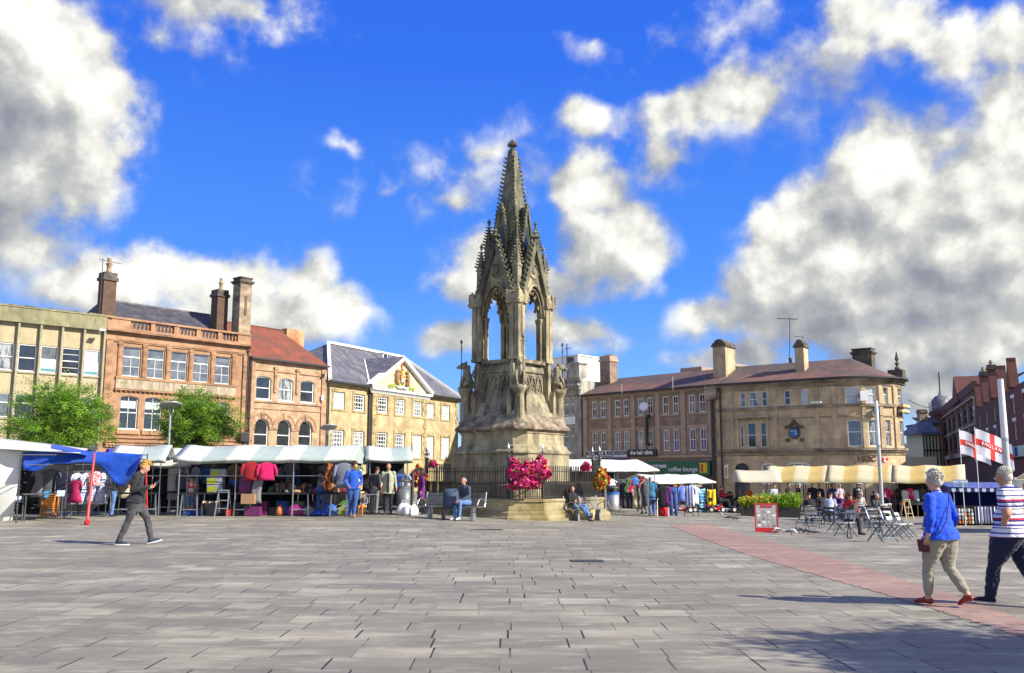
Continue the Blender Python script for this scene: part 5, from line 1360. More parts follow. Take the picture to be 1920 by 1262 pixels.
# ------------------------------------------------------------------ railings round the memorial
rail_m = mat('railing_iron', (.02,.02,.021), .4, (.05,.045,.035), 6, spec=.6)
def railing(p0, p1, h0, h1, label, tall=None, n=None):
 """panel from p0 to p1 (monument-local xy) standing on the low wall"""
 p0 = Vector((*p0,0)); p1 = Vector((*p1,0)); W = (p1-p0).length; d = (p1-p0).normalized()
 M = Matrix.Translation((MX,MY,0)) @ Matrix.Rotation(MROT,4,'Z')
 w0 = M @ p0; w1 = M @ p1; rz = math.atan2(w1.y-w0.y, w1.x-w0.x)
 t = thing('railing', label, 'railing', (w0.x,w0.y,.73), rz, 'iron railings round the memorial')
 z = MB()
 zs = [.08,.55,.98] if not tall else [.08,.55,.98,1.28]
 for zz in zs: z.box(0,W,-.018,.018,zz-.012,zz+.012)
 z.build('rail', rail_m, t)
 n = n or int(W/.115); bars = MB(); h = 1.42 if tall else 1.14
 bars.box(-.013,.013,-.013,.013,0,h); bars.ball((0,0,h+.02),(.02,.02,.035),5,4)
 bars.box(.045,.065,-.01,.01,0,.62); bars.box(-.004,.055,-.004,.004,.5,.508); bars.path([(.055+.055*math.cos(a), 0, .03+.035*math.sin(a)) for a in (math.pi,math.pi*1.25,math.pi*1.5,math.pi*1.75,math.pi*2)], .006, 4)
 bo = bars.build('bar', rail_m, t)
 for i in range(1, n): dup(bo, (W*i/n,0,0))
 return t, W
A, K = 2.82, .88
cn = chsq(A, K)
def post(px_, py_, label, h=1.75):
 M = Matrix.Translation((MX,MY,0)) @ Matrix.Rotation(MROT,4,'Z'); w = M @ Vector((px_,py_,0))
 t = thing('railing_post', label, 'post', (w.x,w.y,.73), MROT, 'posts of the memorial railings')
 b = MB(); b.box(-.03,.03,-.03,.03,0,h-.25); b.tube((0,0,h-.25),(0,0,h),.02,.015,6); b.box(-.045,.045,-.045,.045,h-.36,h-.3); b.build('shaft', rail_m, t)
 f = MB(); f.lathe([(.012,0),(.045,.06),(.03,.12),(.0,.24)], 8, (0,0,h)); f.ball((0,0,h-.06),.035,6,4); f.build('finial', MAT['steel'], t)
 s = MB()
 for sgn in (-1,1): s.path([(0,0,h-.3),(sgn*.1,0,h-.2),(sgn*.13,0,h-.1),(sgn*.07,0,h-.06),(sgn*.05,0,h-.13)], .012, 5)
 s.build('scroll', rail_m, t)
names = ['sunlit long railing panel facing the bench with the reclining woman', 'short railing panel at the corner beside the steel bin', 'rear railing panel facing the brown brick building', 'rear corner railing panel behind the memorial',
   'rear railing panel facing the golden hall', 'corner railing panel by the lamp with mixed flower basket', 'shaded long railing panel behind the seated man with pushchair', 'tall front railing panel carrying the pink flower trough']
# order of chsq edges: 0 chamfer(+x,-y) 1 side +x ... build by edge
edge_names = {0: names[1], 1: names[2], 2: names[3], 3: names[4], 4: names[5], 5: names[6], 6: names[7], 7: names[0]}
for i in range(8):
 p0, p1 = cn[i], cn[(i+1) % 8]
 railing(p0, p1, 0, 0, edge_names[i], tall=(i in (0,4,6)))
pn = ['corner post where the bench railing meets the steel bin corner','post beside the brick building corner','back post towards the coffee lounge','back post towards the Georgian hall','back post nearest the mixed flower basket','post beside the mixed flower basket','front post on the shaded edge of the pink flowers','front post on the sunlit edge of the pink flowers']
for i in range(8): post(*cn[i], 'black railing '+pn[i])

# ------------------------------------------------------------------ flowers
def flower_mats():
 return [mat('petal_magenta', (.6,.008,.13), .6, (.45,.005,.14), 9), mat('petal_pink', (.75,.05,.24), .6, (.65,.12,.3), 9), mat('petal_red', (.6,.015,.02), .6, (.45,.01,.02), 9), mat('petal_orange', (.75,.22,.01), .6, (.7,.35,.02), 9), mat('petal_yellow', (.78,.55,.02), .6, (.7,.4,.02), 9), mat('leaf_green', (.07,.15,.025), .7, (.04,.1,.02), 9), mat('leaf_lime', (.2,.3,.04), .7, (.12,.22,.03), 9), mat('petal_white', (.8,.78,.75), .6), mat('petal_purple', (.2,.02,.22), .6)]
FM = flower_mats()
def bloom_mass(b, c, r, n, pick, rnd, size=.05, fall=0):
 c = Vector(c)
 for k_ in range(n):
  v = Vector((rnd.gauss(0,1),rnd.gauss(0,1),rnd.gauss(0,1))).normalized()
  lump = .78+.3*noise.noise(v*2.1+c)
  q = rnd.uniform(.72,1.0)*lump
  p = c+Vector((v.x*r[0]*q, v.y*r[1]*q, v.z*r[2]*q - fall*abs(v.x)))
  mi = pick(v, rnd); b.mi = mi
  nrm = (v+Vector((rnd.gauss(0,.5),rnd.gauss(0,.5),rnd.gauss(0,.5)))).normalized(); a1 = nrm.orthogonal().normalized(); a2 = nrm.cross(a1)
  s = size*rnd.uniform(.7,1.3)
  if mi in (5,6):
   b.add([p-a1*s*.5, p+a2*s*1.1, p+a1*s*.5, p-a2*s*.9], [(0,1,2,3)])
  else:
   ctr = p-nrm*s*.4; m_ = 5
   pts = [ctr]+[p+(a1*math.cos(2*math.pi*j/m_)+a2*math.sin(2*math.pi*j/m_))*s for j in range(m_)]
   b.add(pts, [(0,1+j,1+(j+1)%m_) for j in range(m_)])
def mworld(x, y, z): return Matrix.Translation((MX,MY,0)) @ Matrix.Rotation(MROT,4,'Z') @ Vector((x,y,z))
rf = random.Random(5)
# trough on the front chamfer (edge 6: from cn[6] to cn[7])
mid = (Vector((*cn[6],0))+Vector((*cn[7],0)))/2; out_ = Vector((-1,-1,0)).normalized()
p = mid+out_*.25
t = thing('flower_trough', 'big trough of magenta petunias spilling over the front memorial railing', 'flowers', mworld(p.x,p.y,1.25), MROT+rad(-45))
b = MB(); b.loft([[(-.55,-.18,-.05),(.55,-.18,-.05),(.55,.2,-.05),(-.55,.2,-.05)],[(-.75,-.25,.32),(.75,-.25,.32),(.75,.22,.32),(-.75,.22,.32)]]); b.build('trough', MAT['black'], t)
b = MB()
pk = lambda v, r: r.choices([0,1,5,6,3,7], [6,2.6,2.2,.4,.25 + (.8 if v.x > .6 else 0),.12])[0]
for c,r,n in (((-.4,-.1,.42),(.42,.36,.42),560),((.0,-.13,.48),(.55,.38,.42),860),((.46,-.1,.48),(.46,.38,.48),600),((-.1,-.22,.05),(.75,.3,.26),460),((-.45,0,.75),(.24,.2,.22),150),((.5,0,.82),(.3,.24,.26),190)): bloom_mass(b, c, r, n, pk, rf, .062, .06)
b.build('flowers', FM, t)
# basket at the bin corner and basket at the lamp corner (on bracketed posts)
def basket(px, py, Y, label, pick, r, n, gx=0):
 w = pt(px, py, Y)
 t = thing('flower_basket', label, 'flowers', w, 0)
 q = min(1, r[0]*2); b = MB(); b.lathe([(.08*q,-.36*q),(.2*q,-.26*q),(.3*q,-.05),(.31*q,0)], 12); b.build('basket', MAT['black'], t)
 b = MB(); bloom_mass(b, (0,-.05,.02), r, n, pick, rf, .06, .1); b.build('flowers', FM, t)
 return t
basket(1127,898,35.2, 'hanging basket of yellow and red flowers beside the steel litter bin', lambda v,r: r.choices([4,3,2,6,0,5], [2.2,1.0,.8+(2 if v.x>.4 else 0),3,.4,2.4])[0], (.38,.32,.5), 1000)
basket(1098,874,35.6, 'small clump of magenta petunias on the railing behind the yellow basket', lambda v,r: r.choices([0,5,1], [5,1.5,1])[0], (.24,.22,.2), 260)
basket(785,893,35.6, 'hanging basket of red, purple and yellow flowers by the grey litter bin', lambda v,r: r.choices([2,0,3,4,5,8,6], [1.6,1.4 if v.z > 0 else .4,1,1.0 if v.z < 0 else .2,2.2,.8,.5])[0], (.42,.36,.5), 1000)
basket(811,869,36.3, 'small clump of pink petunias on the post behind the mixed basket', lambda v,r: r.choices([0,1,5], [4,2,1.5])[0], (.24,.2,.14), 200)
# ------------------------------------------------------------------ people
SKIN = mat('skin', (.62,.34,.23), .55, (.52,.26,.17), 9, spec=.35)
SKIN2 = mat('skin_tanned', (.5,.25,.15), .55, (.42,.19,.11), 9, spec=.35)
EYE = mat('eye_dark', (.02,.015,.012), .3); LIP = mat('lip', (.42,.13,.1), .5)
HAIR = dict(blond=mat('hair_blond', (.62,.36,.08), .6, (.4,.2,.04), 12, stretch=(6,6,1)), white=mat('hair_white', (.74,.69,.58), .8, (.36,.33,.27), 22, stretch=(3,3,3), bump=.6, bs=90),
   grey=mat('hair_grey', (.42,.4,.37), .7, (.25,.24,.22), 14), brown=mat('hair_brown', (.09,.045,.022), .55, (.05,.025,.012), 12), dark=mat('hair_dark', (.018,.013,.011), .5, (.04,.03,.025), 12), ginger=mat('hair_ginger', (.32,.1,.03), .6, (.2,.06,.02), 12), none=None)
BASEJ = dict(pelvis=(0,.0,.97), waist=(0,-.005,1.1), chest=(0,.0,1.3), neck=(0,.012,1.47), head=(0,-.02,1.635))
for s_, n_ in ((1,'l'),(-1,'r')):
 BASEJ.update({'sh'+n_:(s_*.185,.005,1.425), 'el'+n_:(s_*.24,.03,1.15), 'wr'+n_:(s_*.25,-.04,.92), 'hip'+n_:(s_*.095,0,.93), 'kn'+n_:(s_*.1,-.02,.51), 'an'+n_:(s_*.1,.03,.09), 'toe'+n_:(s_*.115,-.15,.035)})

def seg_d(p, a, b, r0, r1):
 ab = b-a; t = clamp((p-a).dot(ab)/max(1e-9,ab.dot(ab))); return (p-(a+ab*t)).length-(r0+(r1-r0)*t)

def finger_set(wrist, el, side, curl=.5, spread=1.0, sc=1.0, palm=None):
 """palm (for the remesh) and five finger tubes, bent by curl"""
 w = Vector(wrist); d = (w-Vector(el)).normalized()
 n = Vector(palm) if palm else Vector((-side,0,0)); n = (n-d*n.dot(d)).normalized()      # palm faces n
 t = d.cross(n)*(1 if side > 0 else -1); t = t.normalized()
 if t.y > 0: t = -t                                                                    # thumb side forward
 palm_pts = [(w-d*.01, .026), (w+d*.04, .033), (w+d*.085, .034)]
 out = []
 for i, (off, L_, r) in enumerate(((.03,.072,.0085),(.01,.08,.009),(-.011,.075,.0085),(-.031,.058,.0075))):
  b0 = w+d*.085+t*off; ang = 0; p = b0; pts = [b0-d*.02, b0]; dd = d+t*off*1.2*spread; dd.normalize()
  for q, fr in enumerate((.42,.33,.25)):
   ang += curl*(.55+.25*i*.3)
   v = dd*math.cos(ang)+n*math.sin(ang); p = p+v*L_*fr; pts.append(p)
  out.append((pts, [r*1.05,r*1.05,r,r*.9,r*.7]))
 b0 = w+d*.025+t*.028; v = (t*.8+d*.6+n*.25).normalized(); p1 = b0+v*.04; v2 = (t*.35+d*.85+n*(.35+curl*.3)).normalized(); p2 = p1+v2*.03
 out.append(([b0-v*.015, b0, p1, p2], [.012,.0115,.01,.007]))
 return palm_pts, out

def person(label, loc, rz, h=1.75, J=None, top=None, bottom=None, skin=None, hair='brown', hairstyle='short', shoe=None, sleeve=1.0, leg=1.0, vox=.022, g=1.0,
   hem=.9, group=None, curl=.5, baggy=1.0, coat=None, fold=.009, bust=0, palm=None, collar=None, hide_legs=False, crotch=None, parts=None, headrot=0, sole=None, belly=0, seated=False):
 sc = h/1.75
 P = {k: Vector(v) for k, v in BASEJ.items()}
 for k, v in (J or {}).items(): P[k] = Vector(v)
 skin = skin or SKIN; shoe = shoe or MAT['dark']
 top = top or MAT['dark']; bottom = bottom or MAT['dark']
 b = MB(); segs = []; extra = []
 def tube(ks, rs, zone, flat=1.0):
  pts = [P[k] if isinstance(k, str) else Vector(k) for k in ks]
  # densify with smooth radii
  b.path(pts, rs, 12, True, flat)
  for i in range(len(pts)-1): segs.append((pts[i], pts[i+1], rs[i]*(.5+.5*flat), rs[i+1]*(.5+.5*flat), zone))
  for p_, r_ in ((pts[0],rs[0]),(pts[-1],rs[-1])):
   b.ball(p_, (r_*.98, r_*.98*flat if flat < 1 else r_*.98, r_*.9), 12, 8)
 up = (P['neck']-P['pelvis']).normalized()
 mid = lambda a, c, t: P[a].lerp(P[c], t)
 shc = (P['shl']+P['shr'])/2
 tube(['pelvis','waist','chest',shc+up*.0,'neck'], [.165*g,.15*g,.172*(1+.5*(g-1)),.15,.062], 'top', .64)
 b.path([P['shl']-up*.02, P['shl'].lerp(P['neck'],.55)-up*.02, shc+up*.045, P['shr'].lerp(P['neck'],.55)-up*.02, P['shr']-up*.02], [.056,.06,.07,.06,.056], 10)
 for s,n in ((1,'l'),(-1,'r')): b.ball(P['sh'+n], .068*(1+.3*(g-1)), 10, 8)
 fwd = Vector((0,-1,0))
 if bust:
  for s in (-1,1): b.ball(P['chest']+Vector((s*.075,-.095,-.01)), (.085,.075,.085), 10, 8)
 if belly: b.ball(P['waist']+Vector((0,-.07,-.02)), (.15*g,.12*belly,.15), 12, 8)
 b.ball(P['pelvis']+Vector((0,.03,-.03)), (.165*g,.125*g,.12), 12, 8)
 segs.append((P['pelvis'], P['pelvis']-up*.02, .15*g, .15*g, 'bot' if hem > .94 else 'top'))
 if hem < .94: b.path([P['waist'], P['pelvis']-up*(.97-hem)], [.15*g,.175*g], 12, True, .7); segs.append((P['waist'], P['pelvis']-up*(.97-hem), .16*g, .165*g, 'top'))
 for s,n in ((1,'l'),(-1,'r')):
  hp, kn, an, toe = P['hip'+n], P['kn'+n], P['an'+n], P['toe'+n]
  bg = baggy
  tube(['hip'+n, mid('hip'+n,'kn'+n,.4), 'kn'+n], [.1*g*bg,.086*g*bg,.062*bg], 'bot')
  z_l = 'bot' if leg > .9 else 'skin'
  k2 = mid('kn'+n,'an'+n,.35); k3 = mid('kn'+n,'an'+n,.8)
  lr = bg if leg > .9 else .92
  tube(['kn'+n, k2, k3], [.061*lr,.06*lr,(.052 if leg > .9 else .038)*lr], z_l)
  if 0 < leg <= .9: segs.append((kn, kn.lerp(an, leg-.5 if leg > .5 else 0), .08, .08, 'bot')); b.path([kn, kn.lerp(an, max(.08,leg-.5))], [.072*bg,.07*bg], 12)
  tube([k3, 'an'+n], [.05*lr if leg > .97 else .036, .047*lr if leg > .97 else .036], 'bot' if leg > .97 else 'skin')
  ft = (toe-an); ft = Vector((ft.x,ft.y,0)).normalized() if Vector((ft.x,ft.y,0)).length > .01 else Vector((0,-1,0))
  heel = an-ft*.035+Vector((0,0,-.045)); 
  fd = (toe-an)
  tp = [an+Vector((0,0,-.03)), an+fd*.5+Vector((0,0,-.005)), toe]
  b.path([heel, an+fd*.35-Vector((0,0,.015)), an+fd*.75, toe], [.04,.045,.043,.03], 10, True, .8); b.ball(toe, (.032,.032,.026), 8, 6); b.ball(an-ft*.03-Vector((0,0,.035)), (.04,.045,.045), 8, 6)
  b.path([an+Vector((0,0,.01)), an+fd*.3-Vector((0,0,.01))], [.042,.042], 8)
  segs.append((heel, toe, .046, .034, 'shoe')); segs.append((an-Vector((0,0,.03)), an+fd*.4, .04, .04, 'shoe'))
  sh, el, wr = P['sh'+n], P['el'+n], P['wr'+n]
  zs = 'arm'; ra = 1+.35*(g-1)
  if sleeve >= .45: 
   tube(['sh'+n, mid('sh'+n,'el'+n,.5), 'el'+n], [.062*ra,.058*ra,.05*ra], zs if sleeve > .5 else 'skin')
   if sleeve <= .5: segs.append((sh, sh.lerp(el,.62), .085, .08, 'arm')); b.path([sh, sh.lerp(el,.62)], [.068*ra,.07*ra], 10)
  else: tube(['sh'+n, mid('sh'+n,'el'+n,.5), 'el'+n], [.055*ra,.05*ra,.042], 'skin')
  if sleeve > .5:
   e2 = el.lerp(wr, clamp((sleeve-.5)*2)); tube([el, e2], [.049*ra,.042], 'arm')
   if sleeve < .95: tube([e2, wr], [.036,.027], 'skin')
   else: tube([e2, wr], [.04,.03], 'arm')
  else: tube(['el'+n, mid('el'+n,'wr'+n,.4), 'wr'+n], [.043,.042,.027], 'skin')
  pp, ff = finger_set(wr, el, s, curl if not isinstance(curl, dict) else curl[n], palm=(palm or {}).get(n))
  b.path([q for q,_ in pp], [r for _,r in pp], 10, True, .55); b.ball(pp[-1][0], (.03,.03,.02), 8, 5)
  segs.append((pp[0][0], pp[-1][0]+(pp[-1][0]-pp[0][0])*.2, .035, .035, 'skin'))
  extra += ff
 # head
 nk, hd = P['neck'], P['head']; hu = (hd-nk).normalized()
 tube([nk-hu*.03, nk.lerp(hd,.5)], [.06,.055], 'skin')
 Hm = Matrix.Translation(hd) @ Vector((0,0,1)).rotation_difference(hu).to_matrix().to_4x4() @ Matrix.Rotation(headrot,4,'Z')
 hb = MB(); hb.M = Hm
 hb.ball((0,.012,.03),(.077,.095,.093),14,10); hb.ball((0,-.03,-.035),(.058,.068,.085),12,8); hb.ball((0,-.062,-.085),(.034,.033,.03),9,6)
 hb.path([(0,-.092,.025),(0,-.112,-.02),(0,-.1,-.032)],[.011,.016,.012],7)
 for s in (-1,1):
  hb.ball((s*.03,-.083,.03),(.022,.016,.01),7,5); hb.ball((s*.042,-.07,-.015),(.022,.022,.022),7,5)
  hb.ball((s*.078,.012,-.005),(.011,.02,.032),7,6)
 b.v += [tuple(v) for v in hb.v] if False else []
 o_ = len(b.v); b.v += hb.v; b.f += [[i+o_ for i in f] for f in hb.f]; b.m += hb.m; b.s += hb.s
 segs.append((Hm @ Vector((0,0,.04)), Hm @ Vector((0,-.02,-.06)), .1, .08, 'skin'))
 if crotch: 
  b.path([P['pelvis']+Vector((0,.01,-.05)), Vector(crotch)], [.15*g,.13*g], 12, True, .85); segs.append((P['pelvis'], Vector(crotch), .15, .13, 'bot'))
 # one skin
 t = thing('person', label, 'person', loc, rz, group)
 t.scale = (sc,sc,sc)
 me = bpy.data.meshes.new('body'); me.from_pydata(b.v, [], b.f); o = bpy.data.objects.new('body', me); COL.objects.link(o)
 md = o.modifiers.new('r', 'REMESH'); md.mode = 'VOXEL'; md.voxel_size = vox
 m2 = o.modifiers.new('s', 'SMOOTH'); m2.iterations = 4 if vox > .012 else 7; m2.factor = .5
 dg = bpy.context.evaluated_depsgraph_get(); dg.update()
 nm = bpy.data.meshes.new_from_object(o.evaluated_get(dg)); bpy.data.objects.remove(o); bpy.data.meshes.remove(me)
 nm.name = 'body'
 zones = ['skin','top','bot','shoe']; mats_ = [skin, top, bottom, shoe]
 if sole: mats_.append(sole)
 vz = []; hemv = {}
 vs = [v.co.copy() for v in nm.vertices]
 for p in vs:
  bd, bz = 9, 'top'
  for a, c, r0, r1, zn in segs:
   d = seg_d(p, a, c, r0, r1)
   if d < bd: bd, bz = d, zn
  if bz == 'top' or (bz == 'bot' and not seated and (p-P['pelvis']).length < .34):
   q = (p-P['pelvis']).dot(up)+.97
   bz = 'top' if q > hem else 'bot'
   if bz == 'top' and q < hem+.05 and not seated: hemv[len(vz)] = (q-hem)/.05
  elif bz == 'arm': bz = 'top'
  vz.append(bz)
 # waist line: trousers below the hem, top above it
 if fold:
  ns = [v.normal.copy() for v in nm.vertices]; off = Vector((loc[0]*3.1, loc[1]*1.7, 0))
  for i, p in enumerate(vs):
   if vz[i] in ('top','bot'):
    q = p*9+off; am = fold*(noise.noise(Vector((q.x,q.y,q.z*1.6)))+.6*noise.noise(Vector((q.x*1.6,q.y*1.6,q.z*3.4)))+.35*noise.noise(q*4.7))
    if i in hemv: am += .02*(1-hemv[i])+.004
    nm.vertices[i].co = p+ns[i]*am
 v2 = nm.vertices
 for mm in mats_: nm.materials.append(mm)
 mi = []
 for pl in nm.polygons:
  zc = {}
  for vi in pl.vertices: zc[vz[vi]] = zc.get(vz[vi],0)+1
  zn = max(zc, key=zc.get); k = zones.index(zn)
  if sole and zn == 'shoe' and pl.center.z < min(P['toel'].z,P['toer'].z)-.004: k = 4
  mi.append(k)
 nm.polygons.foreach_set('material_index', mi); nm.polygons.foreach_set('use_smooth', [True]*len(mi))
 # fingers grow out of the palms of the same mesh
 fb = MB(); fb.sm = True
 for pts, rs in extra:
  fb.path(pts, rs, 7); fb.ball(pts[-1], rs[-1], 6, 4)
 n0 = len(nm.vertices); allv = [tuple(v.co) for v in nm.vertices]+fb.v; allf = [list(p.vertices) for p in nm.polygons]+[[i+n0 for i in f] for f in fb.f]
 fm = bpy.data.meshes.new('body'); fm.from_pydata(allv, [], allf)
 for mm in mats_: fm.materials.append(mm)
 fm.polygons.foreach_set('material_index', mi+[0]*len(fb.f)); fm.polygons.foreach_set('use_smooth', [True]*len(allf)); fm.update()
 bpy.data.meshes.remove(nm)
 body = bpy.data.objects.new('body', fm); COL.objects.link(body); body.parent = t
 fc = MB(); fc.M = Hm; fc.mi = 0
 for s in (-1,1): fc.ball((s*.03,-.096,.012),(.011,.006,.006),7,5)
 fc.mi = 1; fc.path([(-.022,-.094,-.055),(0,-.1,-.053),(.022,-.094,-.055)],[.004,.007,.004],6)
 fc.build('face', [EYE, LIP], t, smooth=True)
 hm = HAIR[hair]
 if hm:
  hh = MB(); hh.M = Hm; rn = random.Random(int(abs(loc[0]*977+loc[1]*131))); hh.sm = True
  def lock(c, r): hh.ball(c, r, 10, 7)
  if hairstyle == 'short':
   lock((0,.025,.05),(.083,.098,.088))
   for k in range(26):
    a = rn.uniform(0,2*math.pi); e = rn.uniform(.15,1.5); lock((.078*math.cos(a)*math.cos(e), .022+.09*math.sin(a)*math.cos(e)*(1 if math.sin(a) > 0 else .85), .05+.085*math.sin(e)), (.025,.025,.018))
  elif hairstyle == 'balding':
   for k in range(40):
    a = rn.uniform(.1,math.pi-.1); lock((.08*math.cos(a), .015+.09*math.sin(a), rn.uniform(-.04,.05)), (.018,.018,.022))
  elif hairstyle == 'curly':
   lock((0,.03,.05),(.095,.105,.1)); lock((0,.06,-.01),(.085,.07,.085))
   for k in range(520):
    a = rn.uniform(0,2*math.pi); e = rn.uniform(-.75,1.55)
    if math.sin(a) < -.35 and e < .55: continue
    q = rn.uniform(.9,1.12); rr = rn.uniform(.007,.015); hh.ball((.098*math.cos(a)*math.cos(e)*q, .035+.11*math.sin(a)*math.cos(e)*q, .045+.105*math.sin(e)*q), (rr,rr,rr*.8), 7, 5)
  elif hairstyle == 'cropped':
   lock((0,.026,.045),(.0815,.0965,.084)); lock((0,.05,-.01),(.074,.062,.07))
   for k in range(320):
    a = rn.uniform(0,2*math.pi); e = rn.uniform(-.5,1.5)
    if math.sin(a) < -.2 and e < .6: continue
    rr = rn.uniform(.004,.01); hh.ball((.083*math.cos(a)*math.cos(e), .026+.095*math.sin(a)*math.cos(e), .045+.083*math.sin(e)), (rr,rr,rr), 6, 4)
  elif hairstyle == 'quiff':
   lock((0,.02,.055),(.084,.1,.09)); lock((0,.055,.0),(.074,.055,.06))
   for k in range(70):
    a = rn.uniform(0,2*math.pi); e = rn.uniform(.2,1.5); c0 = Vector((.08*math.cos(a)*math.cos(e), .02+.096*math.sin(a)*math.cos(e), .055+.088*math.sin(e)))
    hh.path([c0, c0+Vector((rn.uniform(-.01,.01),-.03,.022))], [.014,.004], 5)
  elif hairstyle == 'long':
   lock((0,.03,.045),(.09,.1,.09)); 
   for k in range(30):
    a = rn.uniform(-.35,math.pi+.35); x, y = .085*math.cos(a), .03+.09*math.sin(a)
    hh.path([(x*.8,y*.8,.09),(x*1.05,y*1.05,.0),(x*1.1,y*1.15,-.1),(x*.95,y*1.2,-.2)], [.02,.026,.026,.008], 6)
  elif hairstyle == 'cap':
   hh.lathe([(.1,.03),(.1,.06),(.085,.12),(.04,.15),(.001,.155)], 14, (0,.015,0)); hh.box(-.06,.06,-.17,-.06,.035,.05)
  hh.build('hair', hm, t)
 if parts: parts(t, P, Hm)
 return t

def sit(seat=.45, lean=0, spread=.12, fwd=.42, **kw):
 """joint positions of a seated figure, hips on the seat"""
 z = seat+.1
 J = dict(pelvis=(0,.02,z+.03), waist=(0,.03-lean*.2,z+.16), chest=(0,.03-lean*.55,z+.36), neck=(0,.03-lean*.85,z+.53), head=(0,.0-lean*1.05,z+.69))
 for s,n in ((1,'l'),(-1,'r')):
  J.update({'sh'+n:(s*.185,.03-lean*.78,z+.485), 'el'+n:(s*.24,-.02-lean*.6,z+.22), 'wr'+n:(s*.12,-.24-lean*.4,z+.16), 'hip'+n:(s*.095,0,z), 'kn'+n:(s*spread,-fwd,z+.02), 'an'+n:(s*spread,-fwd-.03,.09), 'toe'+n:(s*(spread+.02),-fwd-.2,.035)})
 J.update(kw); return J

denim = cloth('denim_blue', (.04,.1,.32), ns=9); denim_l = cloth('denim_light', (.12,.24,.5), ns=7, var=.6); navy = cloth('navy_cloth', (.012,.016,.05)); black_c = cloth('black_cloth', (.012,.012,.014), var=1.6); grey_c = cloth('grey_cloth', (.2,.2,.21)); char_c = cloth('charcoal_cloth', (.045,.047,.052), var=1.5)
royal = cloth('royal_blue_knit', (.012,.075,.62)); stone_c = cloth('stone_cotton', (.3,.28,.22)); white_c = cloth('white_cloth', (.75,.74,.72)); purple_c = cloth('purple_cloth', (.13,.015,.16)); bluejk = cloth('bright_blue_cloth', (.02,.09,.46)); tealdenim = cloth('teal_denim', (.035,.16,.3)); beige_c = cloth('beige_cloth', (.5,.43,.3)); red_c = cloth('red_cloth', (.5,.02,.03)); pink_c = cloth('pink_cloth', (.75,.03,.2)); green_c = cloth('green_cloth', (.1,.2,.06)); orange_c = cloth('orange_cloth', (.65,.2,.03)); yellow_c = cloth('yellow_cloth', (.8,.55,.02)); pale_c = cloth('pale_blue_cloth', (.45,.52,.65))
tanshoe = mat('tan_leather', (.4,.18,.06), .5); whiteshoe = mat('white_trainer', (.75,.73,.72), .5); redshoe = mat('red_leather', (.28,.02,.015), .35); brownshoe = mat('brown_leather', (.1,.04,.02), .4); sole_w = mat('white_rubber', (.8,.8,.78), .6); navyshoe = mat('navy_suede', (.015,.015,.04), .8)

# --- the boy walking with his phone
def boy_parts(t, P, Hm):
 b = MB(); b.M = Matrix.Translation((.02,-.385,1.285)) @ Matrix.Rotation(rad(-58),4,'X'); b.box(-.034,.034,-.07,.07,-.004,.004); b.build('phone', MAT['darksteel'], t)
 b = MB(); b.M = Matrix.Translation((P['anl'])); 
 for n in ('l','r'):
  an, toe = P['an'+n], P['toe'+n]; fd = (toe-an); s = MB()
  d = Vector((fd.x,fd.y,fd.z+.055)).normalized(); base = an-d*.075+Vector((0,0,-.075))
  rr = []
  for k in range(9):
   q = k/8; w_ = .045*math.sin(math.pi*clamp(q*.9+.08))**.5; c = base+d*(.3*q)
   rr.append([c+Vector((-w_,0,-.012)), c+Vector((w_,0,-.012)), c+Vector((w_*1.02,0,.014)), c+Vector((-w_*1.02,0,.014))])
  s.loft(rr); s.build('shoe_sole', sole_w, t)
 b = MB(); hm = Hm
 b.M = hm; b.path([(.085,-.0,-.03),(.09,.0,.012),(.04,-.03,.03)], .004, 5)
 z = MB(); z.box(-.004,.004,-.012,0,0,.17); o = z.build('zip', MAT['steel'], t); o.location = (.165,-.05,.98)
p = gp(253,1021)
person('blond young person in black sweatshirt and baggy charcoal trousers looking at a phone', (p.x,p.y,0), rad(96), 1.94,
 dict(pelvis=(0,.03,.96), waist=(0,.035,1.1), chest=(0,.02,1.3), neck=(0,-.04,1.46), head=(0,-.11,1.6), shl=(.19,.0,1.41), shr=(-.19,.02,1.41), ell=(.25,.04,1.12), elr=(-.25,.05,1.12), wrl=(.1,-.25,1.2), wrr=(-.1,-.24,1.17),
  hipl=(.1,.03,.9), hipr=(-.1,.03,.9), knl=(.11,-.19,.52), anl=(.1,-.29,.11), toel=(.11,-.47,.1), knr=(-.1,.12,.52), anr=(-.1,.3,.09), toer=(-.11,.12,.035)),
 top=black_c, bottom=char_c, hair='blond', hairstyle='quiff', vox=.014, baggy=1.2, g=1.0, hem=.88, curl={'l':.75,'r':.8}, palm={'l':(-.5,-.2,.7),'r':(.5,-.2,.7)}, crotch=(0,.02,.66), fold=.011, parts=boy_parts, shoe=mat('black_suede_blue_heel', (.012,.013,.016), .7, (.03,.06,.11), 7))

# --- woman in the blue top
def woman_parts(t, P, Hm):
 b = MB(); b.path([(-.1,.1,1.47),(-.02,.135,1.33),(.1,.17,1.12),(.2,.15,.98),(.24,.05,.88)][::1], .007, 5); b.path([(-.1,.1,1.47),(-.1,-.03,1.47),(0,-.14,1.3),(.2,-.12,1.0),(.24,.05,.88)], .007, 5)
 b.build('bag_strap', navy, t)
 b = MB(); b.loft([[(.215,-.16,.7),(.25,-.16,.7),(.25,-.02,.7),(.215,-.02,.7)],[(.205,-.17,.86),(.265,-.17,.86),(.265,-.01,.86),(.205,-.01,.86)]]); b.build('shoulder_bag', mat('maroon_leather', (.09,.012,.02), .45), t)
 b = MB(); b.M = Matrix.Translation(P['neck']); b.lathe([(.066,-.02),(.07,.0),(.064,.022)], 16, cap=False); b.build('necklace', mat('silver_chain', (.3,.33,.36), .35, metal=.7), t)
p = gp(1772,1137)
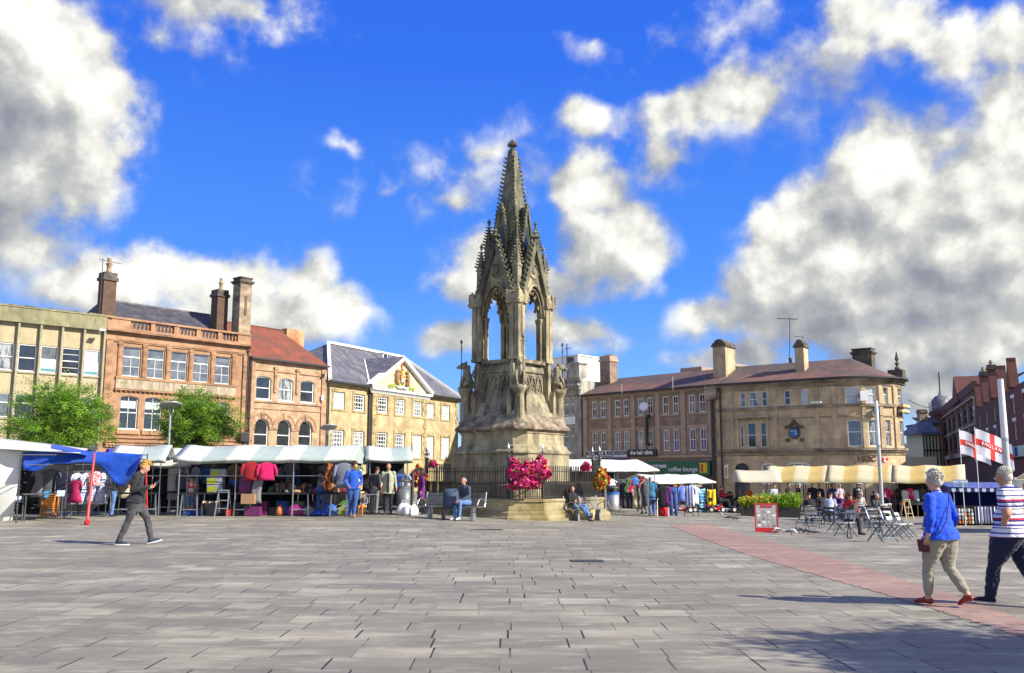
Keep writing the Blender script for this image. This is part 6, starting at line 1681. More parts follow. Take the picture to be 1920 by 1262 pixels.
person('white haired woman in royal blue top and stone cropped trousers walking away', (p.x,p.y,0), rad(212), 1.64,
 dict(pelvis=(0,.01,.97), waist=(0,.0,1.1), chest=(0,-.01,1.29), neck=(0,-.015,1.47), head=(0,-.05,1.625),
  shl=(.18,.0,1.395), shr=(-.18,.0,1.395), ell=(.265,.06,1.13), wrl=(.27,.0,.92), elr=(-.27,.05,1.14), wrr=(-.3,-.05,.93),
  hipl=(.1,.01,.92), knl=(.1,-.14,.52), anl=(.07,-.19,.09), toel=(.08,-.37,.035), hipr=(-.1,.02,.92), knr=(-.09,.03,.5), anr=(-.07,.29,.17), toer=(-.09,.15,.045)),
 top=royal, bottom=stone_c, hair='white', hairstyle='curly', vox=.0095, g=1.34, hem=.86, sleeve=.86, leg=.93, shoe=redshoe, bust=1, curl=.45, baggy=1.2, fold=.009, parts=woman_parts, belly=1.0)

# --- man in the striped polo shirt
polo = stripes('striped_polo', [], .235, 2, seq=[(0,(.75,.74,.76)),(.17,(.03,.02,.16)),(.22,(.75,.74,.76)),(.30,(.03,.02,.16)),(.38,(.3,.32,.55)),(.44,(.75,.74,.76)),(.52,(.03,.02,.14)),(.62,(.42,.015,.06)),(.72,(.75,.74,.76)),(.86,(.25,.27,.5)),(.9,(.03,.02,.14)),(.95,(.75,.74,.76))])
def man_parts(t, P, Hm):
 b = MB(); b.M = Matrix.Translation(P['neck']+Vector((0,0,-.005))) @ Matrix.Rotation(rad(8),4,'X'); b.lathe([(.078,-.03),(.074,.0),(.07,.025)], 18, cap=False); b.build('collar', navy, t)
p = gp(1876,1137)
person('white haired man in red, white and navy striped polo shirt and navy trousers', (p.x+.22,p.y,0), rad(217), 1.69,
 dict(pelvis=(0,.0,.98), waist=(0,-.01,1.11), chest=(0,.0,1.31), neck=(0,-.02,1.48), head=(0,-.06,1.63), shl=(.195,.0,1.43), shr=(-.195,.0,1.43), ell=(.285,.08,1.16), wrl=(.245,-.02,.97), elr=(-.28,.06,1.16), wrr=(-.25,-.03,.96),
  hipl=(.105,.0,.93), knl=(.12,-.2,.54), anl=(.1,-.3,.09), toel=(.11,-.5,.04), hipr=(-.1,.0,.93), knr=(-.1,.06,.5), anr=(-.1,.33,.14), toer=(-.11,.18,.04)),
 top=polo, bottom=navy, hair='white', hairstyle='cropped', vox=.0095, g=1.4, hem=.86, sleeve=.5, shoe=navyshoe, sole=sole_w, baggy=1.42, curl=.8, fold=.012, parts=man_parts, belly=1.1, skin=SKIN2)
# ------------------------------------------------------------------ market stalls and goods
BULK = random.Random(3)
def frame_at(A, B):
 """empty-space helper: origin A, local x towards B"""
 return (A.x, A.y, A.z), math.atan2(B.y-A.y, B.x-A.x), (Vector((B.x,B.y,0))-Vector((A.x,A.y,0))).length

green_w = stripes('green_white_canopy', [], 1.66, 0, trans=.25, seq=[(0,(.72,.74,.7)),(.5,(.47,.56,.53))])
yellow_w = stripes('yellow_white_canopy', [], 1.5, 0, trans=.3, seq=[(0,(.84,.76,.5)),(.52,(.8,.61,.22))])
white_cv = cloth('white_canvas', (.82,.82,.78), trans=.3, var=.92)
cream_cv = cloth('cream_canvas', (.72,.66,.5), trans=.3, var=.92)
blue_tarp = cloth('blue_tarpaulin', (.015,.09,.55), trans=.2, var=.7)
grey_sheet = cloth('grey_sheet', (.3,.31,.32), trans=.2)
ylw_pipe = mat('yellow_strap', (.6,.4,.05), .6)

def stall(label, loc, rz, L, D, eave, ridge, canopy, post=None, bays=2, group=None, counter=True, ctop=None, end=None, val=.18, sag=.08, cheight=.78, z0=0, overhang=.15, hoops=False, back=False):
 t = thing('market_stall', label, 'market stall', loc, rz, group)
 post = post or MAT['steel']
 c = MB(); c.sm = True
 n = max(8, int(L/.28)); xs = [lerp(-overhang, L+overhang, i/n) for i in range(n+1)]
 rows = []
 bl = L/bays
 for x in xs:
  sg = sag*abs(math.sin(math.pi*x/bl)); w = .035*noise.noise(Vector((x*1.3,loc[0],loc[1])))
  pr = [(-overhang, eave-val-sg*.3), (-overhang-.01, eave-sg*.6), (D*.12, lerp(eave,ridge,.3)-sg), (D*.3, lerp(eave,ridge,.66)-sg*1.1), (D*.5, ridge-sg*.7), (D*.7, lerp(eave,ridge,.66)-sg*1.1), (D*.88, lerp(eave,ridge,.3)-sg), (D+overhang+.01, eave-sg*.6), (D+overhang, eave-val-sg*.3)]
  rows.append([(x, y, z+w) for y, z in pr])
 c.grid(n, 8, lambda u, v: rows[int(round(u*n))][int(round(v*8))], thick=(0,0,.012))
 c.build('canopy', canopy, t)
 f = MB()
 for i in range(bays+1):
  x = L*i/bays; x += .03 if i == 0 else (-.03 if i == bays else 0)
  pp = MB(); pp.tube((x,0.02,z0),(x,.02,eave-.02),.022,n=6); pp.build('post', post, t)
  pp = MB(); pp.tube((x,D-.02,z0),(x,D-.02,eave-.02),.022,n=6); pp.build('post', post, t)
  f.tube((x,.02,eave-.03),(x,D/2,ridge-.06),.018,n=6); f.tube((x,D-.02,eave-.03),(x,D/2,ridge-.06),.018,n=6)
  if hoops: f.path([(x,.02,eave-.35),(x,.12,eave-.12),(x,.35,eave+.02),(x,D/2,ridge-.1)], .016, 6)
 f.tube((0,.02,eave-.05),(L,.02,eave-.05),.018,n=6); f.tube((0,D-.02,eave-.05),(L,D-.02,eave-.05),.018,n=6); f.tube((0,D/2,ridge-.07),(L,D/2,ridge-.07),.018,n=6); f.tube((0,.02,1.35),(L,.02,1.35),.012,n=5) if counter else None
 f.build('frame', post, t)
 if counter:
  k = MB(); k.box(.05,L-.05,.03,.95,cheight-.05,cheight); k.build('counter', ctop or MAT['darksteel'], t)
  for i in range(bays+1):
   x = clamp(L*i/bays, .15, L-.65)
   q = MB()
   for dx in (0,.5):
    q.beam((x+dx+(-.04 if dx == 0 else .04),.05,z0),(x+dx,.1,cheight-.05),.035); q.beam((x+dx+(-.04 if dx == 0 else .04),.9,z0),(x+dx,.85,cheight-.05),.035)
   q.beam((x-.02,.06,.22),(x+.52,.06,.22),.03); q.beam((x+.25,.06,.22),(x+.25,.87,.22),.03); q.beam((x-.02,.88,.22),(x+.52,.88,.22),.03); q.build('trestle', MAT['steel'], t)
 if back:  # dark sheet added to stand in for the shade inside the stall
  e = MB(); e.sm = True; e.grid(int(L*3),5, lambda u,v: (.02+(L-.04)*u, D-.08+.04*math.sin(u*L*9), lerp(eave-.05, .05, v)), thick=(0,.012,0)); e.build('back_sheet', MAT['dark'], t)
 if end:
  for xx in end:
   e = MB(); e.add([(xx,-.1,eave-.02),(xx,D/2,ridge-.02),(xx,D+.1,eave-.02),(xx,D+.1,eave-val),(xx,-.1,eave-val)], [(0,1,2,3,4)]); e.add([(xx+.01,-.1,eave-.02),(xx+.01,D/2,ridge-.02),(xx+.01,D+.1,eave-.02),(xx+.01,D+.1,eave-val),(xx+.01,-.1,eave-val)], [(4,3,2,1,0)])
   e.build('end_panel', canopy, t)
 return t

def garment(label, loc, rz, w, h, m, kind='coat', group=None, depth=.1, name='garment', cat='clothing'):
 b = MB(); b.sm = True; n = 14; rn = random.Random(int(abs(loc[0]*733+loc[1]*91+loc[2]*57)))
 def ring_(rx, ry, z, ph): return [(rx*math.cos(2*math.pi*k/n), ry*(math.sin(2*math.pi*k/n)+.35*math.sin(4*math.pi*k/n+ph)*(1 if z < -.3*h else .2)), z) for k in range(n)]
 ph = rn.uniform(0,6)
 if kind in ('coat','dress','shirt'):
  fl = {'coat':1.0,'dress':1.35,'shirt':1.02}[kind]
  b.loft([ring_(w*.16,depth*.3,0,ph), ring_(w*.44,depth*.35,-.06,ph), ring_(w*.47,depth*.5,-.2*h,ph), ring_(w*.42*(.85 if kind == 'dress' else 1),depth*.5,-.45*h,ph), ring_(w*.46*fl,depth*.6,-.8*h,ph), ring_(w*.48*fl,depth*.62,-h,ph)])
  sl = {'coat':.62,'dress':.22,'shirt':.35}[kind]*min(h,.95)
  for s in (-1,1): b.path([(s*w*.42,0,-.07),(s*w*.56,0,-.07-sl*.5),(s*w*.6,-.02,-.07-sl)], [w*.1,w*.1,w*.085], 8, True, .7)
 elif kind == 'trousers':
  b.loft([ring_(w*.42,depth*.4,0,ph), ring_(w*.45,depth*.45,-.25*h,ph)])
  for s in (-1,1): b.path([(s*w*.22,0,-.2*h),(s*w*.24,0,-.6*h),(s*w*.25,0,-h)], [w*.22,w*.2,w*.2], 8, True, .6)
 elif kind == 'scarf':
  pts = 12; b.grid(4, pts, lambda u, v: (w*(u-.5)+.05*math.sin(v*6), .03*math.sin(u*9+v*7), -h*v), thick=(0,.015,0))
 elif kind == 'sheet':
  b.grid(10, 6, lambda u, v: (w*(u-.5), .04*math.sin(u*14+v*2), -h*v-.05*math.sin(math.pi*u)), thick=(0,.012,0))
 o = b.build(name, m, loc=loc, rot=(0,0,rz)); tag(o, label, cat, group)
 if kind not in ('sheet','scarf'):
  k = MB(); k.path([(-w*.4,0,-.05),(0,0,.02),(w*.4,0,-.05)], .008, 5); k.path([(0,0,.02),(0,0,.07),(.03,0,.09),(.03,0,.06)], .006, 5); k.build('hanger', MAT['darksteel'], o)
 return o

def rail_of(label, loc, rz, L, h, items, group, feet='t', gname=None):
 """clothes rail on feet with garments hung side on; items = (label, material, kind, w, len)"""
 t = thing('clothes_rail', label, 'clothes rail', loc, rz)
 b = MB(); b.tube((0,0,h),(L,0,h),.016,n=6)
 for x in (0.02,L-.02): b.tube((x,0,.08),(x,0,h),.016,n=6)
 b.build('bar', MAT['steel'], t)
 for x in (0.02,L-.02):
  f = MB(); f.beam((x,-.28,.05),(x,.28,.05),.03); f.ball((x,-.27,.03),.03,6,4); f.ball((x,.27,.03),.03,6,4); f.build('foot', MAT['steel'], t)
 c, s = math.cos(rz), math.sin(rz)
 for i, it in enumerate(items):
  lb, m, kind, w, ln = it
  x = L*(i+.5)/len(items)
  garment(lb, (loc[0]+c*x, loc[1]+s*x, loc[2]+h-.05), rz+rad(62)+BULK.uniform(-.2,.2), w, ln, m, kind, group, .16)
 return t

def crate(label, loc, rz, w, d, h, m, group=None, holes=True, cat='box', m2=None, name='box', lidband=None):
 b = MB(); th = .012
 b.box(-w/2,w/2,-d/2,-d/2+th,0,h); b.box(-w/2,w/2,d/2-th,d/2,0,h); b.box(-w/2,-w/2+th,-d/2+th,d/2-th,0,h); b.box(w/2-th,w/2,-d/2+th,d/2-th,0,h); b.box(-w/2+th,w/2-th,-d/2+th,d/2-th,0,th)
 b.box(-w/2+th,w/2-th,-d/2+th,d/2-th,h*.86,h*.9)
 o = b.build(name, m, loc=loc, rot=(0,0,rz)); tag(o, label, cat, group)
 if holes:
  k = MB(); k.box(-w*.14,w*.14,-d/2-.004,-d/2-.001,h*.58,h*.72); k.build('handle_slot', MAT['shopdark'], o)
 if m2:
  k = MB(); k.prismy([(-w*.48,h*.06),(w*.02,h*.06),(w*.3,h*.94),(-w*.48,h*.94)], -d/2-.007, -d/2-.0045) if False else k.prismy([(-w*.48,h*.08),(-w*.02,h*.08),(w*.26,h*.5),(-w*.1,h*.92),(-w*.48,h*.7)], -d/2-.009, -d/2-.005); k.build('print', m2, o)
 return o

def bag(label, loc, rz, w, h, d, m, group=None, cat='bag', name='bag', handles=True):
 b = MB(); b.sm = True; rn = random.Random(int(abs(loc[0]*511+loc[1]*77)))
 n = 14; rings_ = []
 for z_, q in ((0,.8),(.04,1.0),(.35,1.05),(.7,.9),(.92,.55),(1.0,.35)):
  rings_.append([(w/2*q*math.cos(2*math.pi*k/n)*(1+.1*rn.uniform(-1,1)), d/2*q*math.sin(2*math.pi*k/n)*(1+.12*rn.uniform(-1,1)), h*z_) for k in range(n)])
 b.loft(rings_); o = b.build(name, m, loc=loc, rot=(0,0,rz)); tag(o, label, cat, group)
 if handles:
  k = MB(); k.path([(-w*.15,0,h*.95),(-w*.1,0,h*1.2),(w*.1,0,h*1.2),(w*.15,0,h*.95)], .01, 5); k.build('handle', m, o)
 return o

def P3(px, py, dz=0):
 p = gp(px,py); return Vector((p.x,p.y,p.z+dz))
def up_at(px, py, Y): return pt(px, py, Y)

# ---- tarpaulin stall at the edge of the square
def tarp_stall():
 A = gp(-60,990); B = gp(120,975)
 t = thing('market_stall', 'market stall with white side tarpaulin and drooping blue tarpaulin awning', 'market stall', (0,0,0), 0)
 Y = 29.2
 b = MB(); b.sm = True
 # white side sheet: sunlit bulging cloth hung from the front rail
 def side(u, v):
  px = lerp(lerp(-90,-70,v), lerp(41,22,v**1.5)-(8*v*(1-v)), u); py = lerp(lerp(835,846,u), lerp(990,981,u)+4*math.sin(u*3), v)
  p = pt(px, py, Y+.5*u+.22*math.sin(math.pi*v)*-1+.05*math.sin(u*9+v*4)); return p
 b.grid(14, 14, side, thick=(0,.012,0)); b.build('side_sheet', white_cv, t)
 b = MB(); b.sm = True
 def roof(u, v):
  px = lerp(-120, lerp(165,150,v), u); py = lerp(lerp(812,842,u**1.2), lerp(835,850,u), v)
  return pt(px, py, lerp(32.6, Y, v))+Vector((0,0,-.12*math.sin(math.pi*u)*math.sin(math.pi*v)))
 b.grid(16, 8, roof, thick=(0,0,.012)); b.build('canopy', white_cv, t)
 b = MB(); b.sm = True
 def blue(u, v):
  px = lerp(42, 268, u); top_ = lerp(848, 852, u)-4*math.sin(math.pi*u); sag = 30+ (26*math.exp(-((u-.80)/.12)**2)) + 7*math.sin(u*17) - 16*math.exp(-((u-.47)/.1)**2) - 22*max(0,(u-.93)/.07)
  py = top_ + v*sag
  return pt(px, py, Y+.25+.35*u-.25*v+.1*math.sin(u*13+v*5))
 b.grid(34, 8, blue, thick=(0,.012,0)); b.build('awning', blue_tarp, t)
 b = MB(); b.sm = True
 b.grid(12, 4, lambda u, v: pt(lerp(95,165,u), lerp(838,852,u)-6*(1-v)+3*v, Y+.1+.8*(1-v)), thick=(0,0,.012)); b.build('blue_roof_edge', blue_tarp, t)
 # posts and back sheets
 for px,py in ((30,982),(120,972),(270,968)):
  g_ = gp(px,py); q = MB(); q.tube(g_, g_+Vector((0,0,2.1)), .022, n=6); q.build('post', MAT['darksteel'], t)
 for px,py in ((10,962),(150,960),(280,960)):
  g_ = gp(px,py); q = MB(); q.tube(g_, g_+Vector((0,0,2.2)), .022, n=6); q.build('post', MAT['darksteel'], t)
 r = MB(); a_, c_ = gp(5,960), gp(300,958)
 r.grid(12, 5, lambda u, v: a_.lerp(c_,u)+Vector((0,.05*math.sin(u*20),2.0*(1-v))), thick=(0,.012,0)); r.build('back_sheet', MAT['dark'], t)
 r = MB(); g1, g2 = gp(30,982), gp(270,968); r.tube(g1+Vector((0,0,2.05)), g2+Vector((0,0,2.05)), .018, n=6); r.tube(g1+Vector((0,.3,1.75)), g2+Vector((0,.6,1.75)), .014, n=6); r.build('rail', MAT['darksteel'], t)
 r = MB(); e0 = pt(177,850,Y-.2); e1 = gp(163,984); r.tube(e1, e0, .045, .035, 8); r.ball(e1+Vector((0,0,.07)), .09, 8, 6); tag(r.build('red_pole', MAT['redpole']), 'leaning red pole propping up the blue tarpaulin awning', 'pole')
 r = MB(); p0, p1 = pt(215,905,Y+2), pt(290,850,Y+2); r.tube(pt(276,960,Y+1.6), pt(273,862,Y+1.6), .03, n=6); r.build('inner_post', MAT['redpole'], t)
tarp_stall()

def table(label, a, c, h=.76, d=.6, top=None, group=None, legm=None, cat='table'):
 loc, rz, L = frame_at(a, c)
 t = thing('trestle_table', label, cat, loc, rz, group)
 b = MB(); b.box(0,L,0,d,h-.035,h); b.build('tabletop', top or MAT['darksteel'], t)
 for x in (.06,L-.06):
  for y in (.05,d-.05): q = MB(); q.beam((x,y,0),(x,y,h-.036),.03); q.build('leg', legm or MAT['darksteel'], t)
  q = MB(); q.beam((x,.066,.18),(x,d-.066,.18),.022); q.build('stretcher', legm or MAT['darksteel'], t)
 return t
T1 = table('narrow grey trestle table of sunglasses under the blue awning', gp(42,979), gp(119,976), .86, .5)
table('dark cloth covered table at the back of the blue awning stall', gp(60,968), gp(150,966), .8, .5, MAT['dark'])
# board of sunglasses
p = gp(52,970); t = thing('display_board', 'black board dotted with rows of sunglasses behind the grey trestle table', 'display', (p.x,p.y,p.z), rad(8))
b = MB(); b.box(-.42,.42,0,.03,.1,1.95); b.build('board', MAT['dark'], t)
rn = random.Random(9)
for k in range(15):
 for j in range(5):
  if rn.random() < .25: continue
  x, z = -.34+.17*j+rn.uniform(-.03,.03), .3+.105*k
  gl = MB(); gl.ball((x-.028,-.01,z),(.024,.012,.02),6,4); gl.ball((x+.028,-.01,z),(.024,.012,.02),6,4); gl.build('sunglasses', rn.choice([MAT['white'], MAT['white'], mat('pink_gloss', (.55,.2,.2), .3), mat('gloss_black', (.02,.02,.02), .2)]), t)
for px,py,lb in ((32,936,'small blue price card at the end of the sunglasses table next to the white sheet'),(114,925,'pale price card propped on the sunglasses table beside the orange chairs')):
 q = pt(px,py,29.6); b = MB(); b.box(-.12,.12,-.004,.004,-.1,.1); tag(b.build('price_card', pale_c, loc=q, rot=(rad(-25),0,rad(12))), lb, 'card')
# stacked orange wooden folding chairs
def fold_chair(label, loc, rz, lean):
 t = thing('folding_chair', label, 'chair', loc, rz, 'orange folding chairs leaning in a stack')
 b = MB()
 for x in (-.2,.2): b.beam((x,.0,0),(x,lean,.82),.035,.03)
 for x in (-.16,.16): b.beam((x,.12,0),(x,-.02+lean*.5,.5),.03,.025)
 b.build('frame', MAT['wood'], t)
 b = MB()
 for k in range(9): z = .32+.054*k; b.beam((-.2,lean*z/.82-.02,z),(.2,lean*z/.82-.02,z),.045,.012)
 b.build('slatted_seat', MAT['wood'], t)
 b = MB(); b.beam((-.2,lean*.15/.82,.15),(.2,lean*.15/.82,.15),.03); b.build('stretcher', MAT['wood'], t)
p = gp(86,972)
fold_chair('front orange wooden folding chair of the leaning stack, blue cloth on its corner', (p.x,p.y,p.z), rad(4), .14)
fold_chair('rear orange wooden folding chair of the leaning stack', (p.x+.07,p.y+.1,p.z), rad(2), .14)
b = MB(); b.sm = True; b.grid(8,6, lambda u,v: (-.16+.32*u*(1-.5*v)+.08*v, -.02-.02*math.sin(u*6), .9-.22*v-.03*math.sin(3*u)), thick=(0,.012,0)); tag(b.build('cloth', cloth('sky_blue_cloth',(.05,.3,.62)), loc=(p.x-.05,p.y+.02,p.z)), 'sky blue cloth draped over the orange folding chairs', 'cloth')

# dress rail and mixed rail
pat = mat('blue_white_print', (.62,.64,.7), .8, (.16,.19,.42), 22, 3, lo=.46, hi=.54)
pat2 = mat('red_white_print', (.7,.6,.58), .8, (.5,.06,.1), 18, 3, lo=.47, hi=.53)
pat3 = mat('orange_brown_print', (.55,.15,.03), .8, (.03,.015,.01), 12, 4, lo=.46, hi=.52)
p = gp(132,968)
gnames = ['first','second','third','fourth','fifth','sixth','seventh','eighth']
rail_of('clothes rail of blue patterned dresses behind the red pole', (p.x,p.y,p.z), rad(6), 1.15, 1.5, [('blue and white patterned dress hanging on the rail by the red pole', pat, 'dress', .42, 1.05)]*4, 'blue patterned dresses on one rail')
p = gp(183,964)
rail_of('clothes rail of mixed tops beside the person in black jacket', (p.x,p.y,p.z), rad(5), 1.0, 1.45,
 [('teal top first on the mixed clothes rail', tealdenim,'shirt',.4,.75),('rust brown top on the mixed clothes rail', orange_c,'coat',.4,.85),('white blouse on the mixed clothes rail beside the rust top', white_c,'shirt',.4,.8),('black and white print top on the mixed clothes rail', mat('bw_print',(.7,.7,.68),.8,(.03,.03,.03),16,3,lo=.48,hi=.52),'shirt',.42,.8),('cream cardigan last on the mixed clothes rail', beige_c,'coat',.4,.85)], 'mixed tops on one rail')
for px,py,m,lb,k,w,h in ((142,900,mat('magenta_dress',(.4,.02,.1),.8),'dark magenta dress hanging high at the back of the blue awning stall','dress',.4,.75),(77,878,grey_c,'grey tunic hanging under the blue awning near the sunglasses','dress',.42,.95),(96,880,cloth('slate_cloth',(.1,.11,.13)),'wide slate grey shawl hanging under the blue awning','dress',.6,1.25),(178,883,pat2,'red and white print top hanging under the awning behind the red pole','shirt',.4,.5),(62,880,black_c,'black dress hanging beside the sunglasses board','dress',.4,1.1),(118,884,navy,'navy coat hanging behind the orange chairs','coat',.45,1.1)):
 garment(lb, pt(px,py,31.0), rad(BULK.uniform(-15,15)), w, h, m, k)

# ---- green and white stalls
a, c = gp(204,968), gp(298,967); loc, rz, L = frame_at(a, c)
stall('small green and white striped stall with hooped frame behind the walking young person', (loc[0],loc[1],loc[2]), rz, L, 2.2, 1.95, 2.42, green_w, bays=1, ctop=MAT['dark'], hoops=True, back=True)
a, c = gp(330,968), gp(656,968); loc, rz, L = frame_at(a, c); SL_A, SL_RZ = a, rz
def on_stall(x, y, z): return Vector((a.x+math.cos(SL_RZ)*x-math.sin(SL_RZ)*y, a.y+math.sin(SL_RZ)*x+math.cos(SL_RZ)*y, a.z+z))
stall('long green and white striped stall of bags and clothes beside the man in blue jacket', loc, rz, L, 2.2, 1.96, 2.42, green_w, bays=3, ctop=MAT['dark'], end=(L+.12,), back=True)
b1, b2 = gp(268,964), gp(322,964); loc2, rz2, L2 = frame_at(b1, b2)
stall('plain white stall with white back sheet between the two green striped stalls', (loc2[0],loc2[1]+.6,loc2[2]), rz2, L2+.3, 2.0, 1.8, 2.2, white_cv, bays=1, ctop=MAT['dark'], hoops=True, back=True)
b = MB(); b.sm = True; b.grid(12,8, lambda u,v: Vector((b1.x+.1+(L2+.1)*u, b1.y+1.0+.06*math.sin(u*11), b1.z+1.65-(1.15+.25*math.sin(math.pi*u))*v*.85)), thick=(0,.012,0)); tag(b.build('white_sheet', white_cv), 'white sheet hung as a windbreak in the plain white stall', 'sheet')
# second line of stalls seen behind
q1, q2 = gp(300,957), gp(690,957); loc3, rz3, L3 = frame_at(q1, q2)
stall('rear striped stall running behind the long green and white stall', loc3, rz3, L3, 2.2, 2.0, 2.45, green_w, bays=4, ctop=MAT['dark'])
q1, q2 = gp(690,963), gp(764,963); loc4, rz4, L4 = frame_at(q1, q2); S4 = q1
stall('short green and white stall beside the man in pale coat', loc4, rz4, L4, 2.0, 1.98, 2.42, green_w, bays=1, ctop=MAT['dark'], end=(L4+.12,), back=True)
q1, q2 = gp(655,960), gp(700,960); loc5, rz5, L5 = frame_at(q1, q2)
# goods on and around the long stall  (x along the front, from the trestle at px 330)
sx = L/326.0
def X(px): return (px-330)*sx
ban_m = mat('carton_blue_grey', (.24,.27,.32), .8, (.25,.29,.36), 4); ban_y = mat('carton_lime_print', (.33,.35,.03), .7); card = mat('brown_cardboard', (.32,.2,.11), .85, (.35,.2,.1), 5); plum = mat('plum_plastic', (.15,.02,.11), .6)
for i,(x,z,lb) in enumerate(((397,.79,'bottom carton with lime print in the stack on the long stall'),(396,1.06,'middle carton with lime print in the stack on the long stall'),(402,1.33,'top carton with lime print in the stack on the long stall'))):
 crate(lb, on_stall(X(x),.35,z), rz, .52, .4, .25, ban_m, 'printed cartons stacked on the long stall', m2=ban_y)
crate('lower plum plastic crate on the long stall beneath the red coat', on_stall(X(455),.3,.79), rz, .42, .4, .26, plum, None, False)
crate('upper plum plastic crate on the long stall beneath the red coat', on_stall(X(456),.3,1.06), rz, .42, .4, .26, plum, None, False)
crate('plum box on the ground under the long stall by the trestle', on_stall(X(472),.2,.02), rz, .5, .4, .3, plum, None, True)
crate('brown cardboard box hanging off the front edge of the long stall', on_stall(X(467),-.12,.42), rz, .45, .3, .33, card, None, False)
for x,m,lb in ((625,ban_m,'grey printed carton standing under the long stall beside the trestle'),(640,ban_m,'grey printed carton under the end of the long stall behind the trestle'),(612,card,'low carton under the long stall behind the woman bending')):
 crate(lb, on_stall(X(x),.5,.02), rz, .45, .36, .34, m, None, True, m2=ban_y if m is ban_m else None)
crate('blue plastic tub on the long stall near the stacked cartons', on_stall(X(423),.8,.79), rz, .3, .3, .4, mat('blue_plastic',(.02,.15,.6),.4), None, False, 'tub', name='tub')
crate('cream box on the rear of the long stall behind the blue tub', on_stall(X(446),1.0,.79), rz, .26, .25, .45, cream_cv, None, False)
for x,m,w,h,lb in ((552,mat('bag_magenta',(.28,.02,.17),.6),.62,.36,'slumped magenta bag on the ground under the long stall'),(575,grey_c,.4,.3,'grey rucksack on the ground behind the magenta bag'),(617,mat('bag_blue',(.02,.09,.36),.6),.5,.38,'blue carrier bag on the ground beside the bending woman'),(520,mat('bag_orange',(.4,.12,.04),.6),.25,.3,'small orange bag on the ground under the long stall'),(430,mat('bag_rust',(.45,.08,.04),.5),.3,.22,'red handbag on the ground beneath the long stall'),(592,cloth('blue_fabric',(.03,.06,.35)),.8,.16,'long navy blue bundle lying under the long stall')):
 bag(lb, on_stall(X(x),.25,.02), rz, w, h, .3, m)
cols = [black_c, char_c, brownshoe, mat('bag_tan',(.35,.16,.07),.5), navy, grey_c, mat('bag_wine',(.2,.02,.05),.5)]
cw = ['black','charcoal','brown','tan','navy','grey','wine red']
spots = [(405,1),(420,0),(432,4),(512,0),(520,2),(530,6),(540,0),(550,1),(560,3),(572,0),(615,3),(625,0),(636,6),(648,1)]
for i,(x,k) in enumerate(spots):
 bag('%s handbag among the goods on the long striped stall counter' % cw[k], on_stall(X(x)+.02,.3+.3*(i%3)/2,.79), rz+BULK.uniform(-.4,.4), .26+.1*BULK.random(), .2+.16*BULK.random(), .16, cols[k], 'handbags on the long stall counter')
def hang(px, py, Y, m, kind, w, h, lb, r=None, **k): return garment(lb, pt(px,py,Y), rad(BULK.uniform(-10,10)) if r is None else r, w, h, m, kind, **k)
Yf = SL_A.y-.15
hang(472,866,Yf, cloth('crimson_wool',(.3,.012,.02)), 'coat', .56,.62, 'crimson coat hanging from the front of the long stall')
hang(501,867,Yf, cloth('raspberry_wool',(.62,.012,.12)), 'coat', .54,.6, 'raspberry pink coat hanging from the front of the long stall')
hang(485,868,Yf+.1, grey_c, 'scarf', .32,1.35, 'long grey scarf hanging between the crimson and pink coats')
hang(616,866,Yf, pat3, 'scarf', .26,.95, 'orange and black patterned scarf hanging above the bending woman')
hang(630,866,Yf+.05, cloth('sequin_blue',(.02,.05,.6)), 'scarf', .22,.5, 'short bright blue scarf hanging beside the grey sweatshirt')
hang(645,868,Yf-.05, cloth('grey_marl',(.17,.19,.24)), 'coat', .56,.85, 'grey sweatshirt on a hanger at the end of the long stall')
hang(668,872,Yf+.8, green_c, 'shirt', .4,.4, 'olive green bag shaped top hanging at the stall end')
hang(674,880,Yf+.6, white_c, 'scarf', .14,.45, 'narrow white cloth hanging beside the blue jacket man')
for i,(px,m,wd) in enumerate(((350,char_c,'charcoal'),(372,navy,'navy'),(440,black_c,'black'),(530,black_c,'black'),(548,char_c,'charcoal'),(575,navy,'navy'),(600,black_c,'black'))):
 garment('%s jacket hanging at the back of the long striped stall' % wd, on_stall(X(px),2.0,1.75), rz+BULK.uniform(-.2,.2), .5, .75, m, 'coat', 'dark jackets at the back of the long stall')
# shoe ledge items
for i in range(8):
 q = on_stall(X(378+4*i),.12,.44); b = MB(); b.sm = True; b.path([(-.03,0,.05),(0,.0,.02),(.1,0,.015)],[.03,.032,.022],7); tag(b.build('shoe', [white_c,tanshoe,black_c][i%3], loc=q, rot=(0,0,rad(-80))), '%s shoe on the low rack under the long stall' % ['white','tan','black'][i%3], 'shoe', 'shoes on the low rack')
b = MB(); b.box(0,.55,0,.25,.0,.02); b.box(0,.02,0,.25,.02,.42); b.box(.53,.55,0,.25,.02,.42); b.box(.02,.53,0,.25,.40,.42); tag(b.build('shoe_rack', MAT['darksteel'], loc=on_stall(X(376),.02,.01), rot=(0,0,rz)), 'low dark shoe rack under the long striped stall', 'rack')
def stepladder(label, loc, rz, m, h=.85, w=.42):
 t = thing('stepladder', label, 'stepladder', loc, rz)
 b = MB()
 for s in (-1,1): b.beam((s*w/2,-.22,0),(s*w/2*.8,.02,h),.035); b.beam((s*w/2,.3,0),(s*w/2*.8,.04,h),.03)
 b.build('rails', m, t)
 for k in range(3):
  q = MB(); z = h*(k+1)/3.2; y = lerp(-.22,.02,z/h); q.box(-w/2*(1-.2*z/h),w/2*(1-.2*z/h),y-.03,y+.07,z-.015,z+.012); q.build('tread', m, t)
 q = MB(); q.box(-w*.42,w*.42,-.06,.1,h-.01,h+.03); q.build('top_step', m, t)
sl = on_stall(X(418),-.02,.0); stepladder('grey metal stepladder standing at the front of the long stall', (sl.x,sl.y,sl.z), rz, MAT['steel'])
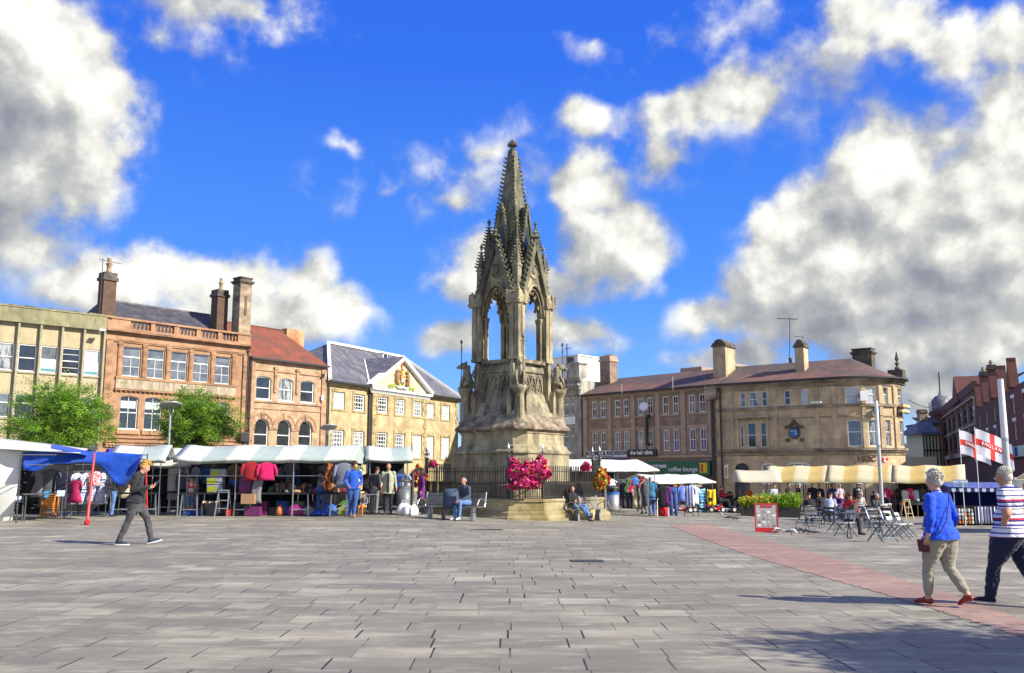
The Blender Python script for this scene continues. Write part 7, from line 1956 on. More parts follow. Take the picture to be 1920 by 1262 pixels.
b = MB(); b.lathe([(.1,0),(.12,.1),(.14,.2)],10); tag(b.build('tub', mat('red_plastic',(.55,.02,.02),.4), loc=on_stall(X(428),.0,.02)), 'little red plastic tub on the ground beside the stepladder', 'tub')
# plants seen at the back of the first bay
t = thing('potted_plant', 'leafy green pot plant in white pot on the long stall', 'plant', on_stall(X(378),.75,.79), 0)
b = MB(); b.lathe([(.09,0),(.12,.2)],12); b.build('pot', MAT['white'], t)
b = MB(); bloom_mass(b, (0,0,.35), (.22,.2,.22), 220, lambda v,r: r.choice([5,5,6]), rf, .05); b.build('leaves', FM, t)

# crowded lines of hanging stock and trays of goods along the long stall
cw2 = [('black',black_c),('charcoal',char_c),('navy',navy),('wine',plum),('grey',grey_c),('brown',card),('denim blue',denim),('olive',green_c)]
for i in range(34):
 nm, m = BULK.choice(cw2); px = 336+9.4*i
 garment('%s %s among the dark stock crowded inside the long striped stall' % (nm, ['top','coat'][i%2]), on_stall(X(px),1.25+.5*BULK.random(),1.55+.3*BULK.random()), rz+BULK.uniform(-.9,.9), .34+.14*BULK.random(), .4+.45*BULK.random(), m, ['shirt','coat'][i%2], 'dark stock inside the long stall')
for i in range(26):
 nm, m = BULK.choice(cw2); px = 345+11.6*i
 crate('%s box of stock stored under the long striped stall' % nm, on_stall(X(px),.55+.25*(i%2),.01), rz+BULK.uniform(-.2,.2), .3+.15*BULK.random(), .3, .2+.3*BULK.random(), m, 'boxes stored under the long stall', i % 3 == 0)
for i in range(18):
 nm, m = BULK.choice(cw2+[('red',red_c),('white',white_c),('orange',orange_c)]); px = 500+8.6*i
 bag('%s bundle of goods heaped along the long stall counter' % nm, on_stall(X(px),.15+.6*BULK.random(),.785), BULK.uniform(0,3), .2+.15*BULK.random(), .08+.13*BULK.random(), .16, m, 'bundles on the long stall counter', handles=False, name='bundle', cat='bundle')
# short stall goods
for i,(px,m,wd,kd) in enumerate(((690,char_c,'charcoal jacket','coat'),(703,red_c,'red top','shirt'),(712,cloth('dark_red',(.25,.01,.03)),'dark red top','shirt'),(750,bluejk,'blue football shirt','shirt'),(758,pale_c,'white and blue football shirt','shirt'),(726,navy,'navy jacket','coat'))):
 hang(px,888,S4.y+.35, m, kd, .42,.6, '%s hanging in the short stall beside the man in pale coat' % wd)
table('white topped folding table by the short green stall', gp(678,966), gp(704,966), .72, .5, MAT['steel'])
bag('purple folded cloth heap on the white topped folding table', gp(694,965)+Vector((0,.2,.72)), 0, .35,.16,.3, purple_c, handles=False)
bag('white carrier bag slumped on the ground in front of the grey bin', gp(757,966), .3, .5,.42,.35, white_c)
bag('second white carrier bag leaning on the grey lamp post', gp(765,967), .9, .36,.36,.3, white_c)
bag('white shopping bag on the ground beside the purple dressed person', gp(776,967), .5, .3,.38,.26, white_c)

# ---- canopies on the far side of the memorial
wa, wb = gp(1068,962), gp(1230,962); loc6, rz6, L6 = frame_at(wa, wb); S6 = wa
stall('long white canopy stall of coats behind the steel litter bin', loc6, rz6, L6, 2.3, 1.9, 2.42, white_cv, bays=2, val=.1, ctop=MAT['dark'], back=True)
wa2, wb2 = gp(1232,957), gp(1338,957); loc7, rz7, L7 = frame_at(wa2, wb2); S7 = wa2
stall('white canopy stall hung with a beach towel behind the mobility scooters', loc7, rz7, L7, 2.3, 1.5, 1.95, white_cv, bays=2, val=.1, ctop=MAT['dark'], back=True)
p = gp(1160,966)
rail_of('clothes rail of dark and beige coats beside the steel litter bin', (p.x,p.y,p.z), rad(-3), 1.35, 1.55,
 [('black coat at the bin end of the coat rail', black_c,'coat',.5,1.1),('charcoal coat second on the coat rail', char_c,'coat',.5,1.15),('black raincoat third on the coat rail', navy,'coat',.5,1.15),('beige raincoat in the middle of the coat rail', beige_c,'coat',.52,1.2),('grey coat beside the beige raincoat', grey_c,'coat',.5,1.2),('dark coat at the denim man end of the coat rail', char_c,'coat',.5,1.1)], 'coats on the coat rail')
for px,py,m,kd,w,h,lb in ((1176,898,green_c,'scarf',.2,.6,'green and white scarf hanging under the white canopy'),(1183,900,pink_c,'scarf',.2,.55,'pink scarf hanging under the white canopy'),(1191,895,mat('cap_blue',(.05,.25,.6),.7),'shirt',.3,.35,'bright blue cap shaped top under the white canopy'),(1199,896,red_c,'scarf',.16,.4,'red scarf hanging under the white canopy'),(1243,912,black_c,'coat',.5,.9,'black jacket hanging beside the denim man'),(1252,912,purple_c,'coat',.45,.8,'purple jacket hanging beside the white side table'),(1262,914,denim,'trousers',.4,1.2,'blue jeans hanging at the white side table'),(1146,898,white_c,'shirt',.4,.3,'white folded top on a shelf behind the steel bin')):
 hang(px,py,S6.y-.2 if px < 1240 else S6.y-.6, m, kd, w, h, lb)
hang(1306,916,S7.y-.1, stripes('beach_towel_stripes', [], .32, 2, seq=[(0,(.05,.35,.6)),(.3,(.65,.75,.8)),(.42,(.03,.25,.55)),(.7,(.3,.6,.75))]), 'sheet', .95, 1.3, 'blue and white striped beach towel hanging from the far white stall')
hang(1334,917,S7.y-.15, yellow_c, 'sheet', .48, .85, 'yellow cloth with black motif hanging beside the beach towel')
for px,m,wd in ((1268,card,'brown'),(1275,orange_c,'orange'),(1300,white_c,'white'),(1310,beige_c,'beige')):
 crate('%s box on the high shelf of the far white stall' % wd, pt(px,913,S7.y+.3), 0, .3,.25,.12, m, None, False)
# side table with red bag
table('little white folding table beside the man in denim jacket', gp(1233,969), gp(1257,969), .78, .45, MAT['white'], legm=MAT['white'])
bag('red carrier bag on the ground beneath the white folding table', gp(1244,968), 0, .48,.58,.34, red_c)
crate('pale blue box on the white folding table', gp(1248,968)+Vector((0,.2,.78)), 0, .35,.25,.14, pale_c, None, False)
# stand of football shirts on scrolled feet
p = gp(1290,969); t = thing('shirt_stand', 'stand with curved black legs carrying blue and white football shirts', 'clothes stand', (p.x,p.y,p.z), 0)
b = MB(); b.tube((0,0,.2),(0,0,1.5),.02); b.tube((-.35,0,1.48),(.35,0,1.48),.015); b.build('pole', MAT['black'], t)
for k,(dx,dy) in enumerate(((-.5,0),(-.2,-.2),(.2,-.2),(.5,0))):
 b = MB(); b.path([(0,0,.5),(dx*.5,dy*.5,.62),(dx*.9,dy,.4),(dx,dy,.02)], .018, 6); b.build('leg', MAT['black'], t)
fb1 = stripes('football_stripes', [], .14, 0, seq=[(0,(.75,.76,.8)),(.55,(.05,.08,.42))])
garment('blue football shirt on the curved leg stand', (p.x-.22,p.y-.05,p.z+1.42), rad(20), .42,.72, cloth('football_blue',(.12,.2,.62)), 'shirt', 'football shirts on the stand')
garment('white football shirt with blue stripe on the curved leg stand', (p.x+.08,p.y-.12,p.z+1.42), rad(-15), .44,.95, fb1, 'shirt', 'football shirts on the stand')
garment('white and blue football shirt at the towel side of the stand', (p.x+.34,p.y,p.z+1.38), rad(10), .42,.8, white_c, 'shirt', 'football shirts on the stand')

# ---- yellow and white stalls by the bank
gmap = 'yellow and white striped cafe canopies'
ga, gb_ = gp(1437,965), gp(1812,972)
gdir = (gb_-ga); gdir.z = 0; totL = gdir.length
loc8, rz8, L8 = frame_at(ga, gb_)
brownp = mat('brown_post', (.11,.035,.02), .6)
nst = 3
for i in range(nst):
 o_ = ga+gdir*(i/nst); o_.z = ground(o_.x,o_.y)
 stall(['striped yellow canopy at the planter end of the cafe row','middle striped yellow canopy of the cafe row','striped yellow canopy at the hot food end of the cafe row'][i], (o_.x,o_.y,o_.z), rz8, totL/nst-.04, 2.6, 1.82, 2.72, yellow_w, post=brownp, bays=2, group=gmap, counter=False, val=.06, sag=.1, end=(-.13,) if i == 0 else None, overhang=.12, back=i == 2)
o_ = gp(1388,963)
stall('small cream gabled canopy between the green shopfront and the cafe', (o_.x,o_.y,o_.z), rad(-6), 2.2, 1.9, 1.75, 2.4, cream_cv, post=brownp, bays=1, counter=False, val=.04, end=(-.13,), overhang=.12)
r1, r2 = gp(1440,957), gp(1800,962); locr, rzr, Lr = frame_at(r1, r2)
stall('rear cream canopy of the cafe row in front of the bank wall', locr, rzr, Lr, 1.8, 1.75, 2.1, cream_cv, post=brownp, bays=5, counter=False, val=.05)
# goods at the back of the cafe stalls: bags, pink cloths, hats on a stand
for i in range(7):
 px = 1662+11*i; hang(px,916+3*(i%2),gp(px,968).y, [pink_c,cloth('hot_pink',(.5,.02,.14)),black_c,white_c,pink_c,pale_c,char_c][i], 'shirt', .42,.6, '%s top hanging under the yellow canopy at the hot food end' % ['pink','hot pink','black','white','rose pink','pale blue','charcoal'][i], group=None)
t = thing('hat_stand', 'tall dark stand with a column of white hats under the yellow canopy', 'stand', gp(1612,962), 0)
b = MB(); b.tube((0,0,0),(0,0,2.0),.03); b.box(-.2,.2,-.2,.2,0,.03); b.build('pole', MAT['darksteel'], t)
for k in range(7):
 b = MB(); b.sm = True; b.lathe([(.2,0),(.2,.015),(.11,.03),(.1,.1),(.04,.13)],14,(.0,-.04,.72+.19*k)); b.build('hat', white_c if k % 2 else grey_c, t)
for i in range(8):
 px = 1655+11*i; crate('%s crate of goods at the back of the cafe canopies' % ['dark','wine','navy','grey','rust','black','brown','charcoal'][i], gp(px,968.5)+Vector((0,.2,.0)), 0, .6,.5,.6+.14*(i%3), [MAT['dark'],plum,navy,grey_c,orange_c,black_c,card,char_c][i], None, False)
sl = gp(1702,974); stepladder('pale wooden stepladder under the yellow canopy near the hot food stall', (sl.x,sl.y,sl.z), rad(10), mat('pale_wood',(.55,.45,.3),.7), .95, .4)

# ---- hot food stall in blue
hp = gp(1786,985); hq = gp(1850,992)
t = thing('food_stall', 'dark blue hot food stall with striped apron between the walking couple', 'food stall', (hp.x,hp.y,hp.z), rad(-2))
Lh = 3.2
nb = cloth('navy_canvas', (.012,.018,.12)); chk = mat('blue_checked_canopy', (.1,.14,.4), .8, (.04,.05,.2), 14, 2)
b = MB(); b.box(0,Lh,.9,.94,0,1.75); b.box(0,.03,0,.9,0.0,1.7); b.box(Lh-.03,Lh,0,.9,0,1.7); b.build('back_sheet', nb, t)
b = MB(); b.sm = True
nn = 26
b.grid(nn, 4, lambda u,v: (-.25+(Lh+.4)*u, -.35+1.3*v, 1.62+.35*v-.12*v*v), thick=(0,0,.015)); b.build('canopy', chk, t)
b = MB(); vs_ = []
for i in range(22):
 x0 = -.25+(Lh+.4)*i/22; x1 = -.25+(Lh+.4)*(i+1)/22; xm = (x0+x1)/2
 b.mi = i % 2; b.prismy([(x0,1.60),(x0,1.5),(x0*.6+xm*.4,1.45),(x1*.6+xm*.4,1.45),(x1,1.5),(x1,1.60)], -.37, -.355)
b.build('scalloped_valance', [nb, pale_c], t)
b = MB(); b.box(.1,Lh-.1,0,.7,.78,.84); b.build('counter', MAT['darksteel'], t)
b = MB(); b.sm = True
b.grid(60, 4, lambda u,v: (1.0+(Lh-1.15)*u, -.03+.03*math.sin(u*75), .8-.72*v), thick=(0,.012,0)); b.build('striped_apron', stripes('blue_white_apron', [], .14, 0, seq=[(0,(.7,.71,.75)),(.45,(.04,.05,.2))]), t)
b = MB(); b.box(.05,.9,-.05,.4,.05,.76); b.build('drinks_rack', MAT['black'], t)
rn = random.Random(2)
for k in range(4):
 for j in range(6): b = MB(); b.lathe([(.045,0),(.05,.02),(.05,.11),(.03,.13)], 8, (.13+.14*j,-.11,.08+.17*k)); b.build('drinks_can', rn.choice([orange_c, MAT['steel'], MAT['white']]), t)
for x in (0.02,Lh-.02): q = MB(); q.tube((x,-.3,0),(x,-.3,1.62),.022); q.build('post', MAT['steel'], t)
sg = MB(); sg.box(-.02,.62,-.4,-.37,1.66,1.98); s_ = sg.build('sign_board', mat('sky_blue_sign',(.16,.27,.5),.5), t)
lettering('HOT PORK', .13, MAT['white'], s_, (.3,-.404,1.88), ext=.002, bold=.004); lettering('rolls', .12, mat('sign_lilac',(.3,.3,.55),.5), s_, (.3,-.404,1.75), ext=.002)
# second trailer edge at the frame's side
hp2 = gp(1935,1003); t = thing('food_trailer', 'white food trailer with red stripe and dark hatch behind the man in striped polo', 'trailer', (hp2.x+.15,hp2.y+1.0,hp2.z), rad(-8))
b = MB(); b.box(0,3,0,2,.35,2.0); b.box(-.1,3.1,-.1,2.1,2.0,2.08); b.build('trailer_body', MAT['white'], t)
b = MB(); b.box(.2,2.8,-.03,-.004,.95,1.5); b.build('serving_hatch', MAT['shopdark'], t)
b = MB(); b.add([(-.1,-.12,2.02),(3.1,-.12,2.02),(3.1,-.95,2.22),(-.1,-.95,2.22)], [(0,1,2,3)]); b.add([(-.1,-.12,2.05),(3.1,-.12,2.05),(3.1,-.95,2.25),(-.1,-.95,2.25)], [(3,2,1,0)]); b.build('hatch_flap', cream_cv, t)
b = MB(); b.box(.2,2.8,-.012,-.004,1.62,1.86); b.build('red_stripe', red_c, t)
for x in (.6,2.4):
 w_ = MB(); w_.M = Matrix.Translation((x,.05,.3)) @ Matrix.Rotation(rad(90),4,'X'); w_.lathe([(.3,-.08),(.3,.08)],18); w_.build('wheel', MAT['black'], t)
# ------------------------------------------------------------------ trees
LEAFM = [cloth('leaf_bright', (.36,.56,.05), .45, .7, 3), cloth('leaf_mid', (.22,.42,.035), .45, .7, 3), cloth('leaf_deep', (.1,.24,.02), .4, .7, 3), cloth('leaf_turning', (.5,.25,.04), .35, .7, 4)]
BARK = mat('bark', (.09,.065,.045), .9, (.05,.038,.028), 6, bump=.5, bs=14)
def tree(label, base, crown_c, R_, H_, seed, n_clump=150, per=70, wind=(0,0,0)):
 rn = random.Random(seed); t = thing('street_tree', label, 'tree', base, 0)
 tr = MB(); tr.sm = True; c = Vector(crown_c)
 tr.path([(0,0,0),(.03,.02,c.z*.45),(c.x*.3,c.y*.3,c.z*.8),(c.x*.6,c.y*.6,c.z+H_*.25)], [.13,.1,.085,.035], 9)
 tr.build('trunk', BARK, t)
 cr = MB(); tips = []
 for k in range(26):
  a = rn.uniform(0,2*math.pi); e = rn.uniform(-.35,1.25)
  d = Vector((math.cos(a)*math.cos(e), math.sin(a)*math.cos(e), math.sin(e)))
  st = Vector((c.x*.3,c.y*.3,c.z*rn.uniform(.6,.95))); q = rn.uniform(.75,1.08)
  en = c+Vector((d.x*R_*q, d.y*R_*q, d.z*H_*q*(1 if d.z > 0 else .7)))+Vector(wind)*d.z
  m_ = st.lerp(en,.5)+Vector((0,0,.15)); tr2 = MB(); tips.append((st,m_,en))
 lb = MB(); lb.sm = True
 for st,m_,en in tips: lb.path([st,m_,en],[.035,.02,.007],5)
 lb.build('limbs', BARK, t)
 def spray(p, d, s, mi):
  # a flat drooping spray of small leaves
  cr.mi = mi; n = (Vector((rn.gauss(0,.5),rn.gauss(0,.5),1))).normalized(); u = (d-n*d.dot(n)); u = u.normalized() if u.length > .01 else n.orthogonal(); v = n.cross(u)
  for k in range(5):
   o = p+u*s*(k*.42-.8)+v*s*rn.uniform(-.25,.25); sd = 1 if k % 2 else -1
   w = v*sd*s*.55+u*s*.35; x = u*s*.2
   cr.add([o, o+w*.5+x, o+w, o+w*.5-x*.8], [(0,1,2,3)])
 for st,m_,en in tips:
  for k in range(int(n_clump/26*per/10)):
   f = rn.uniform(.35,1.05)
   p = (st.lerp(m_,f*2) if f < .5 else m_.lerp(en,f*2-1))
   j = Vector((rn.gauss(0,1),rn.gauss(0,1),rn.gauss(0,.6)))*(.2+.08*R_)
   p = p+j; dd = (p-Vector((c.x,c.y,c.z-.4))).normalized()+Vector((0,0,-.25))
   mi = rn.choices([0,1,2,3],[5,4,2,.18])[0]
   spray(p, dd, rn.uniform(.15,.25), mi)
 # clumps filling the volume
 for k in range(n_clump):
  v = Vector((rn.gauss(0,1),rn.gauss(0,1),rn.gauss(0,1))).normalized(); q = rn.uniform(.25,.98)**.6
  if noise.noise(v*2.2+Vector((seed,0,0))) < -.22: q *= .6
  cc = c+Vector((v.x*R_*q, v.y*R_*q, v.z*H_*q*(1 if v.z > 0 else .75)))+Vector(wind)*v.z; r = rn.uniform(.16,.34)
  base_mi = rn.choices([0,1,2],[4,4,3])[0]
  for j in range(per//3):
   w = Vector((rn.gauss(0,1),rn.gauss(0,1),rn.gauss(0,.7)))*r*.6
   spray(cc+w, (v+w).normalized()+Vector((0,0,-.2)), rn.uniform(.13,.22), base_mi if rn.random() < .7 else rn.choices([0,1,2,3],[3,3,2,.25])[0])
 cr.build('crown', LEAFM, t)
 return t
Yt = 43
def tbase(px, Y): x = pt(px, 900, Y).x; return Vector((x, Y, ground(x,Y)))
b0 = tbase(108,Yt); zc = pt(108,800,Yt).z-b0.z
tree('broad bushy green street tree behind the blue tarpaulin stall', b0, (0,0,zc), 2.35, 2.0, 3, 240, 84)
b0 = tbase(362,Yt); zc = pt(362,798,Yt).z-b0.z
tree('upright green street tree beside the round topped lamp', b0, (0,0,zc), 1.75, 1.75, 8, 210, 84)

tt = dup(bpy.data.objects['street_tree.001'], (10.3,5.9,0), .8, 'unseen tree added to cast shade over the paving behind the walking couple')  # copy added out of view to throw the corner shadow
# ------------------------------------------------------------------ lamps and columns
def disc_lamp(label, px, pyhead, Y, w, tilt):
 b0 = tbase(px,Y); h = pt(px,pyhead,Y).z-b0.z
 t = thing('street_lamp', label, 'street lamp', b0, 0, 'disc topped lamps')
 b = MB(); b.tube((0,0,0),(0,0,h-.45),.07,.05,10); b.lathe([(.1,0),(.1,.5),(.075,.52)],10); b.build('post', MAT['steel'], t)
 b = MB()
 for k in range(3): a = k*2.1; b.path([(0,0,h-.5),(.12*math.cos(a),.12*math.sin(a),h-.3),(.1*math.cos(a),.1*math.sin(a),h-.06)], .016, 5)
 b.build('bracket', MAT['steel'], t)
 b = MB(); b.sm = True; b.M = Matrix.Translation((0,0,h)) @ Matrix.Rotation(rad(tilt),4,'Y') @ Matrix.Rotation(rad(-14),4,'X'); b.lathe([(.1,-.07),(w*.9,-.04),(w,0),(w*.85,.05),(.05,.09)],20); b.build('lamp_head', mat('lamp_grey', (.4,.4,.38), .4, metal=.3), t)
disc_lamp('grey lamp post with round disc head beside the upright tree', 313, 760, 41, .5, -8)
disc_lamp('slim lamp post with tilted disc head in front of the golden hall corner', 614, 801, 45, .42, -10)
def light_column(label, px0, py0, Y, top, r):
 b0 = tbase(px0, Y); tp = pt(px0, py0, Y)
 h = tp.z-b0.z
 t = thing('light_column', label, 'light column', b0, 0)
 b = MB(); b.lathe([(r*1.12,0),(r*1.1,.6),(r,.65),(r*.96,h*.62)],20); b.build('post', mat('pale_grey_column', (.55,.56,.55), .45, metal=.2), t)
 b = MB(); b.lathe([(r*.98,h*.62+.01),(r*1.0,h*.64),(r*.9,h*.98),(r*.86,h)],20); b.build('light_tube', mat('white_diffuser', (.78,.79,.78), .4), t)
 b = MB(); b.lathe([(r*1.05,h*.615),(r*1.05,h*.635)],20); b.lathe([(r*.9,h+.001),(r*.9,h+.03)],20); b.build('collar', MAT['steel'], t)
light_column('tall white light column standing in front of the red brick terrace', 1890, 712, 30, 0, .105)
light_column('tall white light column standing in front of the bank clock', 1651, 752, 44, 0, .088)
p = gp(773,966); t = thing('flower_post', 'plain grey post beneath the mixed flower basket beside the grey bin', 'post', (p.x,p.y,p.z), 0, None)
b = MB(); b.tube((0,0,0),(0,0,1.5),.055,.05,10); b.build('post', MAT['darksteel'], t); b = MB(); b.path([(0,0,1.45),(.12,0,1.6),(.3,0,1.62)],.02,6); b.build('arm', MAT['darksteel'], t)
p = gp(1135,971); t = thing('flower_post', 'plain grey post beneath the yellow flower basket beside the steel bin', 'post', (p.x,p.y,p.z), 0, None)
b = MB(); b.tube((0,0,0),(0,0,1.35),.06,.055,10); b.build('post', mat('grey_post', (.2,.2,.2), .5), t); b = MB(); b.path([(0,0,1.3),(-.1,0,1.5),(-.2,0,1.6)],.02,6); b.build('arm', MAT['darksteel'], t)

# ------------------------------------------------------------------ litter bins
def bin_(label, px, py, h, r, m, rim=None):
 p = gp(px,py); t = thing('litter_bin', label, 'litter bin', (p.x,p.y,p.z), 0)
 b = MB(); b.sm = True; b.lathe([(r*.95,.26),(r,.3),(r,h-.3)],24); b.build('barrel', m, t)
 b = MB(); b.lathe([(r*1.01,h-.3+.001),(r*1.01,h-.2)],24); b.build('rim', rim or m, t)
 b = MB(); b.sm = True; b.lathe([(r*1.02,h-.06),(r*1.0,h),(r*.5,h+.04),(.02,h+.05)],24); b.build('hood', MAT['darksteel'], t)
 b = MB()
 for k in range(4): a = k*1.57+.5; b.tube((r*.9*math.cos(a),r*.9*math.sin(a),h-.22),(r*.9*math.cos(a),r*.9*math.sin(a),h-.05),.015,n=5)
 b.lathe([(r*.7,h-.24),(r*.7,h-.2)],16); b.build('hood_bracket', MAT['darksteel'], t)
 for k in range(3): a = k*2.09+.4; q = MB(); q.tube((r*.7*math.cos(a),r*.7*math.sin(a),0),(r*.7*math.cos(a),r*.7*math.sin(a),.28),.02,n=6); q.build('leg', MAT['steel'], t)
brushed = mat('brushed_steel', (.55,.55,.53), .35, (.45,.45,.44), 3, metal=.75, stretch=(30,30,.5))
bin_('round brushed steel litter bin with blue rim beside the yellow flowers', 1150,968, 1.22,.27, brushed, mat('blue_band',(.03,.15,.5),.4))
bin_('round grey litter bin on thin legs beside the mixed flower basket', 757,965, 1.2,.27, mat('dull_grey_metal',(.17,.18,.19),.5,metal=.4))

# litter box fixed at the corner of the memorial wall
p = gp(952,968); t = thing('litter_box', 'upright black rectangular litter box against the front corner of the memorial step', 'litter bin', (p.x,p.y,p.z), rad(6))
b = MB(); b.box(-.2,.2,-.18,.18,.1,.78); b.box(-.22,.22,-.2,.2,.78,.84); b.box(-.17,.17,-.15,.15,0,.1); b.build('box', mat('black_plastic',(.012,.014,.017),.35,(.02,.02,.025),8), t)
b = MB(); b.box(-.03,.05,-.19,-.181,.42,.56); b.build('notice', MAT['white'], t); b = MB(); b.lathe([(.02,0),(.02,.006)],10); q = b.build('badge', MAT['steel'], t, loc=(.01,-.181,.68), rot=(rad(90),0,0))

# ------------------------------------------------------------------ curved steel benches
bench_m = mat('silver_bench_metal', (.36,.36,.35), .35, (.28,.28,.27), 6, metal=.6)
def bench(label, loc, rz, L=1.9):
 t = thing('park_bench', label, 'bench', loc, rz)
 b = MB()
 for k in range(9):
  y = -.28+.06*k; z = .44-.02*math.sin(k/8*math.pi); b.box(-L/2,L/2,y-.011,y+.011,z-.012,z+.012)
 b.build('seat', bench_m, t)
 b = MB()
 for k in range(8):
  z = .5+.05*k; y = .25+.02*k; b.box(-L/2,L/2,y-.01,y+.01,z-.012,z+.012)
 b.build('backrest', bench_m, t)
 for x in (-L/2,-.05,L/2):
  b = MB(); b.path([(x,.4,.9),(x,.3,.55),(x,.22,.42),(x,-.25,.42),(x,-.36,.46),(x,-.36,.5),(x,-.2,.66),(x,.02,.7),(x,.3,.58)], .028, 7, True, .6); b.build('armrest', bench_m, t)
 for x in (-L/2+.3,L/2-.3):
  b = MB(); b.loft([[(x-.05,-.12,0),(x+.05,-.12,0),(x+.05,.16,0),(x-.05,.16,0)],[(x-.04,-.06,.42),(x+.04,-.06,.42),(x+.04,.1,.42),(x-.04,.1,.42)]]); b.box(x-.07,x+.07,-.2,.22,0,.02); b.build('leg', bench_m, t)
 return t
bl = gp(846,974); BLz = rad(-22)
bench('curved steel bench on the shaded side of the memorial with the seated man', (bl.x,bl.y-.05,bl.z), BLz, 2.2)
br = gp(1102,976.5); BRz = rad(42)
bench('curved steel bench on the sunlit side of the memorial with the reclining woman', (br.x,br.y-.05,br.z), BRz, 1.75)
def bench_pt(loc, rz, x, y): return (loc.x+math.cos(rz)*x-math.sin(rz)*y, loc.y-.05+math.sin(rz)*x+math.cos(rz)*y, loc.z)
q = bench_pt(bl, BLz, .55, -.02)
person('balding man in dark blue fleece and jeans seated on the shaded bench', q, rad(-40), 1.74, sit(.47, .12, .11, .4, wrl=(.1,-.4,.62), wrr=(-.1,-.36,.6), head=(.0,-.13,1.27)), top=cloth('slate_fleece',(.06,.08,.13)), bottom=denim_l, hair='grey', hairstyle='balding', skin=SKIN2, vox=.018, g=1.12, shoe=whiteshoe, seated=True)
q = bench_pt(br, BRz, -.55, .08)
person('dark haired woman in black jacket reclining cross legged on the sunlit bench', q, rad(42), 1.68,
 dict(pelvis=(0,.0,.55), waist=(0,.06,.68), chest=(0,.14,.88), neck=(0,.2,1.04), head=(0,.19,1.2), shl=(.175,.19,1.0), shr=(-.175,.19,1.0), ell=(.24,.1,.76), elr=(-.24,.1,.76), wrl=(-.02,-.06,.75), wrr=(.06,-.09,.8),
  hipl=(.09,-.05,.54), hipr=(-.09,-.05,.54), knl=(.06,-.45,.57), anl=(-.02,-.72,.2), toel=(-.06,-.92,.22), knr=(-.06,-.44,.5), anr=(.02,-.7,.09), toer=(.02,-.88,.035)),
 top=black_c, bottom=denim_l, hair='dark', hairstyle='long', vox=.018, g=1.02, shoe=brownshoe, seated=True)
# pushchair
q = gp(846,975); t = thing('pushchair', 'dark folding pushchair with blue quilted seat beside the seated man', 'pushchair', (q.x,q.y-.1,q.z), rad(8))
b = MB(); b.sm = True; b.loft([[(-.22,-.1,.35),(.22,-.1,.35),(.22,.2,.35),(-.22,.2,.35)],[(-.25,-.16,.55),(.25,-.16,.55),(.25,.18,.55),(-.25,.18,.55)],[(-.24,-.12,.85),(.24,-.12,.85),(.24,.1,.85),(-.24,.1,.85)],[(-.2,-.1,1.02),(.2,-.1,1.02),(.2,.04,1.02),(-.2,.04,1.02)]]); b.build('seat_back', cloth('slate_blue_nylon',(.05,.075,.13)), t)
b = MB(); b.box(-.15,.15,-.21,-.15,.5,.78); b.build('back_pocket', navy, t)
for s in (-1,1):
 b = MB(); b.path([(s*.24,-.22,1.06),(s*.25,-.1,1.02),(s*.25,.0,.7),(s*.25,.25,.1)],.016,6); b.path([(s*.25,-.25,.1),(s*.25,.1,.6)],.016,6); b.build('frame_tube', MAT['black'], t)
 for y in (-.25,.25):
  for d in (-.03,.03):
   w_ = MB(); w_.M = Matrix.Translation((s*.25+d,y,.09)) @ Matrix.Rotation(rad(90),4,'Y'); w_.lathe([(.05,-.012),(.09,-.014),(.09,.014),(.05,.012)],14); w_.build('wheel', MAT['black'], t)
b = MB(); b.box(-.22,.22,-.15,.2,.2,.3); b.build('basket', MAT['black'], t)

# ------------------------------------------------------------------ people about the market
def pos(px, py): p = gp(px,py); return (p.x,p.y,p.z)
person('curly haired man in bright blue hooded jacket and jeans walking past the stalls', pos(661,970), rad(18), 1.8, dict(head=(.03,-.03,1.64), knl=(.07,-.1,.52), anl=(.02,-.12,.09), toel=(.0,-.3,.035), knr=(-.07,.02,.52), anr=(-.07,.14,.1), toer=(-.09,-.04,.035), ell=(.28,.05,1.16), wrl=(.2,-.1,1.02), elr=(-.28,.05,1.16), wrr=(-.2,-.1,1.02)),
 top=bluejk, bottom=denim, hair='brown', hairstyle='curly', vox=.016, g=1.12, shoe=tanshoe, baggy=1.15, headrot=rad(25), collar=1)
person('woman in grey waistcoat and tight jeans bending over the long stall', pos(601,967), rad(178), 1.66, dict(pelvis=(0,.06,.97), waist=(0,-.0,1.08), chest=(0,-.2,1.2), neck=(0,-.36,1.26), head=(.03,-.48,1.3), shl=(.17,-.3,1.25), shr=(-.17,-.3,1.25), ell=(.22,-.42,1.02), elr=(-.22,-.42,1.02), wrl=(.15,-.62,.95), wrr=(-.15,-.62,.95), hipl=(.095,.05,.93), hipr=(-.095,.05,.93)),
 top=cloth('grey_waistcoat',(.12,.13,.19)), bottom=denim, hair='grey', hairstyle='short', vox=.017, shoe=whiteshoe, leg=.92, sleeve=.5)
person('person in black hooded coat leaning over goods on the long stall', tuple(on_stall(X(578),1.35,0)), rad(25), 1.65, dict(waist=(0,-.04,1.08), chest=(0,-.16,1.24), neck=(0,-.27,1.37), head=(0,-.34,1.48), shl=(.18,-.22,1.33), shr=(-.18,-.22,1.33), ell=(.24,-.32,1.08), elr=(-.24,-.32,1.08), wrl=(.18,-.5,.95), wrr=(-.18,-.5,.95)), top=black_c, bottom=black_c, hair='dark', hairstyle='long', vox=.02, hem=.7)
person('small child in red checked shirt and denim shorts at the stall trestle', pos(356,966), rad(168), 1.32, dict(ell=(.22,-.14,1.2), wrl=(.16,-.34,1.1), elr=(-.22,-.1,1.2), wrr=(-.18,-.3,1.08)), top=mat('red_check',(.7,.55,.55),.8,(.45,.03,.06),9,2,lo=.48,hi=.52), bottom=denim_l, hair='brown', vox=.018, shoe=white_c, leg=.55, sleeve=.5, g=1.02)
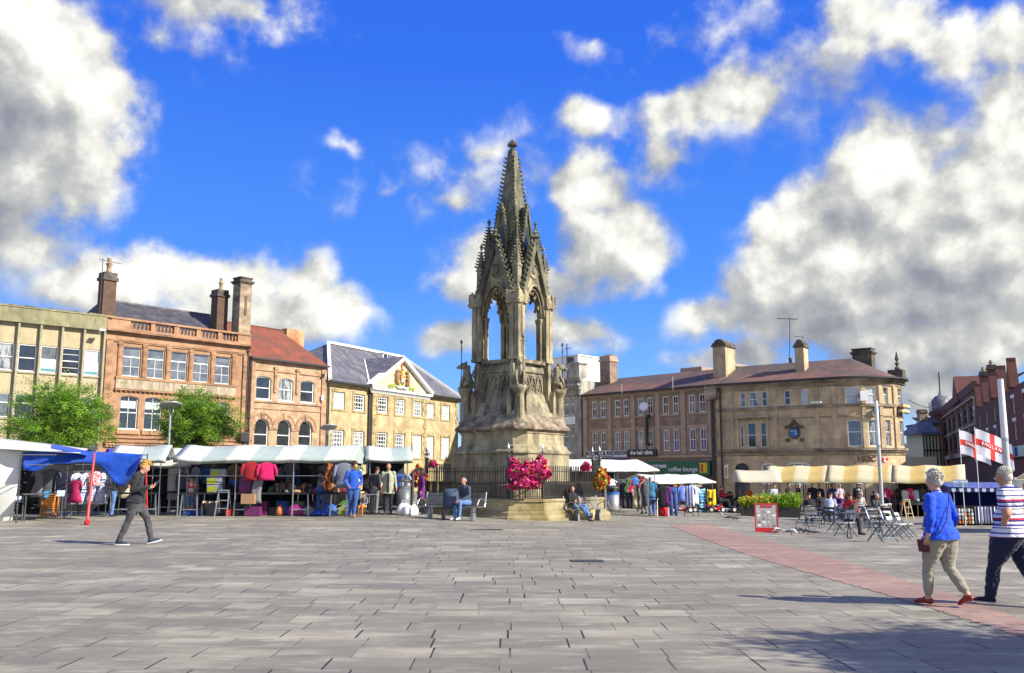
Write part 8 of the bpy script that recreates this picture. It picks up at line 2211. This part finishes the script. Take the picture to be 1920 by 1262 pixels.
person('adult in slate grey top standing behind the checked shirt child', pos(338,962), rad(160), 1.68, None, top=cloth('slate_top',(.12,.13,.17)), bottom=navy, hair='dark', vox=.02)
person('shopper in black bomber jacket and jeans with red bag strap at the clothes rails', pos(210,969), rad(115), 1.72, dict(waist=(0,-.03,1.09), chest=(0,-.12,1.27), neck=(0,-.2,1.42), head=(0,-.27,1.55), shl=(.185,-.16,1.38), shr=(-.185,-.16,1.38), ell=(.24,-.2,1.1), elr=(-.24,-.2,1.1), wrl=(.15,-.42,1.02), wrr=(-.15,-.42,1.02)), top=black_c, bottom=denim_l, hair='ginger', vox=.018, g=1.15)
person('stallholder with grey hair seated behind the blue plastic tub', tuple(on_stall(X(434),1.5,.3)), 0, 1.6, sit(.45), top=bluejk, bottom=navy, hair='none', vox=.02, seated=True)
person('man in long pale olive coat over black standing at the short stall', pos(727,965), rad(5), 1.76, dict(wrl=(.28,-.1,.94), wrr=(-.24,-.12,.98)), top=cloth('pale_olive_cotton',(.36,.38,.28)), bottom=black_c, hair='none', skin=SKIN2, vox=.017, g=1.2, hem=.72, shoe=black_c,
 parts=lambda t,P,Hm: MB().box(-.035,.035,-.16,-.1,.74,1.42).build('open_front', black_c, t))
person('figure in dark jacket and grey trousers browsing beside the pale coat man', pos(702,965), rad(150), 1.66, dict(chest=(0,-.05,1.29), neck=(0,-.08,1.45), head=(0,-.13,1.59)), top=char_c, bottom=grey_c, hair='brown', vox=.02)
person('toddler in grey with orange pushchair seat at the short stall', pos(682,968), rad(-20), .95, sit(.5), top=grey_c, bottom=orange_c, hair='brown', vox=.03, seated=True)
person('person in long purple coat walking behind the grey lamp post', pos(789,966), rad(-70), 1.62, dict(knl=(.09,-.1,.5), anl=(.09,-.18,.09), toel=(.09,-.36,.04), anr=(-.09,.2,.1), toer=(-.09,.03,.04)), top=purple_c, bottom=black_c, hair='dark', hairstyle='long', vox=.02, hem=.6, g=1.12)
person('man in teal denim jacket and jeans seen from behind at the white stall', pos(1222,968), rad(190), 1.74, dict(neck=(0,-.03,1.47), head=(0,-.09,1.61), ell=(.26,.0,1.15), wrl=(.22,-.15,.97)), top=tealdenim, bottom=denim, hair='grey', vox=.017, g=1.15, shoe=tanshoe, hem=.86, baggy=1.15)
person('shopper in brown jacket beside the denim jacket man under the white canopy', pos(1208,964), rad(200), 1.74, None, top=cloth('brown_wool',(.12,.07,.045)), bottom=grey_c, hair='ginger', vox=.02)
person('dark clothed customer standing under the far white canopy beside the coats', pos(1200,960), rad(170), 1.72, None, top=black_c, bottom=navy, hair='dark', vox=.022)
for i,(px,py,m,hr,lb,hh) in enumerate(((1525,966,black_c,'none','bald man in black standing under the yellow canopy',1.74),(1539,966,navy,'blond','fair haired person in navy standing beside the bald man in black',1.68),(1562,964,cloth('cobalt',(.03,.12,.45)),'ginger','auburn haired woman in cobalt blue under the yellow canopy',1.66),(1577,963,cloth('lilac',(.5,.42,.52)),'grey','grey haired woman in lilac top under the yellow canopy',1.64),(1640,968,navy,'dark','person in navy crouching beside the hat stand',1.3),(1675,968,black_c,'grey','person in black and red seated among the crates',1.35),(1453,966,pale_c,'brown','woman in pale sleeves and dark waistcoat standing behind the menu board',1.66),(1405,962,orange_c,'white','white haired woman in orange among the planters',1.5),(1700,966,white_c,'dark','person in white shirt deep under the hot food end canopy',1.7))):
 person(lb, pos(px,py), rad([160,190,150,200,120,-60,20,-30,170][i]), hh, None, top=m, bottom=black_c if i != 7 else char_c, hair=hr, hairstyle='balding' if i == 0 else 'short', vox=.021, g=1.1, sleeve=.5 if i == 3 else 1)

# ------------------------------------------------------------------ cafe: folding chairs, tables, seated people
chair_w = mat('pale_grey_plastic', (.55,.54,.5), .45, (.45,.44,.41), 5); chair_k = mat('charcoal_plastic', (.03,.032,.036), .45, (.05,.05,.055), 5)
MAT['chair_leg'] = mat('chair_leg_steel', (.16,.2,.25), .4, (.1,.12,.15), 9, metal=.4)
def cafe_chair():
 t = thing('folding_chair', 'chair', 'chair', (0,0,0), 0)
 w = .22
 b = MB(); b.sm = True      # curved backrest shell with a slot
 def back(u, v): x = lerp(-w,w,u); return (x, .2+.05*(1-(2*u-1)**2)+.1*v, .56+.27*v+.02*(1-(2*u-1)**2)*(v-.5))
 b.grid(8,2, lambda u,v: back(u, v*.42), thick=(0,.022,0)); b.grid(8,2, lambda u,v: back(u, .62+v*.38), thick=(0,.022,0)); b.grid(1,2, lambda u,v: back(u*.12, .42+v*.2), thick=(0,.022,0)); b.grid(1,2, lambda u,v: back(.88+u*.12, .42+v*.2), thick=(0,.022,0))
 bk = b.build('backrest', chair_w, t)
 b = MB(); b.sm = True; b.grid(6,6, lambda u,v: (lerp(-w*.95,w*.95,u), lerp(-.22,.2,v), .44-.015*math.sin(math.pi*u)*math.sin(math.pi*v)+(.0 if v > .1 else -.01)), thick=(0,0,.022)); b.build('seat', chair_w, t)
 for s in (-1,1):
  b = MB(); b.path([(s*w,.33,.84),(s*w,.2,.56),(s*w,-.3,.01)],.018,6); b.build('leg', MAT['chair_leg'], t)
  b = MB(); b.path([(s*w*.94,-.16,.43),(s*w*.94,.3,.01)],.018,6); b.build('leg', MAT['chair_leg'], t)
 for y,z in ((-.24,.11),(.22,.1)): b = MB(); b.tube((-w,y,z),(w,y,z),.01,n=5); b.build('stretcher', MAT['chair_leg'], t)
 return t
CH0 = cafe_chair(); used = [False]
def place_chair(px, py, rz, label, dark=False):
 p = gp(px,py)
 c = CH0 if not used[0] else dup(CH0)
 used[0] = True; c.location = p; c.rotation_euler = (0,0,rad(rz)); c['label'] = label; c['group'] = 'folding chairs of the cafe'
 if dark:
  for ch in c.children:
   if ch.name.startswith(('backrest','seat')):
    ch.data = ch.data.copy(); ch.data.materials[0] = chair_k
 return c
place_chair(1524,992, 150, 'pale folding chair with sunlit back beside the red menu board')
place_chair(1586,1006, -62, 'folding chair with pale back at the near cafe table beside the brown coated diner')
place_chair(1642,1000, 172, 'pale folding chair pushed in behind the near cafe table')
place_chair(1683,1010, 42, 'folding chair tilted by the blue woman with its dark underside showing')
place_chair(1699,1006, 50, 'second folding chair pushed close behind the tilted one')
place_chair(1556,988, 160, 'charcoal folding chair next to the pale sunlit chair', True)
place_chair(1570,998, -80, 'charcoal folding chair of the brown coated diner', True)
place_chair(1612,981, 175, 'pale folding chair at the far cafe table beneath the grey haired man')
place_chair(1632,984, 165, 'charcoal backed folding chair between the two cafe tables', True)
place_chair(1652,980, 190, 'pale folding chair at the far end of the cafe table')
place_chair(1660,977, 185, 'pale folding chair furthest into the canopy shade')
place_chair(1508,985, 200, 'charcoal folding chair tucked behind the pale sunlit chair', True)
for i,(px,py,rz_,dk,lb) in enumerate(((1538,980,140,1,'charcoal folding chair in the second row behind the pale sunlit chair'),(1548,977,200,0,'pale folding chair in the second row of the cafe'),(1576,983,-100,1,'charcoal folding chair at the side of the middle cafe table'),(1600,993,100,1,'charcoal folding chair with its side to the near cafe table'),(1620,991,185,1,'charcoal folding chair between grey haired man and near table'),(1668,990,140,1,'charcoal folding chair behind the pair of tilted chairs'),(1684,984,60,1,'charcoal folding chair by the crates under the canopy'),(1655,1016,20,1,'charcoal folding chair in front of the near cafe table'),(1592,974,10,1,'charcoal folding chair in the shade behind the middle table'))): place_chair(px, py, rz_, lb, dk)
def cafe_table(label, px, py, rz, L=1.1, W=.7):
 p = gp(px,py); t = thing('cafe_table', label, 'table', p, rad(rz))
 b = MB(); b.box(-L/2,L/2,-W/2,W/2,.7,.735); b.build('tabletop', MAT['darksteel'], t)
 for s in (-1,1):
  b = MB(); b.tube((s*L*.36,-W*.35,.02),(s*L*.36,W*.2,.7),.015,n=6); b.tube((s*L*.36,W*.35,.02),(s*L*.36,-W*.2,.7),.015,n=6); b.tube((s*L*.36,-W*.4,.02),(s*L*.36,W*.4,.02),.015,n=6); b.build('leg', MAT['black'], t)
 return t
cafe_table('near dark folding cafe table carrying the red mug', 1622,1010, -6, 1.2)
cafe_table('middle dark folding cafe table behind the brown coated diner', 1560,984, -4)
cafe_table('far dark folding cafe table in front of the grey haired man', 1632,980, -4)
p = gp(1612,1007); b = MB(); b.sm = True; b.lathe([(.04,0),(.045,.01),(.045,.12),(.038,.12),(.038,.02)],14); b.path([(.045,0,.09),(.08,0,.08),(.08,0,.04),(.045,0,.03)],.008,5); tag(b.build('mug', MAT['redpole'], loc=(p.x,p.y,p.z+.737)), 'red mug standing on the near cafe table', 'mug')
def seatp(lb, px, py, rz, m, hair, **k): return person(lb, pos(px,py), rad(rz), 1.72, sit(.46, k.pop('lean',.15), wrl=(.1,-.38,.78), wrr=(-.1,-.38,.78)), top=m, bottom=k.pop('bottom',denim), hair=hair, vox=.018, seated=True, **k)
seatp('dark haired person in brown coat slumped at the near cafe table', 1588,1003, 62, cloth('brown_coat',(.06,.05,.04)), 'brown', lean=.42, bottom=black_c, g=1.1)
seatp('dark haired man in black with his back to the square at the cafe', 1521,983, 175, black_c, 'dark', g=1.3, lean=.2)
seatp('person in pale blue shirt and dark cap at the middle cafe table', 1557,981, 150, pale_c, 'dark', hairstyle='cap', g=1.15, lean=.35)
seatp('grey haired person in purple at the middle cafe table', 1572,976, -30, purple_c, 'grey', lean=.25)
seatp('grey haired man in pale striped shirt at the far cafe table', 1613,975, 20, cloth('pale_check',(.5,.52,.48)), 'white', g=1.15)
seatp('person in red top facing the brown coated diner', 1597,985, -20, red_c, 'brown', lean=.3)
seatp('person in dark clothes and cap sitting under the yellow canopy by the crates', 1667,976, -70, black_c, 'dark', hairstyle='cap', lean=.2)

seatp('person in black leather jacket at the second row of cafe tables', 1543,975, 200, black_c, 'brown', lean=.2)
seatp('woman in navy cardigan sitting sideways at the middle cafe table', 1585,978, 80, navy, 'ginger', hairstyle='long', lean=.2)
seatp('man in charcoal fleece seated beyond the near cafe table', 1640,984, 30, char_c, 'grey', lean=.2)
for i,(px,m,lb) in enumerate(((1480,black_c,'browser in black under the yellow canopy by the planter'),(1500,char_c,'browser in charcoal under the yellow canopy by the planter'),(1610,black_c,'shopper in black standing by the hat stand'),(1655,navy,'shopper in navy under the canopy near the crates'),(1690,char_c,'stallholder in charcoal under the hot food end canopy'))): person(lb, pos(px,961), rad(40+60*i), 1.68, None, top=m, bottom=black_c, hair=['brown','grey','dark','blond','dark'][i], vox=.024, g=1.1)
cafe_table('dark folding table in the second row of the cafe', 1535,976, 5)
# A-frame menu board
a = gp(1438,998); t = thing('menu_board', 'red framed A shaped menu board covered with food pictures', 'menu board', a, rad(-14))
b = MB(); w, h = .34, 1.0
Mf = Matrix.Rotation(rad(-13),4,'X')
for s,Mx in ((-1,Matrix.Translation((0,-.27,0)) @ Matrix.Rotation(rad(-15),4,'X')),(1,Matrix.Translation((0,.27,0)) @ Matrix.Rotation(rad(15),4,'X'))):
 f = MB(); f.M = Mx; f.box(-w-.04,-w,-.02,.02,0,h); f.box(w,w+.04,-.02,.02,0,h); f.box(-w,w,-.02,.02,h-.05,h); f.box(-w,w,-.02,.02,.02,.17); f.build('frame', MAT['redpole'], t)
 f = MB(); f.M = Mx; f.box(-w,w,-.012,.012,.17,h-.05); pn = f.build('panel', mat('grey_print_panel',(.3,.29,.28),.5,(.42,.4,.38),7), t)
 if s < 0:
  f = MB(); f.M = Mx; rn = random.Random(4)
  for r_ in range(5):
   for c_ in range(4): f.mi = rn.choice([0,1,0,2]); x, z = -.25+.165*c_, .24+.115*r_; f.box(x-.05,x+.05,-.017,-.0135,z-.035,z+.035)
  f.mi = 3; f.box(-.2,.2,-.017,-.0135,.84,.93)
  f.build('food_picture', [mat('print_cream',(.6,.57,.5),.5,(.2,.15,.1),14,3), MAT['white'], mat('print_brown',(.28,.17,.1),.5), mat('print_red',(.4,.05,.05),.5)], pn)
b = MB(); b.box(-w-.05,-w-.03,-.24,.24,.05,.06); b.build('stay', MAT['redpole'], t)
b = MB()
for s in (-1,1): b.add([(s*(w+.03),-.24,.02),(s*(w+.03),.24,.02),(s*(w+.03),.0,.95)], [(0,1,2)])
b.build('side_panel', grey_c, t)

# planters with tall greenery
def planter(label, px, py, L, hgt, n, seed, flow):
 p = gp(px,py); t = thing('planter', label, 'planter', p, rad(-5)); rn = random.Random(seed)
 b = MB(); b.box(-L/2,L/2,-.25,.25,0,.5)
 for k in range(int(L/.14)): x = -L/2+.07+.14*k; b.box(x-.06,x+.06,-.27,-.2501,.02,.5)
 b.build('trough', MAT['black'], t)
 b = MB()
 for k in range(n):
  x, y = rn.uniform(-L/2,L/2), rn.uniform(-.25,.2); hh = hgt*rn.uniform(.4,1.05); lx, ly = rn.gauss(0,.18), rn.gauss(-.08,.15)
  b.mi = rn.choices([0,1,2,3],[4,3,2,flow])[0]
  pts = [Vector((x+lx*q*q, y+ly*q*q, .48+hh*q*(1-.15*q*q))) for q in (0,.35,.7,1)]
  wv = Vector((rn.gauss(0,1),rn.gauss(0,1),0)).normalized()*.016
  b.add([pts[0]-wv,pts[0]+wv,pts[1]-wv,pts[1]+wv,pts[2]-wv*.8,pts[2]+wv*.8,pts[3]], [(0,1,3,2),(2,3,5,4),(4,5,6)])
  for q in range(3):
   c = pts[1].lerp(pts[3],rn.random()); s = .05; e = Vector((rn.gauss(0,s),rn.gauss(0,s),rn.gauss(0,s))); b.add([c, c+e+wv*2, c+e*1.8, c+e-wv*2], [(0,1,2,3)])
  if rn.random() < flow*.25: b.mi = 3 if rn.random() < .6 else 4; b.ball(pts[3], (.035,.035,.03), 6, 4)
 b.build('plants', [LEAFM[0],LEAFM[1],FM[6],FM[3],FM[4]], t)
planter('long black planter of tall wispy green plants behind the menu board', 1462,970, 2.0, .9, 850, 5, .08)
planter('black planter with orange flowers between the scooters and the cafe', 1412,968, 1.2, .6, 320, 6, 1.2)
b = MB()
# slim barrier post near the pigeons
p = gp(1384,975); t = thing('barrier_post', 'thin leaning black post with a bracket among the pigeons', 'post', p, 0)
b = MB(); b.tube((-.1,0,0),(.08,0,.5),.022,n=6); b.build('post', MAT['black'], t); b = MB(); b.box(.02,.25,-.04,.04,.5,.58); b.build('bracket', MAT['black'], t)

# ------------------------------------------------------------------ mobility scooters
def scooter(label, px, py, rz, m, cover=False):
 p = gp(px,py); t = thing('mobility_scooter', label, 'mobility scooter', p, rad(rz), 'mobility scooters parked by the far white stall')
 b = MB(); b.sm = True; b.path([(-.55,0,.3),(-.4,0,.38),(-.1,0,.2),(.25,0,.18),(.45,0,.3),(.55,0,.28)],[.2,.24,.16,.15,.2,.12],10,True,.55); b.build('chassis', m, t)
 b = MB(); b.path([(.42,0,.3),(.36,0,.7),(.28,0,.92)],[.05,.04,.03],8); b.path([(.26,-.25,.95),(.28,0,.92),(.26,.25,.95)],.02,6); b.box(.3,.5,-.15,.15,.62,.8); b.build('tiller', MAT['black'], t)
 b = MB(); b.sm = True; b.box(-.5,-.05,-.22,.22,.52,.6); b.path([(-.48,0,.6),(-.55,0,.85),(-.58,0,1.05)],[.06,.07,.05],8,True,3.2); b.tube((-.3,0,.3),(-.3,0,.52),.05); b.build('seat', MAT['dark'], t)
 for x,y in ((-.42,-.26),(-.42,.26),(.45,-.22),(.45,.22)):
  w_ = MB(); w_.M = Matrix.Translation((x,y,.16)) @ Matrix.Rotation(rad(90),4,'X'); w_.lathe([(.09,-.05),(.16,-.045),(.16,.045),(.09,.05)],18); wo = w_.build('wheel', MAT['black'], t)
  w_ = MB(); w_.M = Matrix.Translation((x,y,.16)) @ Matrix.Rotation(rad(90),4,'X'); w_.lathe([(.085,-.056),(.085,.056)],14); w_.build('rim', MAT['white'], wo)
 if cover:
  c = MB(); c.sm = True; c.path([(-.3,0,.35),(-.3,0,.8),(-.1,0,1.15)],[.4,.36,.12],12,True,.8); c.build('cover', black_c, t)
 return t
scooter('wine red mobility scooter behind the curved leg shirt stand', 1276,962, 10, mat('wine_gloss',(.2,.01,.03),.25))
scooter('black mobility scooter in front of the beach towel', 1318,961, -8, mat('black_gloss',(.015,.015,.018),.25))
scooter('bright red mobility scooter next to the black one', 1338,961, 15, mat('red_gloss',(.5,.015,.02),.25))
sc_ = scooter('white wheeled mobility scooter carrying the man in red', 1360,961, 5, mat('grey_gloss',(.3,.3,.32),.3))
scooter('mobility scooter under a black rain cover beside the bank corner pipe', 1374,961, 30, mat('dark_gloss',(.03,.03,.04),.25), True)
p = gp(1360,961); person('man in red and white top riding the white wheeled scooter', (p.x-.22,p.y-.0,p.z+.06), rad(95), 1.7, sit(.54, .05, .14, .42, wrl=(.18,-.48,.95), wrr=(-.18,-.48,.95), anl=(.14,-.5,.28), anr=(-.14,-.5,.28), toel=(.15,-.66,.24), toer=(-.15,-.66,.24)), top=red_c, bottom=grey_c, hair='dark', vox=.02, seated=True, g=1.1)

# ------------------------------------------------------------------ pigeons
def pigeon(label, px, py, rz, m, pecking):
 p = gp(px,py); t = thing('pigeon', label, 'pigeon', p, rad(rz), 'pigeons pecking by the cafe')
 b = MB(); b.sm = True
 hd = (-.15,0,.07) if pecking else (-.12,0,.24)
 b.path([(.2,0,.1),(.1,0,.12),(0,0,.135),(-.08,0,.14),(-.12,0,.15 if not pecking else .11),hd],[.02,.045,.062,.055,.035,.03],10)
 b.ball(hd,(.033,.027,.028),8,6); b.path([hd,(hd[0]-.05,0,hd[2]-.012)],[.01,.003],5)
 b.path([(.16,0,.105),(.28,0,.085)],[.035,.03],8,True,.3)
 body = b.build('body', m, t)
 for s in (-1,1):
  w_ = MB(); w_.sm = True; w_.path([(-.06,s*.055,.15),(.08,s*.065,.13),(.2,s*.03,.1)],[.03,.04,.012],8,True,.4); w_.build('wing', [mat('pigeon_wing',(.12,.125,.14),.7,(.03,.03,.035),9,lo=.45,hi=.55)], t)
  l_ = MB(); l_.tube((0,s*.025,.08),(-.01,s*.025,.0),.007,n=5); l_.path([(.015,s*.025,.006),(-.05,s*.025,.005)],.005,4); l_.build('leg', mat('pigeon_pink',(.5,.15,.12),.6), t)
pg = mat('pigeon_grey',(.16,.17,.19),.7,(.09,.095,.11),8); pw = mat('pigeon_white',(.62,.62,.6),.7,(.2,.2,.2),7); pk_ = mat('pigeon_dark',(.05,.05,.055),.7)
for i,(px,py,rz,m,pe,lb) in enumerate(((1457,1000,20,pw,True,'white and dark pigeon pecking in front of the menu board'),(1484,1003,150,pw,True,'white bellied pigeon pecking between menu board and chairs'),(1499,1000,30,pg,False,'grey pigeon walking under the pale sunlit chair'),(1515,1002,-20,pg,True,'grey pigeon pecking beneath the charcoal chair'),(1530,1003,200,pg,True,'grey pigeon at the chair legs facing away from the menu board'),(1353,970,70,pw,False,'lone white pigeon on the paving in front of the scooters'),(1368,975,170,pk_,True,'dark brown pigeon pecking beside the leaning black post'),(1381,976,10,pg,True,'grey pigeon close to the leaning black post'))): pigeon(lb, px, py, rz, m, pe)

# ------------------------------------------------------------------ flags
fred = mat('flag_red', (.62,.03,.03), .7); fw_ = cloth('flag_white', (.78,.78,.8), trans=.25, var=.95)
def flag(label, px, pytop, Y, w, h, sweep, seed, pole_to):
 tp = pt(px, pytop, Y); x = tp.x; zb = ground(x,Y)
 t = thing('flag', label, 'flag', (x,Y,zb), 0, 'flags flying over the hot food stall')
 H = tp.z-zb
 b = MB(); b.tube((0,0,0),(.0,0,H+.05),.02,.012,6); b.build('pole', MAT['white'], t)
 # waving cloth, cross as geometry of its own colour
 N_, M_ = 40, 24
 def f(u, v): return (w*u*.93+.03*math.sin(u*7+seed), .13*math.sin(u*8+seed+v*1.3)*u-.05*u, H-.02-h*v-sweep*u**1.4+.035*math.sin(u*9+seed)*u)
 vs = [f(i/N_, j/M_) for j in range(M_+1) for i in range(N_+1)]
 b = MB(); b.sm = True
 o = len(b.v); b.v += vs
 for j in range(M_):
  for i in range(N_):
   u, v = (i+.5)/N_, (j+.5)/M_
   b.f.append([j*(N_+1)+i, j*(N_+1)+i+1, (j+1)*(N_+1)+i+1, (j+1)*(N_+1)+i]); b.s.append(True); b.m.append(1 if (abs(v-.5) < .11 or abs(u-.5) < .075) else 0)
 fl = b.build('cloth', [fw_, fred], t)
 for k, ch in enumerate('ENGLAND'):
  u = .2+.1*k; 
  if abs(u-.5) < .02: u = .5
  p0 = Vector(f(u,.5)); du = Vector(f(u+.02,.5))-p0; ang = math.atan2(du.z,du.x)
  lettering(ch, h*.17, MAT['white'], fl, (p0.x,p0.y-.02,p0.z), rot=(rad(90),-ang,0), ext=.004, bold=.003)
flag('white flag with red cross streaming from the shorter pole above the cafe canopy', 1798, 806, 40, 1.3, 1.0, .5, .4, 0)
flag('larger white flag with red cross and lettering flying beside the tall light column', 1827, 803, 38, 1.5, 1.05, .62, 1.9, 0)

# cars and vans in the far street
def car(label, px, py, Y, m, rz, van=False):
 x = pt(px,py,Y).x; t = thing('parked_car', label, 'car', (x,Y,-.9), rad(rz))
 b = MB(); b.sm = False
 pr = [(-2,.35),(2,.35),(2.05,.8),(1.9,.95),(1.1,1.0),(.6,1.5),(-1.3,1.5),(-1.9,1.0),(-2.05,.8)] if not van else [(-2.2,.35),(2.2,.35),(2.2,1.1),(1.7,1.2),(1.3,2.1),(-2.2,2.1)]
 b.prismy(pr, -.85, .85); b.build('body', m, t)
 b = MB(); b.prismy([(.95,1.03),(.55,1.44),(-1.25,1.44),(-1.7,1.03)] if not van else [(1.5,1.25),(1.25,1.95),(.5,1.95),(.5,1.25)], -.86, .86); b.build('window', MAT['glass'], t)
 for xx in (-1.3,1.3):
  for y in (-.8,.8): w_ = MB(); w_.M = Matrix.Translation((xx,y,.33)) @ Matrix.Rotation(rad(90),4,'X'); w_.lathe([(.33,-.1),(.33,.1)],16); w_.build('wheel', MAT['black'], t)
car('red van parked in the street beyond the bank corner', 1731,880,84, mat('van_red',(.4,.02,.03),.3), 60, True)
car('silver blue car parked in the street below the half timbered house', 1777,880,80, mat('car_silver_blue',(.25,.33,.45),.25), 20)
car('second red van behind the white car in the street', 1752,880,92, mat('van_red2',(.35,.015,.02),.3), 70, True)
for i,(px,m,lb) in enumerate(((1797,black_c,'pedestrian in black in the street beneath the shorter flag'),(1812,navy,'pedestrian in navy in the street between the flags'),(1839,cloth('turquoise',(.05,.4,.4)),'pedestrian in turquoise top in the street behind the larger flag'),(1850,bluejk,'pedestrian in bright blue in the street behind the larger flag'),(1862,royal,'pedestrian in royal blue in the street beside the light column'))):
 Y = 62+3*i; x = pt(px,880,Y).x; person(lb, (x,Y,ground(x,Y)), rad(30*i), 1.7, None, top=m, bottom=navy, hair='dark', vox=.03, fold=0)
